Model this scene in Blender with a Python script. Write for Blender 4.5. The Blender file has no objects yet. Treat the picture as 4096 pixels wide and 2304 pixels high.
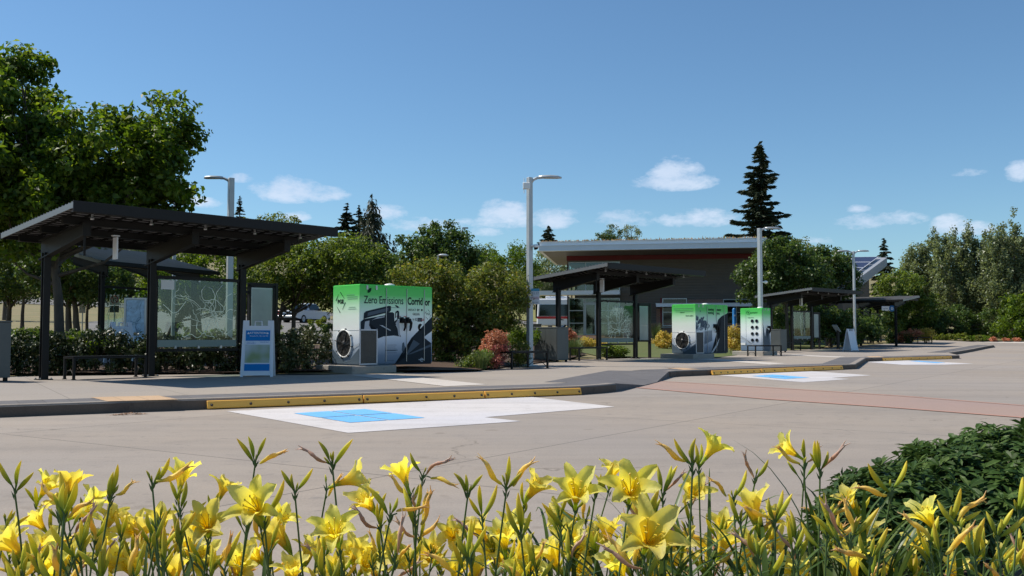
import bpy, bmesh, math, random
import numpy as np
from mathutils import Vector, Matrix, Euler
SC = bpy.context.scene
COL = SC.collection
PI = math.pi
R = math.radians

# ---------------------------------------------------------------- camera, sky, sun
FPX, PCX, PCY, PHZ = 3816.0, 2048.0, 1152.0, 1342.0
PITCH = math.atan((PHZ - PCY) / FPX)
cam_d = bpy.data.cameras.new("camera")
cam_d.sensor_width = 36.0
cam_d.lens = FPX / 4096 * 36.0
cam_d.clip_start = 0.05
cam_d.clip_end = 5000
cam = bpy.data.objects.new("camera", cam_d)
COL.objects.link(cam)
cam.location = (0, 0, 1.0)
cam.rotation_euler = (PI / 2 + PITCH, 0, 0)
SC.camera = cam

SUN_EL, SUN_X, SUN_Y = 52.0, -0.957, 0.29          # the sun stands to the left and a little behind the scene
world = bpy.data.worlds.new("World")
SC.world = world
world.use_nodes = True
SUN_STRENGTH, SKY_STRENGTH, EXPO = 5.0, 0.106, 0.13
sun_d = bpy.data.lights.new("sun", 'SUN')
sun_d.energy = SUN_STRENGTH
sun_d.angle = R(0.53)
sun_d.color = (1.0, 0.93, 0.83)
sun = bpy.data.objects.new("sun", sun_d)
COL.objects.link(sun)
SDIR = Vector((SUN_X * math.cos(R(SUN_EL)), SUN_Y * math.cos(R(SUN_EL)), math.sin(R(SUN_EL))))
sun.rotation_euler = SDIR.to_track_quat('Z', 'Y').to_euler()
SC.view_settings.view_transform = 'Standard'
SC.view_settings.look = 'None'
SC.view_settings.exposure = EXPO
SC.view_settings.gamma = 1.0
SC.cycles.max_bounces = 8
SC.cycles.transparent_max_bounces = 16
SC.cycles.use_adaptive_sampling = True
SC.cycles.adaptive_threshold = 0.02


def build_world():
    nt = world.node_tree
    nt.nodes.clear()
    N, L = nt.nodes.new, nt.links.new

    def m(op, a, b=None, c=None, clamp=False):
        n = N('ShaderNodeMath'); n.operation = op; n.use_clamp = clamp
        for i, v in enumerate((a, b, c)):
            if v is None:
                continue
            if isinstance(v, (int, float)):
                n.inputs[i].default_value = v
            else:
                L(v, n.inputs[i])
        return n.outputs[0]
    out = N('ShaderNodeOutputWorld')
    bg = N('ShaderNodeBackground')
    sky = N('ShaderNodeTexSky')
    sky.sky_type = 'NISHITA'
    sky.sun_disc = False
    sky.sun_elevation = R(SUN_EL)
    sky.sun_rotation = math.atan2(SUN_X, SUN_Y)
    sky.altitude = 100
    sky.air_density = 1.0
    sky.dust_density = 0.25
    sky.ozone_density = 3.0
    tc = N('ShaderNodeTexCoord')
    sep = N('ShaderNodeSeparateXYZ')
    L(tc.outputs['Generated'], sep.inputs[0])
    X, Y, Z = sep.outputs
    az = m('ARCTAN2', X, Y)
    el = m('ARCSINE', Z)
    # noise that gives the small fair-weather cumulus ragged tops
    vec = N('ShaderNodeVectorMath'); vec.operation = 'MULTIPLY'
    L(tc.outputs['Generated'], vec.inputs[0]); vec.inputs[1].default_value = (1, 1, 2.2)
    def noise(scale, det, rough):
        n = N('ShaderNodeTexNoise'); n.inputs['Scale'].default_value = scale
        n.inputs['Detail'].default_value = det; n.inputs['Roughness'].default_value = rough
        L(vec.outputs[0], n.inputs['Vector'])
        return n.outputs['Fac']
    n1 = noise(30, 10, 0.68)
    n2 = noise(11, 4, 0.55)
    clouds = [  # photo pixel centre, half width, half height, density
        (1150, 768, 125, 58, 1.0), (1265, 782, 120, 36, .8), (965, 716, 48, 20, .7), (810, 815, 75, 24, .8), (1180, 868, 55, 22, .8),
        (1545, 856, 80, 36, .75), (1715, 905, 200, 36, .55), (2020, 852, 95, 50, .85), (2035, 888, 120, 34, .8), (2235, 882, 105, 44, .85),
        (1930, 930, 120, 22, .4), (2700, 700, 100, 62, 1.0), (2700, 735, 155, 38, 1.0), (2500, 885, 130, 40, .55), (2790, 880, 150, 42, .7),
        (2870, 868, 55, 26, .5), (3430, 838, 42, 18, .8), (3520, 884, 140, 36, .75), (3420, 912, 40, 14, .5), (3800, 912, 60, 44, .85),
        (3890, 920, 70, 28, .6), (3880, 692, 60, 18, .45), (4085, 688, 50, 46, .9), (3680, 500, 1, 1, 0), (3300, 960, 120, 20, .3),
        (700, 905, 160, 30, .5), (450, 870, 120, 26, .5)]
    tot = None
    for (px, py, hw, hh, dn) in clouds:
        if dn == 0:
            continue
        u = (px - PCX) / FPX; v = -(py - PCY) / FPX
        d = Vector((u, math.cos(PITCH) - v * math.sin(PITCH), math.sin(PITCH) + v * math.cos(PITCH))).normalized()
        a0 = math.atan2(d.x, d.y); e0 = math.asin(d.z)
        dx = m('MULTIPLY', m('SUBTRACT', az, a0), FPX / (hw * 1.35))
        dy0 = m('SUBTRACT', el, e0)
        dy = m('MULTIPLY', dy0, FPX / (hh * 1.4))
        # flatter underside: below the centre the distance grows faster
        dyl = m('MULTIPLY', m('MINIMUM', dy, 0.0), 0.55)
        dy = m('ADD', dy, dyl)
        rr = m('ADD', m('MULTIPLY', dx, dx), m('MULTIPLY', dy, dy))
        k = m('MULTIPLY', m('SUBTRACT', 1.0, rr), dn)
        k = m('MAXIMUM', k, 0.0)
        tot = k if tot is None else m('MAXIMUM', tot, k)
    raw = m('ADD', m('MULTIPLY', tot, 1.15), m('MULTIPLY', m('SUBTRACT', n1, 0.54), 2.9))
    raw = m('ADD', raw, m('MULTIPLY', m('SUBTRACT', n2, 0.5), 0.9))
    raw = m('MULTIPLY', raw, m('MINIMUM', m('MULTIPLY', tot, 3.5), 1.0))
    mask = m('MULTIPLY', m('SMOOTH_MIN', m('MULTIPLY', m('MAXIMUM', m('SUBTRACT', raw, 0.10), 0.0), 0.95), 0.85, 0.35), 0.95, clamp=True)
    # sky colour, a little deeper as through a polarising filter
    hs = N('ShaderNodeHueSaturation')
    hs.inputs['Saturation'].default_value = SKY_SAT
    hs.inputs['Value'].default_value = 1.0
    L(sky.outputs[0], hs.inputs['Color'])
    tint = N('ShaderNodeMix'); tint.data_type = 'RGBA'; tint.blend_type = 'MULTIPLY'
    tint.inputs[0].default_value = 1.0
    L(hs.outputs[0], tint.inputs[6]); tint.inputs[7].default_value = SKY_TINT
    mix = N('ShaderNodeMix'); mix.data_type = 'RGBA'
    L(mask, mix.inputs[0])
    L(tint.outputs[2], mix.inputs[6])
    crp = N('ShaderNodeMix'); crp.data_type = 'RGBA'
    L(m('MULTIPLY', n2, 1.0, clamp=True), crp.inputs[0])
    crp.inputs[6].default_value = (4.9, 6.0, 7.9, 1)
    crp.inputs[7].default_value = (7.4, 8.1, 9.2, 1)
    L(crp.outputs[2], mix.inputs[7])
    L(mix.outputs[2], bg.inputs['Color'])
    bg.inputs['Strength'].default_value = SKY_STRENGTH
    L(bg.outputs[0], out.inputs[0])


SKY_SAT, SKY_TINT = 1.0, (.755, .955, 1.04, 1)
build_world()


# ---------------------------------------------------------------- where things stand
def rayd(px, py):
    u = (px - PCX) / FPX; v = -(py - PCY) / FPX
    return Vector((u, math.cos(PITCH) - v * math.sin(PITCH), math.sin(PITCH) + v * math.cos(PITCH)))


def P(px, py, Y):
    """point seen at a photo pixel, at depth Y"""
    d = rayd(px, py); t = Y / d.y
    return Vector((d.x * t, Y, 1.0 + d.z * t))


def g(y):
    """the bus plaza is level and then rises gently towards the far end"""
    if y < 38: return 0.0
    if y < 80: return 0.0004 * (y - 38) ** 2
    return 0.7056 + 0.0336 * (y - 80)


def at(px, py, h=0.0, G=None):
    """point where the line of sight meets the ground (plus h)"""
    G = G or (lambda x, y: g(y))
    d = rayd(px, py)
    f = lambda t: 1.0 + d.z * t - G(d.x * t, d.y * t) - h
    a = 1.0; b = a
    while b < 400 and f(b) > 0:
        a = b; b *= 1.03
    for _ in range(40):
        c = (a + b) / 2
        if f(c) > 0: a = c
        else: b = c
    t = (a + b) / 2
    p = d * t
    return Vector((p.x, p.y, 1.0 + p.z))


KH = 0.145   # kerb height
BACK_PX = [(20, 1507), (830, 1497), (1230, 1500), (1900, 1487), (2015, 1471), (2260, 1441), (2600, 1431), (2800, 1431),
           (2990, 1409), (3140, 1402), (3300, 1394), (3480, 1379), (3600, 1372), (3736, 1361)]
BACK = [at(a, b, KH) for a, b in BACK_PX]
BX = [p.x for p in BACK]; BY = [p.y for p in BACK]


def yback(x):
    if x <= BX[0]: return BY[0] + (x - BX[0]) * 1.0
    if x >= BX[-1]: return max(BY[-1], 71.0)
    return float(np.interp(x, BX, BY))


def T(x, y):
    """land behind the platform: rises towards the back"""
    d = 0.7 * (y - (yback(x) if x > BX[0] else BY[0] + (x - BX[0])))
    base = 0.13 + 0.037 * max(d, 0) + 0.03 * max(d - 60, 0) + 0.05 * max(d - 95, 0)
    return max(g(y) + 0.10, base)


def Tat(px, py, h=0.0):
    return at(px, py, h, T)


# ---------------------------------------------------------------- objects
def tag(o, label=None, cat=None, group=None, kind=None):
    if label: o['label'] = label
    if cat: o['category'] = cat
    if group: o['group'] = group
    if kind: o['kind'] = kind
    return o


def thing(name, label, cat, loc=(0, 0, 0), rz=0.0, group=None):
    o = bpy.data.objects.new(name, None)
    o.empty_display_size = 0.2
    COL.objects.link(o)
    o.location = loc
    o.rotation_euler = (0, 0, rz)
    return tag(o, label, cat, group)


def mesh_np(name, V, F, smooth=False):
    """V (n,3) array, F list of index lists or (m,k) array"""
    me = bpy.data.meshes.new(name)
    V = np.asarray(V, dtype=np.float32)
    if isinstance(F, np.ndarray):
        k = F.shape[1]; nf = len(F)
        me.vertices.add(len(V)); me.vertices.foreach_set('co', V.ravel())
        me.loops.add(nf * k); me.loops.foreach_set('vertex_index', F.astype(np.int32).ravel())
        me.polygons.add(nf)
        me.polygons.foreach_set('loop_start', np.arange(0, nf * k, k, dtype=np.int32))
        me.polygons.foreach_set('loop_total', np.full(nf, k, dtype=np.int32))
        me.update(calc_edges=True)
    else:
        me.from_pydata([tuple(map(float, v)) for v in V], [], F)
        me.update()
    if smooth:
        me.polygons.foreach_set('use_smooth', [True] * len(me.polygons))
    return me


def link(name, me, mt, parent=None, loc=None, rot=None):
    o = bpy.data.objects.new(name, me)
    if mt is not None and len(me.materials) == 0:
        for q in (mt if isinstance(mt, (list, tuple)) else [mt]):
            me.materials.append(q)
    COL.objects.link(o)
    if parent is not None: o.parent = parent
    if loc is not None: o.location = loc
    if rot is not None: o.rotation_euler = rot
    return o


class MB:
    """collects shapes, then becomes ONE mesh object"""
    def __init__(s): s.v = []; s.f = []; s.m = []; s.cur = 0; s.sm = []
    def add(s, V, F, smooth=False):
        o = len(s.v); s.v += [tuple(v) for v in V]
        s.f += [[i + o for i in f] for f in F]; s.m += [s.cur] * len(F); s.sm += [smooth] * len(F)
        return s
    def box(s, c, d, rz=0.0, rx=0.0, ry=0.0):
        M = Euler((rx, ry, rz)).to_matrix()
        V = [Vector(c) + M @ Vector((x * d[0] / 2, y * d[1] / 2, z * d[2] / 2)) for x in (-1, 1) for y in (-1, 1) for z in (-1, 1)]
        return s.add(V, [(0, 1, 3, 2), (4, 6, 7, 5), (0, 4, 5, 1), (2, 3, 7, 6), (0, 2, 6, 4), (1, 5, 7, 3)])
    def box2(s, a, b):
        a = Vector(a); b = Vector(b)
        return s.box((a + b) / 2, (abs(b.x - a.x), abs(b.y - a.y), abs(b.z - a.z)))
    def bar(s, a, b, w, h=None, up=(0, 0, 1)):
        h = h or w
        a = Vector(a); b = Vector(b); d = (b - a).normalized(); u = Vector(up)
        if abs(d.dot(u)) > .99: u = Vector((0, 1, 0))
        x = d.cross(u).normalized(); z = x.cross(d).normalized()
        V = [q + x * i * w / 2 + z * j * h / 2 for q in (a, b) for i in (-1, 1) for j in (-1, 1)]
        return s.add(V, [(0, 1, 3, 2), (4, 6, 7, 5), (0, 4, 5, 1), (2, 3, 7, 6), (0, 2, 6, 4), (1, 5, 7, 3)])
    def hexa(s, bot, top):
        V = list(bot) + list(top)
        return s.add(V, [(3, 2, 1, 0), (4, 5, 6, 7), (0, 1, 5, 4), (1, 2, 6, 5), (2, 3, 7, 6), (3, 0, 4, 7)])
    def tube(s, pts, r, n=8, cap=True, smooth=True):
        pts = [Vector(p) for p in pts]; rs = r if isinstance(r, (list, tuple)) else [r] * len(pts)
        V = []; F = []
        pu = None
        for i, p in enumerate(pts):
            d = (pts[min(i + 1, len(pts) - 1)] - pts[max(i - 1, 0)]).normalized()
            if pu is None:
                pu = d.orthogonal().normalized()
            x = (pu - d * pu.dot(d)).normalized(); pu = x
            y = d.cross(x)
            for k in range(n):
                a = 2 * PI * k / n
                V.append(p + (x * math.cos(a) + y * math.sin(a)) * rs[i])
        for i in range(len(pts) - 1):
            for k in range(n):
                F.append((i * n + k, i * n + (k + 1) % n, (i + 1) * n + (k + 1) % n, (i + 1) * n + k))
        s.add(V, F, smooth)
        if cap:
            s.add(V[:n], [list(range(n))[::-1]]); s.add(V[-n:], [list(range(n))])
        return s
    def cyl(s, a, b, r, n=16, smooth=True): return s.tube([a, b], r, n, True, smooth)
    def lathe(s, prof, n=20, c=(0, 0, 0), axis='z', smooth=True):
        V = []; F = []
        for (r, z) in prof:
            for k in range(n):
                a = 2 * PI * k / n
                p = (r * math.cos(a), r * math.sin(a), z)
                if axis == 'y': p = (p[0], p[2], p[1])
                if axis == 'x': p = (p[2], p[0], p[1])
                V.append(Vector(c) + Vector(p))
        for i in range(len(prof) - 1):
            for k in range(n):
                F.append((i * n + k, i * n + (k + 1) % n, (i + 1) * n + (k + 1) % n, (i + 1) * n + k))
        return s.add(V, F, smooth)
    def prism(s, poly, a, b):
        """polygon of 3-D points extruded from offset a to offset b (vectors)"""
        n = len(poly); a = Vector(a); b = Vector(b)
        V = [Vector(p) + a for p in poly] + [Vector(p) + b for p in poly]
        F = [list(range(n))[::-1], [n + i for i in range(n)]] + [(i, (i + 1) % n, n + (i + 1) % n, n + i) for i in range(n)]
        return s.add(V, F)
    def build(s, name, mt, parent=None, loc=None, rot=None, bevel=0.0):
        me = bpy.data.meshes.new(name)
        me.from_pydata([tuple(v) for v in s.v], [], s.f)
        mts = mt if isinstance(mt, (list, tuple)) else [mt]
        for q in mts: me.materials.append(q)
        me.polygons.foreach_set('material_index', s.m)
        me.polygons.foreach_set('use_smooth', s.sm)
        if bevel > 0:
            bm = bmesh.new(); bm.from_mesh(me)
            bmesh.ops.remove_doubles(bm, verts=bm.verts, dist=1e-5)
            ed = [e for e in bm.edges if len(e.link_faces) == 2 and e.calc_face_angle(0) > 0.6]
            try: bmesh.ops.bevel(bm, geom=ed, offset=bevel, segments=1, profile=0.5, affect='EDGES', clamp_overlap=True)
            except Exception: pass
            bmesh.ops.recalc_face_normals(bm, faces=bm.faces)
            bm.to_mesh(me); bm.free()
        else:
            bm = bmesh.new(); bm.from_mesh(me)
            bmesh.ops.recalc_face_normals(bm, faces=bm.faces)
            bm.to_mesh(me); bm.free()
        me.update()
        return link(name, me, None, parent, loc, rot)


def copy_tree(o, parent=None):
    c = o.copy(); COL.objects.link(c)
    if parent is not None: c.parent = parent
    for ch in [k for k in bpy.data.objects if k.parent == o]:
        copy_tree(ch, c)
    return c


def text(body, size, mt, parent, M, name='lettering', sx=1.0, bold=0.0, align='CENTER', ext=0.001):
    """a line of writing as a mesh; M places the text plane"""
    cu = bpy.data.curves.new(name, 'FONT')
    cu.body = body; cu.size = size; cu.align_x = align; cu.align_y = 'CENTER'; cu.extrude = ext; cu.offset = bold
    cu.resolution_u = 3
    tmp = bpy.data.objects.new('tmp', cu); COL.objects.link(tmp)
    dg = bpy.context.evaluated_depsgraph_get()
    me = bpy.data.meshes.new_from_object(tmp.evaluated_get(dg))
    bpy.data.objects.remove(tmp); bpy.data.curves.remove(cu)
    me.transform(Matrix.Diagonal((sx, 1, 1, 1)))
    me.transform(M)
    me.materials.clear(); me.materials.append(mt)
    me.name = name
    o = bpy.data.objects.new(name, me); COL.objects.link(o)
    if parent is not None: o.parent = parent
    return o


# ---------------------------------------------------------------- materials
MATS = {}


def mat(name, col, rough=0.6, metal=0.0, var=0.0, vscale=4.0, bump=0.0, bscale=40.0, spec=None, col2=None, coord='Object', stretch=None, transl=0.0,
        coat=0.0, detail=5.0):
    if name in MATS: return MATS[name]
    m = bpy.data.materials.new(name); m.use_nodes = True
    nt = m.node_tree; b = nt.nodes['Principled BSDF']
    N, L = nt.nodes.new, nt.links.new
    c = (*col, 1) if len(col) == 3 else col
    b.inputs['Base Color'].default_value = c
    b.inputs['Roughness'].default_value = rough
    b.inputs['Metallic'].default_value = metal
    if spec is not None: b.inputs['Specular IOR Level'].default_value = spec
    if coat: b.inputs['Coat Weight'].default_value = coat
    tc = N('ShaderNodeTexCoord'); src = tc.outputs[coord]
    if stretch:
        mp = N('ShaderNodeMapping'); mp.inputs['Scale'].default_value = stretch
        L(src, mp.inputs[0]); src = mp.outputs[0]
    if var > 0 or col2:
        n = N('ShaderNodeTexNoise'); n.inputs['Scale'].default_value = vscale; n.inputs['Detail'].default_value = detail
        n.inputs['Roughness'].default_value = 0.6
        L(src, n.inputs['Vector'])
        r = N('ShaderNodeValToRGB')
        r.color_ramp.elements[0].position = 0.32; r.color_ramp.elements[1].position = 0.68
        if col2:
            r.color_ramp.elements[0].color = c; r.color_ramp.elements[1].color = (*col2, 1)
        else:
            r.color_ramp.elements[0].color = tuple(x * (1 - var) for x in c[:3]) + (1,)
            r.color_ramp.elements[1].color = tuple(min(1, x * (1 + var)) for x in c[:3]) + (1,)
        L(n.outputs['Fac'], r.inputs[0]); L(r.outputs[0], b.inputs['Base Color'])
        rr = N('ShaderNodeMapRange'); rr.inputs[3].default_value = max(0.02, rough - .08); rr.inputs[4].default_value = min(1, rough + .1)
        L(n.outputs['Fac'], rr.inputs[0]); L(rr.outputs[0], b.inputs['Roughness'])
    if bump > 0:
        n2 = N('ShaderNodeTexNoise'); n2.inputs['Scale'].default_value = bscale; n2.inputs['Detail'].default_value = 4
        L(src, n2.inputs['Vector'])
        bp = N('ShaderNodeBump'); bp.inputs['Strength'].default_value = bump; bp.inputs['Distance'].default_value = 0.01
        L(n2.outputs['Fac'], bp.inputs['Height']); L(bp.outputs[0], b.inputs['Normal'])
    MATS[name] = m
    return m


def leaf_mat(name, c1, c2, c3=None, transl=0.35, rough=0.45, tcol=None, spec=0.4):
    """leaf colours vary from leaf to leaf"""
    if name in MATS: return MATS[name]
    m = bpy.data.materials.new(name); m.use_nodes = True
    nt = m.node_tree; N, L = nt.nodes.new, nt.links.new
    b = nt.nodes['Principled BSDF']; out = nt.nodes['Material Output']
    ge = N('ShaderNodeNewGeometry')
    r = N('ShaderNodeValToRGB')
    r.color_ramp.elements[0].color = (*c1, 1); r.color_ramp.elements[1].color = (*c2, 1)
    if c3:
        r.color_ramp.elements[1].position = 0.72
        e = r.color_ramp.elements.new(1.0); e.color = (*c3, 1)
    L(ge.outputs['Random Per Island'], r.inputs[0])
    # whole branches differ a little too
    tc = N('ShaderNodeTexCoord'); n = N('ShaderNodeTexNoise'); n.inputs['Scale'].default_value = 1.3; n.inputs['Detail'].default_value = 2
    L(tc.outputs['Object'], n.inputs['Vector'])
    mr = N('ShaderNodeMapRange'); mr.inputs[1].default_value = .3; mr.inputs[2].default_value = .7; mr.inputs[3].default_value = .7; mr.inputs[4].default_value = 1.3
    L(n.outputs['Fac'], mr.inputs[0])
    mx = N('ShaderNodeVectorMath'); mx.operation = 'SCALE'
    L(r.outputs[0], mx.inputs[0]); L(mr.outputs[0], mx.inputs['Scale'])
    L(mx.outputs[0], b.inputs['Base Color'])
    b.inputs['Roughness'].default_value = rough
    b.inputs['Specular IOR Level'].default_value = spec
    tr = N('ShaderNodeBsdfTranslucent')
    if tcol:
        t2 = N('ShaderNodeVectorMath'); t2.operation = 'MULTIPLY'
        L(mx.outputs[0], t2.inputs[0]); t2.inputs[1].default_value = tcol
        L(t2.outputs[0], tr.inputs['Color'])
    else: L(mx.outputs[0], tr.inputs['Color'])
    ms = N('ShaderNodeMixShader'); ms.inputs[0].default_value = transl
    L(b.outputs[0], ms.inputs[1]); L(tr.outputs[0], ms.inputs[2]); L(ms.outputs[0], out.inputs[0])
    MATS[name] = m
    return m


def glass_mat(name, tint=(.75, .88, .85), alpha=0.82, rough=0.03, refl=(1, 1, 1)):
    if name in MATS: return MATS[name]
    m = bpy.data.materials.new(name); m.use_nodes = True
    nt = m.node_tree; N, L = nt.nodes.new, nt.links.new; out = nt.nodes['Material Output']
    nt.nodes.remove(nt.nodes['Principled BSDF'])
    t = N('ShaderNodeBsdfTransparent'); t.inputs[0].default_value = (*tint, 1)
    gl = N('ShaderNodeBsdfGlossy'); gl.inputs['Roughness'].default_value = rough; gl.inputs[0].default_value = (*refl, 1)
    fr = N('ShaderNodeLayerWeight'); fr.inputs[0].default_value = .5
    pw = N('ShaderNodeMath'); pw.operation = 'POWER'; pw.inputs[1].default_value = 4.0; L(fr.outputs['Facing'], pw.inputs[0])
    a = N('ShaderNodeMath'); a.operation = 'MULTIPLY_ADD'; a.use_clamp = True; a.inputs[1].default_value = .7; a.inputs[2].default_value = 1 - alpha
    L(pw.outputs[0], a.inputs[0])
    ms = N('ShaderNodeMixShader'); L(a.outputs[0], ms.inputs[0]); L(t.outputs[0], ms.inputs[1]); L(gl.outputs[0], ms.inputs[2])
    L(ms.outputs[0], out.inputs[0])
    MATS[name] = m
    return m


CALM = (.80, .785, .745)


def ground_mat(name, base, alt, stain, slab=None, ang=0.0, joint=(0.10, 0.09, 0.085), jw=0.012, rough=0.9, org=(0, 0), bump=0.25, streak=0.0, slabvar=0.05, cracks=False):
    """paving in world coordinates: tone patches, fine grain, stains and (optionally) joints between slabs"""
    m = bpy.data.materials.new(name); m.use_nodes = True
    base, alt, stain, joint = [tuple(a * k for a, k in zip(c, CALM)) for c in (base, alt, stain, joint)]
    nt = m.node_tree; N, L = nt.nodes.new, nt.links.new; b = nt.nodes['Principled BSDF']
    ge = N('ShaderNodeNewGeometry'); pos = ge.outputs['Position']

    def noise(sc, det=6, rg=.6, vec=pos):
        n = N('ShaderNodeTexNoise'); n.inputs['Scale'].default_value = sc; n.inputs['Detail'].default_value = det; n.inputs['Roughness'].default_value = rg
        L(vec, n.inputs['Vector']); return n.outputs['Fac']

    def mixc(f, a, c, bl='MIX'):
        x = N('ShaderNodeMix'); x.data_type = 'RGBA'; x.blend_type = bl
        if isinstance(f, (int, float)): x.inputs[0].default_value = f
        else: L(f, x.inputs[0])
        for i, q in ((6, a), (7, c)):
            if isinstance(q, tuple): x.inputs[i].default_value = (*q, 1)
            else: L(q, x.inputs[i])
        return x.outputs[2]

    def rng(f, a, bb, c=0., d=1.):
        r = N('ShaderNodeMapRange'); r.inputs[1].default_value = a; r.inputs[2].default_value = bb; r.inputs[3].default_value = c; r.inputs[4].default_value = d
        L(f, r.inputs[0]); return r.outputs[0]
    c = mixc(rng(noise(0.35, 5), .35, .65), base, alt)
    c = mixc(rng(noise(1.7, 7, .7), .50, .8, 0, .6), c, stain)
    c = mixc(rng(noise(7.0, 3, .5), .62, .72, 0, .6), c, stain)
    if streak: c = mixc(rng(noise(.16, 3, .5), .45, .62, 0, .8), c, tuple(q * k for q, k in zip(base, (.88, .93, 1.02))))
    if cracks:
        ds = N('ShaderNodeTexNoise'); ds.inputs['Scale'].default_value = 1.6; ds.inputs['Detail'].default_value = 5; L(pos, ds.inputs['Vector'])
        ad = N('ShaderNodeVectorMath'); ad.operation = 'MULTIPLY_ADD'; L(ds.outputs['Color'], ad.inputs[0]); ad.inputs[1].default_value = (.9, .9, .9); L(pos, ad.inputs[2])
        vo = N('ShaderNodeTexVoronoi'); vo.feature = 'DISTANCE_TO_EDGE'; vo.inputs['Scale'].default_value = .23; L(ad.outputs[0], vo.inputs['Vector'])
        e = rng(vo.outputs['Distance'], .0, .004, .75, 0.)
        mk = N('ShaderNodeMath'); mk.operation = 'MULTIPLY'; L(e, mk.inputs[0]); L(rng(noise(.21, 2, .5), .5, .58), mk.inputs[1])
        c = mixc(mk.outputs[0], c, tuple(q * .45 for q in base))
        # drips and spots left by standing vehicles
        c = mixc(rng(noise(3.1, 2, .4), .69, .75, 0, .55), c, tuple(q * .62 for q in base))
        c = mixc(rng(noise(21, 2, .5), .72, .78, 0, .5), c, tuple(q * .6 for q in base))
    fine = rng(noise(60, 3, .7), .3, .7, .88, 1.12)
    if streak:
        mp = N('ShaderNodeMapping'); mp.inputs['Rotation'].default_value = (0, 0, -ang); mp.inputs['Scale'].default_value = (.07, 1.15, 1)
        L(pos, mp.inputs[0])
        c = mixc(rng(noise(1.2, 4, .6, mp.outputs[0]), .45, .75, 0, streak), c, stain)
    bump_src = noise(45, 4, .7)
    if slab:
        mp = N('ShaderNodeMapping'); mp.vector_type = 'POINT'
        mp.inputs['Rotation'].default_value = (0, 0, -ang); mp.inputs['Location'].default_value = (org[0], org[1], 0)
        L(pos, mp.inputs[0])
        br = N('ShaderNodeTexBrick'); br.offset = 0.0; br.squash = 1.0
        br.inputs['Scale'].default_value = 1.0
        br.inputs['Brick Width'].default_value = slab[0]; br.inputs['Row Height'].default_value = slab[1]
        br.inputs['Mortar Size'].default_value = jw; br.inputs['Mortar Smooth'].default_value = 0.3
        br.inputs['Color1'].default_value = (1 - slabvar,) * 3 + (1,); br.inputs['Color2'].default_value = (1 + slabvar,) * 3 + (1,)
        br.inputs['Mortar'].default_value = (1, 1, 1, 1)
        L(mp.outputs[0], br.inputs['Vector'])
        v = N('ShaderNodeVectorMath'); v.operation = 'MULTIPLY'; L(c, v.inputs[0]); L(br.outputs['Color'], v.inputs[1]); c = v.outputs[0]
        jf = N('ShaderNodeMath'); jf.operation = 'MULTIPLY'; jf.inputs[1].default_value = .75; L(br.outputs['Fac'], jf.inputs[0])
        c = mixc(jf.outputs[0], c, joint)
    v = N('ShaderNodeVectorMath'); v.operation = 'SCALE'; L(c, v.inputs[0]); L(fine, v.inputs['Scale'])
    L(v.outputs[0], b.inputs['Base Color'])
    b.inputs['Roughness'].default_value = rough
    b.inputs['Specular IOR Level'].default_value = 0.3
    bp = N('ShaderNodeBump'); bp.inputs['Strength'].default_value = bump; bp.inputs['Distance'].default_value = 0.006
    L(bump_src, bp.inputs['Height']); L(bp.outputs[0], b.inputs['Normal'])
    MATS[name] = m
    return m
# ================================================================ GROUND, ROAD, PLATFORM
rng = np.random.default_rng(7)
random.seed(7)
ROADM = ground_mat('road_concrete', (.415, .355, .305), (.39, .345, .31), (.25, .225, .21), slab=(5.2, 5.2), ang=R(56), org=(0.0, 0.62), jw=.010, streak=.5, cracks=True, slabvar=.07)
PLATM = ground_mat('platform_concrete', (.42, .365, .315), (.39, .345, .305), (.30, .265, .235), slab=(1.55, 1.55), ang=R(31), jw=.012, streak=.2, slabvar=.03,
                   joint=(.24, .22, .20))
DPAVE = ground_mat('dark_paving', (.175, .170, .180), (.155, .152, .165), (.12, .115, .12), slab=(.3, .3), ang=R(31), jw=.008, joint=(.1, .1, .1), slabvar=.06)
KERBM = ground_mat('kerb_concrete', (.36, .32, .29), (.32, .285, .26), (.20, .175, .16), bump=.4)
KERBF = ground_mat('shaded_kerb_face', (.17, .135, .115), (.14, .115, .10), (.08, .065, .06), bump=.5)  # darker copy of the kerb concrete: the front's shade put into the colour
WHITEM = ground_mat('white_road_paint', (.73, .70, .715), (.70, .675, .69), (.47, .445, .445), slab=(5.2, 5.2), ang=R(31), org=(2.0, 1.2), jw=.006, joint=(.5, .48, .46), slabvar=.01, streak=.6)
BLUEM = ground_mat('blue_road_paint', (.20, .56, 1.0), (.185, .53, .97), (.16, .45, .82), bump=.15)
REDM = ground_mat('red_crossing_paving', (.43, .305, .26), (.415, .30, .26), (.35, .28, .25), streak=.3)
REDLINE = ground_mat('red_line_paint', (.52, .29, .23), (.48, .29, .24), (.40, .29, .25))
TANM = ground_mat('tactile_paving', (.62, .43, .27), (.58, .40, .26), (.45, .33, .24), slab=(.3, .3), ang=R(31), jw=.012, joint=(.40, .29, .2))
CONDM = ground_mat('new_concrete', (.66, .61, .57), (.62, .58, .545), (.52, .48, .45), bump=.2)


def sheet(name, xs, ys, zf, mt, keep=None, kind='structure', smooth=True):
    nx, ny = len(xs), len(ys)
    V = np.array([(x, y, zf(x, y)) for y in ys for x in xs])
    F = []
    for j in range(ny - 1):
        for i in range(nx - 1):
            if keep and not keep((xs[i] + xs[i + 1]) / 2, (ys[j] + ys[j + 1]) / 2): continue
            F.append((j * nx + i, j * nx + i + 1, (j + 1) * nx + i + 1, (j + 1) * nx + i))
    me = mesh_np(name, V, np.array(F, dtype=np.int32), smooth)
    o = link(name, me, mt)
    if kind: o['kind'] = kind
    return o


ys = list(np.arange(-12, 38, 5.0)) + list(np.arange(38, 74.1, 1.0))
sheet('road', list(np.linspace(-60, 110, 60)), ys, lambda x, y: g(y), ROADM)
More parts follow.
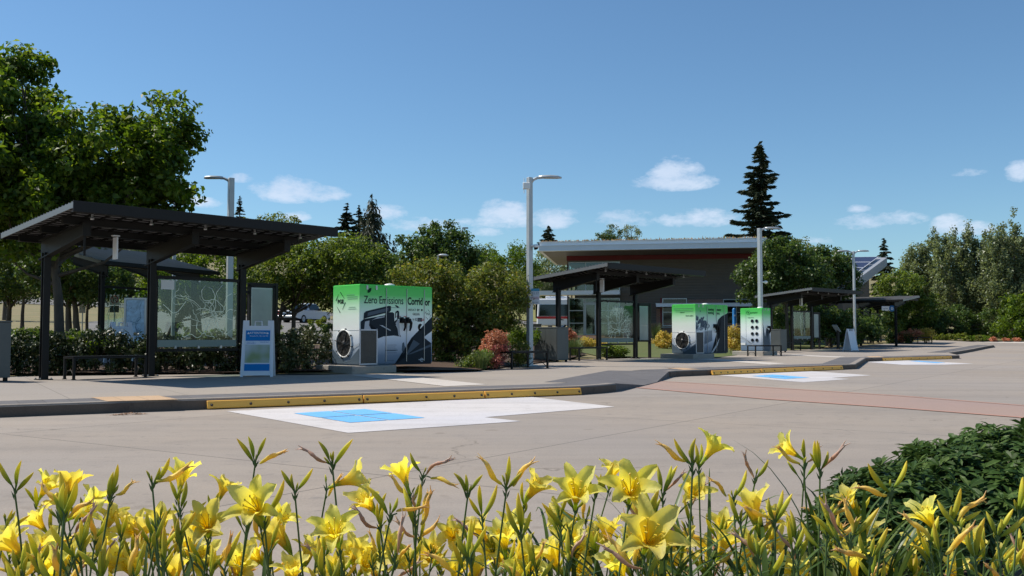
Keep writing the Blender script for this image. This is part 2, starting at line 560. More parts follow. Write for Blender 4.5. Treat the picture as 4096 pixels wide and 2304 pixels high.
# one wide sheet under everything, out to the horizon
EARTH = ground_mat('earth', (.20, .165, .11), (.16, .15, .08), (.12, .10, .07), bump=.5)
link('ground', mesh_np('ground', [(-3000, -300, -.4), (3000, -300, -.4), (3000, 4000, -.4), (-3000, 4000, -.4)], [(0, 1, 2, 3)]), EARTH)['kind'] = 'structure'

# land behind
DRY = ground_mat('dry_grass', (.30, .245, .13), (.22, .21, .095), (.16, .12, .07), bump=.8)
txs = list(np.arange(-130, 120, 1.5)) + [150, 200, 300, 500]
txs = [-500, -300, -200] + txs
tys = list(np.arange(8, 150, 1.5)) + [170, 200, 250, 330, 450, 700]
TERR = sheet('terrain', txs, tys, T, DRY, keep=lambda x, y: y > yback(max(x, -14)) + (1.1 if x > BX[-1] else .2) or (x < -22 and y > 12))


def drape(name, pts, G, off, mt, step=1.0, kind='structure', label=None, cat=None):
    """a polygon on the ground (list of xy), laid over the surface G"""
    bm = bmesh.new()
    vs = [bm.verts.new((p[0], p[1], 0)) for p in pts]
    bm.faces.new(vs)
    x0 = min(p[0] for p in pts); x1 = max(p[0] for p in pts); y0 = min(p[1] for p in pts); y1 = max(p[1] for p in pts)
    a = math.ceil(x0 / step) * step
    while a < x1:
        bmesh.ops.bisect_plane(bm, geom=bm.verts[:] + bm.edges[:] + bm.faces[:], plane_co=(a, 0, 0), plane_no=(1, 0, 0)); a += step
    a = math.ceil(y0 / step) * step
    while a < y1:
        bmesh.ops.bisect_plane(bm, geom=bm.verts[:] + bm.edges[:] + bm.faces[:], plane_co=(0, a, 0), plane_no=(0, 1, 0)); a += step
    for v in bm.verts: v.co.z = G(v.co.x, v.co.y) + off
    bmesh.ops.recalc_face_normals(bm, faces=bm.faces)
    if bm.faces[:] and sum(f.normal.z for f in bm.faces) < 0: bmesh.ops.reverse_faces(bm, faces=bm.faces)
    me = bpy.data.meshes.new(name); bm.to_mesh(me); bm.free()
    o = link(name, me, mt)
    if kind: o['kind'] = kind
    return o


gr = lambda x, y: g(y)
px = lambda pts, h=0.0: [at(a, b, h)[:2] for a, b in pts]
# --- kerb line of the saw-tooth platform, left to right
K0 = at(0, 1622, KH); K1 = at(2318, 1545, KH); dK = (K1 - K0).normalized()
Kl = K0 - dK * 16
A_ = at(2462, 1534, KH); B_ = at(2575, 1541, .012); C_ = at(2627, 1529, .012); D_ = at(2676, 1485.5, KH)
FRONT = [Kl, K0, K1, at(2405, 1539.5, KH), A_]
E_ = at(2703, 1483, KH); F_ = at(3420, 1457, KH); G_ = at(3462, 1431.5, KH); H_ = at(3837, 1421, KH)
I_ = at(3793, 1411, KH); J_ = at(3940, 1386, KH); J2 = at(3975, 1380.5, KH); J3 = at(3968, 1374.5, KH); J4 = at(3900, 1368, KH)
FR2 = [D_, E_, F_, G_, H_]
FR3 = [I_, J_, J2, J3, J4]
rampn = Vector((-.93, .36, 0)) * 1.5
A2 = A_ + rampn * .9; D2 = D_ + rampn
BL = [Vector((Kl.x - 6, Kl.y + 9, KH))] + [Vector((p.x, p.y, p.z)) for p in BACK]
BL[0].z = KH
poly = [p for p in FRONT] + [A2, D2] + FR2 + FR3 + [at(3800, 1362.5, KH)] + BL[::-1]


def plat_mesh(name, poly, mt, thick=.3):
    bm = bmesh.new()
    vs = [bm.verts.new((p[0], p[1], 0)) for p in poly]
    bm.faces.new(vs)
    for a in range(38, 78, 2):
        bmesh.ops.bisect_plane(bm, geom=bm.verts[:] + bm.edges[:] + bm.faces[:], plane_co=(0, a, 0), plane_no=(0, 1, 0))
    bmesh.ops.triangulate(bm, faces=bm.faces[:])
    r = bmesh.ops.extrude_face_region(bm, geom=bm.faces[:])
    top = [v for v in r['geom'] if isinstance(v, bmesh.types.BMVert)]
    ts = set(top)
    for v in bm.verts: v.co.z = g(v.co.y) + (KH if v in ts else KH - thick)
    bmesh.ops.recalc_face_normals(bm, faces=bm.faces)
    me = bpy.data.meshes.new(name); bm.to_mesh(me); bm.free()
    return link(name, me, mt)


plat_mesh('platform', poly, PLATM)['kind'] = 'structure'
# kerb ramp at the crossing
V = [A_, B_, C_, D_, A2, A2 * .55 + D2 * .45, A2 * .45 + D2 * .55, D2]
V = [Vector((p.x, p.y, (0.012 if i in (1, 2) else KH) + g(p.y) + .003)) for i, p in enumerate(V)]
V += [Vector((p.x, p.y, -.1)) for p in V]
me = mesh_np('ramp', V, [(0, 1, 5, 4), (1, 2, 6, 5), (2, 3, 7, 6), (0, 8, 9, 1), (1, 9, 10, 2), (2, 10, 11, 3)])
link('ramp', me, DPAVE)['kind'] = 'structure'


def offset_line(pts, d):
    out = []
    n = len(pts)
    for i in range(n):
        a = pts[max(i - 1, 0)]; b = pts[min(i + 1, n - 1)]
        if 0 < i < n - 1:
            t1 = (pts[i] - a); t2 = (b - pts[i]); t1.z = t2.z = 0; t1.normalize(); t2.normalize()
            n1 = Vector((-t1.y, t1.x, 0)); n2 = Vector((-t2.y, t2.x, 0)); nn = (n1 + n2).normalized()
            k = d / max(.35, nn.dot(n1))
        else:
            t = b - a; t.z = 0; t.normalize(); nn = Vector((-t.y, t.x, 0)); k = d
        out.append(pts[i] + nn * k)
    return out


def densify(pts, step=2.0):
    out = []
    for a, b in zip(pts[:-1], pts[1:]):
        n = max(1, int((b - a).length / step))
        out += [a + (b - a) * (i / n) for i in range(n)]
    return out + [pts[-1]]


def kerb(name, pts, w=.17):
    pts = densify(pts)
    inn = offset_line(pts, w); out = offset_line(pts, -.012); lip = offset_line(pts, .012)
    V = []; F = []
    for i in range(len(pts)):
        z = g(pts[i].y)
        V += [(inn[i].x, inn[i].y, z + KH + .004), (lip[i].x, lip[i].y, z + KH + .005), (out[i].x, out[i].y, z + KH - .018), (out[i].x, out[i].y, z - .06), (inn[i].x, inn[i].y, z + KH - .05)]
    for i in range(len(pts) - 1):
        for k in range(3):
            a = i * 5 + k
            F.append((a, a + 1, a + 6, a + 5))
    me = mesh_np(name, V, F)
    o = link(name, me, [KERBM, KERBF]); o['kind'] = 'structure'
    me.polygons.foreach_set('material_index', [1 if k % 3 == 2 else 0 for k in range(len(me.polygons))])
    # seams between kerb stones
    return o


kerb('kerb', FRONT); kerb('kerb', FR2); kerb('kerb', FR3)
# kerb joints (dark slots between the kerb stones)
# dark paving strips behind the kerb
def strip(name, pts, a, b, mt, off=.004):
    pts = densify(pts, 1.0)
    i1 = offset_line(pts, a); i2 = offset_line(pts, b)
    V = [(p.x, p.y, g(p.y) + KH + off) for p in i1] + [(p.x, p.y, g(p.y) + KH + off) for p in i2]
    n = len(pts)
    me = mesh_np(name, V, [(i, i + 1, n + i + 1, n + i) for i in range(n - 1)])
    o = link(name, me, mt); o['kind'] = 'structure'; return o


strip('dark_paving_band', FRONT, .172, .86, DPAVE)
strip('dark_paving_band', [D_, E_, F_, G_, H_], .172, .95, DPAVE)
strip('dark_paving_band', FR3[:3], .172, .95, DPAVE)
# tan tactile patches
dd = 0.008
drape('tactile_paving', px([(363, 1591), (636, 1584), (713, 1599.5), (430, 1607.5)], KH), lambda x, y: g(y) + KH, dd, TANM)
drape('tactile_paving', px([(2665, 1473), (2720, 1472), (2800, 1478), (2735, 1480.5)], KH), lambda x, y: g(y) + KH, dd, TANM)
drape('tactile_paving', px([(3462, 1426), (3510, 1425), (3540, 1429), (3480, 1430)], KH), lambda x, y: g(y) + KH, dd, TANM)
# pale trench covers running from the charging cabinets to the kerb
for pp in ([(1393, 1500), (1552, 1497), (1951, 1539), (1784, 1546.5)], [(2787, 1437), (2845, 1435), (3147, 1454.5), (3077, 1459)], [(3144, 1420.5), (3175, 1418), (3385, 1427.5), (3350, 1430.5)]):
    drape('concrete_trench_strip', px(pp, KH), lambda x, y: g(y) + KH, .006, CONDM)
# painted charging bays
bays = [([(905, 1645.5), (2113, 1587), (2459, 1628), (1939, 1670), (2083, 1686), (1393, 1733)], [(1175, 1655), (1458, 1638), (1700, 1673), (1400, 1692.7)]),
        ([(2871, 1501.5), (3245, 1485), (3486, 1501.8), (3325, 1512), (3402, 1516.5), (3213, 1530)], [(3007, 1505), (3091, 1499), (3238, 1511), (3140, 1517)]),
        ([(3462, 1448), (3615, 1441), (3893, 1455), (3777, 1459.6), (3790, 1457.5), (3611, 1459.6)], [(3639, 1445), (3670, 1443.3), (3782, 1451), (3745, 1453)])]
for bi, (wp, bp) in enumerate(bays):
    if bi == 2: wp = [(3462, 1448), (3615, 1441), (3893, 1455), (3777, 1459.2), (3611, 1459.6)]
    drape('white_bay_paint', px(wp), gr, .004, WHITEM, step=4)
    q = [Vector((*p, 0)) for p in px(bp)]
    bl = lambda u, v: (q[0] * (1 - u) + q[1] * u) * (1 - v) + (q[3] * (1 - u) + q[2] * u) * v
    s = .016
    for (u0, u1) in ((0, .5 - s), (.5 + s, 1)):
        for (v0, v1) in ((0, .5 - s), (.5 + s, 1)):
            drape('blue_square_paint', [bl(u0, v0)[:2], bl(u1, v0)[:2], bl(u1, v1)[:2], bl(u0, v1)[:2]], gr, .008, BLUEM, step=9)
# red crossing
ce = [(2640, 1527), (2700, 1530), (3084, 1553), (3600, 1586), (4096, 1625), (4700, 1680)]
cl = [(4700, 1745), (4096, 1670), (3600, 1632), (3084, 1597), (2700, 1563.5), (2560, 1551)]
drape('red_crossing', px(ce + cl), gr, .004, REDM, step=6)
def band(pts, w):
    a = [Vector((*p, 0)) for p in px(pts)]; o = offset_line(a, w)
    return [p[:2] for p in a] + [p[:2] for p in o[::-1]]
drape('red_crossing_line', band(ce, .12), gr, .008, REDLINE, step=6)
drape('red_crossing_line', band(cl, .12), gr, .008, REDLINE, step=6)
# far sidewalk under the trees
drape('far_pavement', [at(3736, 1360.5, KH)[:2], at(3960, 1371, 0)[:2], at(4096, 1373.5, 0)[:2], (70, 70.5), (70, 73.6), (at(3736, 1360.5, KH).x, 73.6)], gr, .012, CONDM, step=2)

# kerb joints + yellow guards
tJ = MB()
YELLOW = mat('yellow_rail_paint', (1.0, .50, .085), .55, var=.10, vscale=2.2, bump=.2, bscale=25, stretch=(1, 6, 6))
BOLT = mat('bolt_steel', (.10, .08, .07), .5, .6)
def guard(pa, pb, label, nb, h=.118):
    """yellow bumper rail bolted to the kerb face; a wedge section"""
    a = at(*pa, KH); b = at(*pb, KH)
    d = (b - a); d.z = 0; Ln = d.length; d.normalize(); n = Vector((d.y, -d.x, 0))
    t = thing('kerb_bumper_rail', label, 'bumper rail', (a.x, a.y, g(a.y)), math.atan2(d.y, d.x), 'yellow bumper rails on the kerb')
    dz = g(b.y) - g(a.y)
    r_ = MB()
    sec = [(-.013, .012), (-.075, .012), (-.082, .03), (-.055, h - .006), (-.045, h), (-.013, h)]
    V = [(0.012, y, z) for y, z in sec] + [(Ln - .012, y, z + dz) for y, z in sec]
    n_ = len(sec)
    r_.add(V, [list(range(n_))[::-1], [n_ + i for i in range(n_)]] + [(i, (i + 1) % n_, n_ + (i + 1) % n_, n_ + i) for i in range(n_)])
    r_.build('rail', YELLOW, t, bevel=.003)
    for k in range(nb):
        f = (k + .5) / nb if nb > 1 else .5
        f = .03 + .94 * k / (nb - 1) if nb > 1 else .5
        x = Ln * f; z = h * .52 + dz * f
        bt = MB()
        bt.lathe([(0, 0), (.020, 0), (.020, .006), (.011, .008), (.011, .018), (0, .018)], 10, (0, 0, 0), 'z')
        o = bt.build('bolt', BOLT, t); o.location = (x, -.069, z); o.rotation_euler = (R(90 - 14), 0, 0)
    return t


def along(pa, pb, k): return (pa[0] + (pb[0] - pa[0]) * k, pa[1] + (pb[1] - pa[1]) * k)
ga, gb = (822, 1594.7), (2318, 1545)
guard(ga, (1447, 1574), 'yellow kerb bumper rail beside the blue painted square, left piece of the nearest run', 5)
guard((1447, 1574), (1931, 1558), 'yellow kerb bumper rail on the nearest kerb, middle piece of its run', 5)
guard((1931, 1558), gb, 'yellow kerb bumper rail on the nearest kerb, right piece of its run', 5)
guard((2841, 1478.3), (3037, 1471.1), 'yellow kerb bumper rail at the second bay, left piece before the green cabinets', 8)
guard((3037, 1471.1), (3364, 1459.2), 'yellow kerb bumper rail at the second bay, right piece near the kerb corner', 9)
guard((3526, 1429.7), (3802, 1422), 'yellow kerb bumper rail at the farthest painted bay', 9)
# ================================================================ SHELTERS, BENCHES, CABINETS, BOARDS, LAMPS
DARK = mat('dark_bronze_metal', (.014, .0135, .013), .5, .0, spec=.22, var=.12, vscale=3)
DARK2 = mat('dark_bronze_underside', (.012, .0115, .011), .7, .0, spec=.1, var=.15, vscale=3)
FLASH = mat('edge_flashing', (.20, .205, .20), .4, .3)
ROOFT = mat('zinc_roof_top', (.20, .20, .205), .5, .3, var=.1, vscale=2)
ALU = mat('brushed_aluminium', (.42, .43, .44), .35, .8)
PANELW = mat('poster_panel', (.30, .36, .35), .3, var=.12, vscale=2)
SIGNW = mat('sign_white', (.72, .74, .76), .4)
GLASS = glass_mat('shelter_glass', (.74, .83, .80), .96)
FROST = leaf_mat('etched_glass_lines', (.62, .70, .68), (.64, .72, .70), None, .4, .5)
BLACK = mat('black_plastic', (.008, .008, .009), .5, spec=.2)
RUBBER = mat('black_rubber', (.02, .02, .02), .85)
S_, L_, D_s, HF, HR, INS = 2.173, 5.581, 3.206, 3.151, 2.83, .57


def etched(kind, w, z0, z1, rs):
    """flat ribbons etched on the glass"""
    m = MB(); rr = random.Random(rs)
    def rib(pts, wd):
        for a, b in zip(pts[:-1], pts[1:]):
            a = Vector(a); b = Vector(b); d = (b - a)
            if d.length < 1e-4: continue
            d.normalize(); n = Vector((-d.z, 0, d.x)) * wd / 2; e = d * wd * .3
            m.add([a - n - e, a + n - e, b + n + e, b - n + e], [(0, 1, 2, 3)])
    cx, cz = w * .55, (z0 + z1) / 2
    if kind == 'map':
        for k in range(30):
            a = rr.randrange(8) * PI / 4 + .1; r0 = rr.uniform(0, .55); b0_ = rr.uniform(0, 6.28); x, z = cx + r0 * math.cos(b0_), cz + r0 * .8 * math.sin(b0_)
            pts = [(x, 0, z)]
            for j in range(rr.randint(7, 14)):
                a += rr.choice([0, 0, 0, .78, -.78, .4, -.4])
                x += .07 * math.cos(a); z += .07 * math.sin(a)
                if not (.08 < x < w - .06 and z0 + .2 < z < z1 - .05): break
                pts.append((x, 0, z))
            rib(pts, rr.choice([.005, .008, .011]))
    elif kind == 'tree':
        def grow(x, z, a, ln, wd, dep):
            pts = [(x, 0, z)]
            for j in range(4):
                a += rr.uniform(-.25, .25); x += ln / 4 * math.cos(a); z += ln / 4 * math.sin(a)
                x = min(max(x, .08), w - .08); z = min(max(z, z0 + .12), z1 - .08)
                pts.append((x, 0, z))
            rib(pts, wd)
            if dep:
                for s in (-1, 1) if rr.random() < .75 else (-1, 0, 1): grow(x, z, a + s * rr.uniform(.35, .8), ln * .72, wd * .78, dep - 1)
        for a in (.9, 1.25, 1.6, 2.0, 2.4): grow(cx, z0 + .35, a, .34, .013, 5)
        for a in (-.4, .1, 3.0, 3.5): grow(cx, z0 + .45, a, .25, .018, 4)
    else:
        for k in range(7):
            x = rr.uniform(.1, w - .1); z = z0 + .2; pts = [(x, 0, z)]
            for j in range(12):
                x += rr.uniform(-.06, .06); z += .09; x = min(max(x, .06), w - .06)
                if z > z1 - .1: break
                pts.append((x, 0, z))
            rib(pts, .014)
    return m


def shelter(x, y, th, label, gi, art='map', case=1, panel_mat=None, hang=True, rs=1):
    z = g(y) + KH
    t = thing('bus_shelter', label, 'bus shelter', (x, y, z), th, 'dark metal bus shelters')
    hx = L_ / 2; yf = -(D_s - INS); yr = INS
    roofz = lambda yy: HR + (HF - HR) * ((yr - yy) / (yr - yf))
    for i, xx in enumerate((-S_, 0, S_)):
        p = MB()
        ht = roofz(0) - .42
        p.box2((xx - .065, -.065, 0), (xx + .065, -.047, ht)); p.box2((xx - .065, .047, 0), (xx + .065, .065, ht)); p.box2((xx - .04, -.047, 0), (xx + .04, .047, ht))
        p.box2((xx - .13, -.13, -.012), (xx + .13, .13, .014))
        po = p.build('post', DARK, t)
        b = MB()
        for sx in (-1, 1):
            for sy in (-1, 1): b.cyl((xx + sx * .105, sy * .105, .014), (xx + sx * .105, sy * .105, .04), .014, 6)
        b.build('anchor_bolts', ALU, po)
        a = MB()
        # cantilever arm: a tapering plate girder rising to the front
        ya, yb = .22, -1.72
        za, zb = roofz(ya) - .16, roofz(yb) - .16
        for (xa, xb, d0, d1) in ((-.02, .02, 0, 0),):
            a.hexa([(xx + xa, ya, za - .36), (xx + xb, ya, za - .36), (xx + xb, yb, zb - .20), (xx + xa, yb, zb - .20)],
                   [(xx + xa, ya, za), (xx + xb, ya, za), (xx + xb, yb, zb), (xx + xa, yb, zb)])
        a.bar((xx, ya, za - .37), (xx, yb, zb - .21), .14, .022); a.bar((xx, ya, za + .008), (xx, yb, zb + .008), .14, .022)
        a.box((xx, yb - .012, zb - .10), (.15, .02, .25))
        a.build('arm', DARK, t)
    for yy in (.40, -.62, -1.55):
        p = MB()
        p.bar((-hx + .25, yy, roofz(yy) - .085), (hx - .25, yy, roofz(yy) - .085), .075, .13)
        p.bar((-hx + .25, yy, roofz(yy) - .155), (hx - .25, yy, roofz(yy) - .155), .12, .016)
        p.build('purlin', DARK, t)
    r = MB()
    # roof deck with standing seams on top; slats and gaps show from below
    n = 9
    sl = Vector((0, yf - yr, HF - HR)).normalized()
    V = [(-hx, yr, HR - .005), (hx, yr, HR - .005), (hx, yf, HF - .005), (-hx, yf, HF - .005)]
    r.hexa([Vector(v) - Vector((0, 0, .02)) for v in V], V)
    k = 0
    yy = yr - .02
    while yy > yf + .05:
        r.box((0, yy, roofz(yy) + .012), (2 * hx, .03, .034)); yy -= .128
    r.build('roof_deck', ROOFT, t)
    u = MB()
    xx = -hx + .3
    while xx < hx - .1:
        for (y0, y1) in ((yr - .06, .45), (.35, -.58), (-.66, -1.5), (-1.6, yf + .08)):
            u.bar((xx, y0, roofz(y0) - .037), (xx, y1, roofz(y1) - .037), .045, .03)
        xx += .31
    y_ = yr - .15
    while y_ > yf + .12:
        u.bar((-hx + .05, y_, roofz(y_) - .032), (hx - .05, y_, roofz(y_) - .032), .05, .012); y_ -= .17
    u.build('roof_slats', DARK2, t)
    f = MB(); f.box((0, yf - .014, HF - .075), (2 * hx + .06, .028, .19)); f.box((0, yf + .03, HF - .165), (2 * hx + .04, .10, .02)); f.build('fascia', DARK, t, bevel=.004)
    f = MB(); f.box((0, yr + .014, HR - .045), (2 * hx + .06, .028, .12)); f.build('gutter', DARK, t)
    for s in (-1, 1):
        e = MB(); e.bar((s * (hx + .012), yr, HR - .05), (s * (hx + .012), yf, HF - .05), .02, .10); e.build('end_trim', FLASH, t)
    for i in range(5):
        xx = -hx + .55 + i * (2 * hx - 1.1) / 4
        l = MB(); l.cyl((xx, -2.1, roofz(-2.1) - .02), (xx, -2.1, roofz(-2.1) - .14), .022, 8); l.lathe([(0, -.17), (.035, -.165), (.035, -.13), (.02, -.12)], 10, (xx, -2.1, roofz(-2.1)))
        l.build('light_fitting', ALU, t)
    # glass wind screen between the second and third posts
    gz0, gz1 = .60, 2.06
    fr = MB()
    fr.box2((.09, -.03, gz1), (S_ - .09, .03, gz1 + .07)); fr.box2((.09, -.03, gz0 - .09), (S_ - .09, .03, gz0 - .03))
    fr.box2((.10, -.02, gz0 - .03), (.13, .02, gz1)); fr.box2((S_ - .13, -.02, gz0 - .03), (S_ - .10, .02, gz1))
    fo = fr.build('screen_frame', DARK, t)
    for k in (.25, .5, .75):
        c = MB(); c.box((S_ * k, -.02, gz0 + .005), (.045, .04, .06)); c.build('glass_clamp', ALU, fo); c = MB(); c.box((S_ * k, -.02, gz1 - .02), (.03, .035, .035)); c.build('glass_clamp', ALU, fo)
    gl = MB(); gl.box2((.13, -.005, gz0), (S_ - .13, .005, gz1)); go = gl.build('glass_pane', GLASS, t)
    e = etched(art, S_ - .26, gz0, gz1, rs)
    eo = e.build('etched_art', FROST, go); eo.location = (.13, -.0075, 0)
    lb = MB(); lb.box2((.14, -.0085, gz0 + .01), (S_ - .14, -.0055, gz0 + .16)); lb.build('frosted_band', FROSTB, go)
    if rs == 1:
        nb = MB(); nb.box2((.20, -.012, gz1 - .22), (.50, -.006, gz1 - .02)); nb.build('notice', SIGNW, go)
    if case:
        c = MB(); x0, x1, z0, z1 = S_ + .16, S_ + .84, .62, 2.02
        c.box2((x0, -.05, z0), (x1, .05, z0 + .06)); c.box2((x0, -.05, z1 - .06), (x1, .05, z1)); c.box2((x0, -.05, z0), (x0 + .05, .05, z1)); c.box2((x1 - .05, -.05, z0), (x1, .05, z1))
        c.box2((x0, .02, z0), (x1, .05, z1)); c.box2((x0 - .09, -.03, z1 - .2), (x0, .03, z1 - .14)); c.box2((x0 - .09, -.03, z0 + .14), (x0, .03, z0 + .2))
        c.box2((x1 + .02, -.05, 0), (x1 + .09, .05, z1 + .06)); c.box2((x0, -.045, z1 + .003), (x1 + .02, .045, z1 + .05))
        c.box2((x1, -.04, z1 - .4), (x1 + .02, .04, z1 - .3)); c.box2((x1, -.04, z0 + .3), (x1 + .02, .04, z0 + .4))
        co = c.build('display_case', DARK, t)
        q = MB(); q.box2((x0 + .052, -.028, z0 + .062), (x1 - .052, .018, z1 - .062)); q.build('poster', panel_mat or PANELW, co)
        q = MB(); q.box2((x0 + .052, -.034, z0 + .062), (x0 + .075, -.029, z1 - .062)); q.box2((x1 - .075, -.034, z0 + .062), (x1 - .052, -.029, z1 - .062))
        q.box2((x0 + .076, -.034, z1 - .085), (x1 - .076, -.029, z1 - .062)); q.box2((x0 + .076, -.034, (z0 + z1) / 2 - .1), (x1 - .076, -.029, (z0 + z1) / 2 - .085)) if gi else None
        q.build('poster_trim', ALU, co)
    if hang:
        h = MB(); h.box((-S_ + .75, -1.30, 2.52), (.03, .16, .42)); h.box((-S_ + .75, -1.30, 2.76), (.13, .10, .02)); h.build('hanging_route_sign', SIGNW, t)
        h = MB(); h.cyl((-S_, -1.66, roofz(-1.66) - .3), (-S_, -1.66, roofz(-1.66) - .74), .022, 8); h.build('hanging_rod', DARK, t)
    return t


FROSTB = mat('frosted_band', (.20, .27, .26), .5)
MAPP = mat('map_poster', (.42, .56, .66), .4, var=.25, vscale=9, detail=8)
COLP = mat('colour_poster', (.16, .42, .50), .4, col2=(.42, .44, .42), vscale=5)
shelter(-7.608, 20.13, .839, 'nearest bus shelter, its glass etched with a road map, behind the white attention board', 0, 'map', rs=1)
shelter(3.085, 34.02, .803, 'dark bus shelter before the brown building, its glass etched with a branching tree', 1, 'tree', rs=5)
shelter(14.969, 51.05, .791, 'dark bus shelter beside the tilted reading kiosk and the dappled board', 2, 'line', rs=9)
shelter(25.282, 67.34, .98, 'farthest dark bus shelter with the coloured poster, next to the round blue hanging sign', 3, 'line', rs=12, panel_mat=COLP, hang=False)
# shelter of the other row, seen through the first one: its ribbed roof shows from above
s5 = Vector((-11.9, 31.4, 0))
HF = 3.62
t5 = shelter(s5.x, s5.y, R(250), 'bus shelter of the back row with a grey ribbed roof, seen beneath the nearest shelter', 4, 'line', rs=15, case=0, hang=False)
t5.location.z = T(s5.x, s5.y) - .05; HF = 3.151
s6 = P(3442, 1300, 60)
t6 = shelter(s6.x, s6.y, R(140), 'bus shelter with a pale sloping roof top, between the kiosk shelter and the farthest one', 5, 'line', rs=17, case=0, hang=False)
t6.location.z = T(s6.x, s6.y) + .05


def bench(loc, th, label, ln=1.55, w=.45, h=.455):
    t = thing('bench', label, 'bench', loc, th, 'flat dark metal benches')
    s = MB(); s.box((0, 0, h - .02), (ln, w, .012))
    for yy in (-w / 2 + .015, w / 2 - .015): s.box((0, yy, h - .028), (ln, .03, .045))
    for xx in (-ln / 2 + .015, ln / 2 - .015): s.box((xx, 0, h - .028), (.03, w - .06, .045))
    k = -w / 2 + .06
    while k < w / 2 - .05:
        s.box((0, k, h - .008), (ln - .06, .028, .012)); k += .045
    s.build('seat', DARK, t)
    for sx in (-1, 1):
        for sy in (-1, 1):
            l = MB(); l.box2((sx * (ln / 2 - .025) - .022, sy * (w / 2 - .022) - .022, 0), (sx * (ln / 2 - .025) + .022, sy * (w / 2 - .022) + .022, h - .052))
            l.box((sx * (ln / 2 - .025), sy * (w / 2 - .022), .006), (.07, .07, .012)); l.build('leg', DARK, t)
        b = MB(); b.tube([(sx * (ln / 2 - .03), -w / 2 + .05, .05), (sx * (ln / 2 - .03), -w * .2, .17), (sx * (ln / 2 - .03), w * .2, .17), (sx * (ln / 2 - .03), w / 2 - .05, .05)], .009, 6)
        b.build('brace', DARK, t)
    return t


def on_shelter(x, y, th, lx, ly):
    return Vector((x + lx * math.cos(th) - ly * math.sin(th), y + lx * math.sin(th) + ly * math.cos(th), 0))


def benchat(x, y, th, lx, ly, label, ln=1.55):
    p = on_shelter(x, y, th, lx, ly); p.z = g(p.y) + KH
    return bench(p, th, label, ln)


benchat(-7.608, 20.13, .839, -1.08, -.28, 'dark bench under the nearest bus shelter, in front of bright green leaves', 1.5)
benchat(3.085, 34.02, .803, -1.0, -.36, 'dark bench under the shelter before the brown building')
benchat(14.969, 51.05, .791, -.9, -.36, 'dark bench under the shelter with the tilted kiosk')
benchat(25.282, 67.34, .98, -1.0, -.4, 'dark bench under the farthest shelter')
b0 = at(2080, 1474, KH)
bench((b0.x, b0.y, KH), R(42), 'dark bench standing by itself in the sun beside the lamp post and pink shrubs', 1.3, .8)
b1 = at(3058, 1424, KH)
bench((b1.x, b1.y, KH), R(20), 'thin dark bench in front of the cabinet with eight round vents', 1.3, .6)
b2 = at(3685, 1375, KH)
bench((b2.x, b2.y, g(b2.y) + KH), R(30), 'small distant bench in front of the orange and yellow shrubs', 1.5, .6)

# ---------------------------------------------------------------- charging cabinets
def wrap_mat():
    """printed vinyl: green at the top, fading through white to slate blue"""
    m = bpy.data.materials.new('green_fade_vinyl'); m.use_nodes = True
    nt = m.node_tree; N, L = nt.nodes.new, nt.links.new; b = nt.nodes['Principled BSDF']
    tc = N('ShaderNodeTexCoord'); sp = N('ShaderNodeSeparateXYZ'); L(tc.outputs['Object'], sp.inputs[0])
    mr = N('ShaderNodeMapRange'); mr.inputs[1].default_value = 0; mr.inputs[2].default_value = 1.85; L(sp.outputs[2], mr.inputs[0])
    r = N('ShaderNodeValToRGB'); cr = r.color_ramp
    stops = [(0.0, (.10, .16, .23)), (.12, (.17, .235, .32)), (.30, (.58, .65, .74)), (.44, (.90, .94, .94)), (.62, (.82, .96, .86)), (.75, (.56, .90, .62)), (.88, (.13, .66, .16)), (1.0, (.08, .60, .10))]
    cr.elements[0].position = 0; cr.elements[0].color = (*stops[0][1], 1); cr.elements[1].position = 1; cr.elements[1].color = (*stops[-1][1], 1)
    for p, c in stops[1:-1]:
        e = cr.elements.new(p); e.color = (*c, 1)
    L(mr.outputs[0], r.inputs[0]); L(r.outputs[0], b.inputs['Base Color'])
    b.inputs['Roughness'].default_value = .4; b.inputs['Specular IOR Level'].default_value = .25
    MATS['wrap'] = m
    return m


WRAP = wrap_mat()
INK = mat('printed_slate_ink', (.016, .026, .036), .5, spec=.15)
INK2 = mat('printed_mid_slate', (.085, .12, .155), .5, spec=.15)
INK3 = mat('printed_pale_grey', (.42, .47, .52), .4)
INKG = mat('printed_deep_green', (.008, .045, .025), .5, spec=.1)
INKT = mat('small_print', (.16, .30, .26), .5)
REDI = mat('printed_red', (.45, .05, .07), .5)
MESHM = mat('vent_mesh', (.03, .028, .026), .6)
MESHB = mat('vent_mesh_wire', (.20, .19, .17), .5, .5)
CWHITE = mat('white_paint_metal', (.78, .79, .78), .4)
PADM = ground_mat('pad_concrete', (.47, .44, .40), (.42, .39, .36), (.30, .28, .26), bump=.4)
W_, DP, CH = 2.12, 1.08, 1.85
KX = W_ / 1.95
# local frame of a cabinet: origin at the near corner at pad-top level; +x along the long front, +y back along the short face
FRONTM = Matrix.Rotation(R(90), 4, 'X')                                   # text in the x-z plane facing -y


def front_text(t, s, x, z, size, mt, sx=1.0, bold=0, al='LEFT', name='lettering'):
    return text(s, size, mt, t, Matrix.Translation((x * KX, -.0065, z)) @ FRONTM, name, sx * KX, bold, al)


def side_text(t, s, y, z, size, mt, sx=1.0, bold=0, al='LEFT', name='lettering'):
    # side face at x=0, facing -x; reading direction runs towards -y
    M = Matrix.Translation((-.0065, y, z)) @ Matrix.Rotation(R(-90), 4, 'Z') @ FRONTM
    return text(s, size, mt, t, M, name, sx, bold, al)


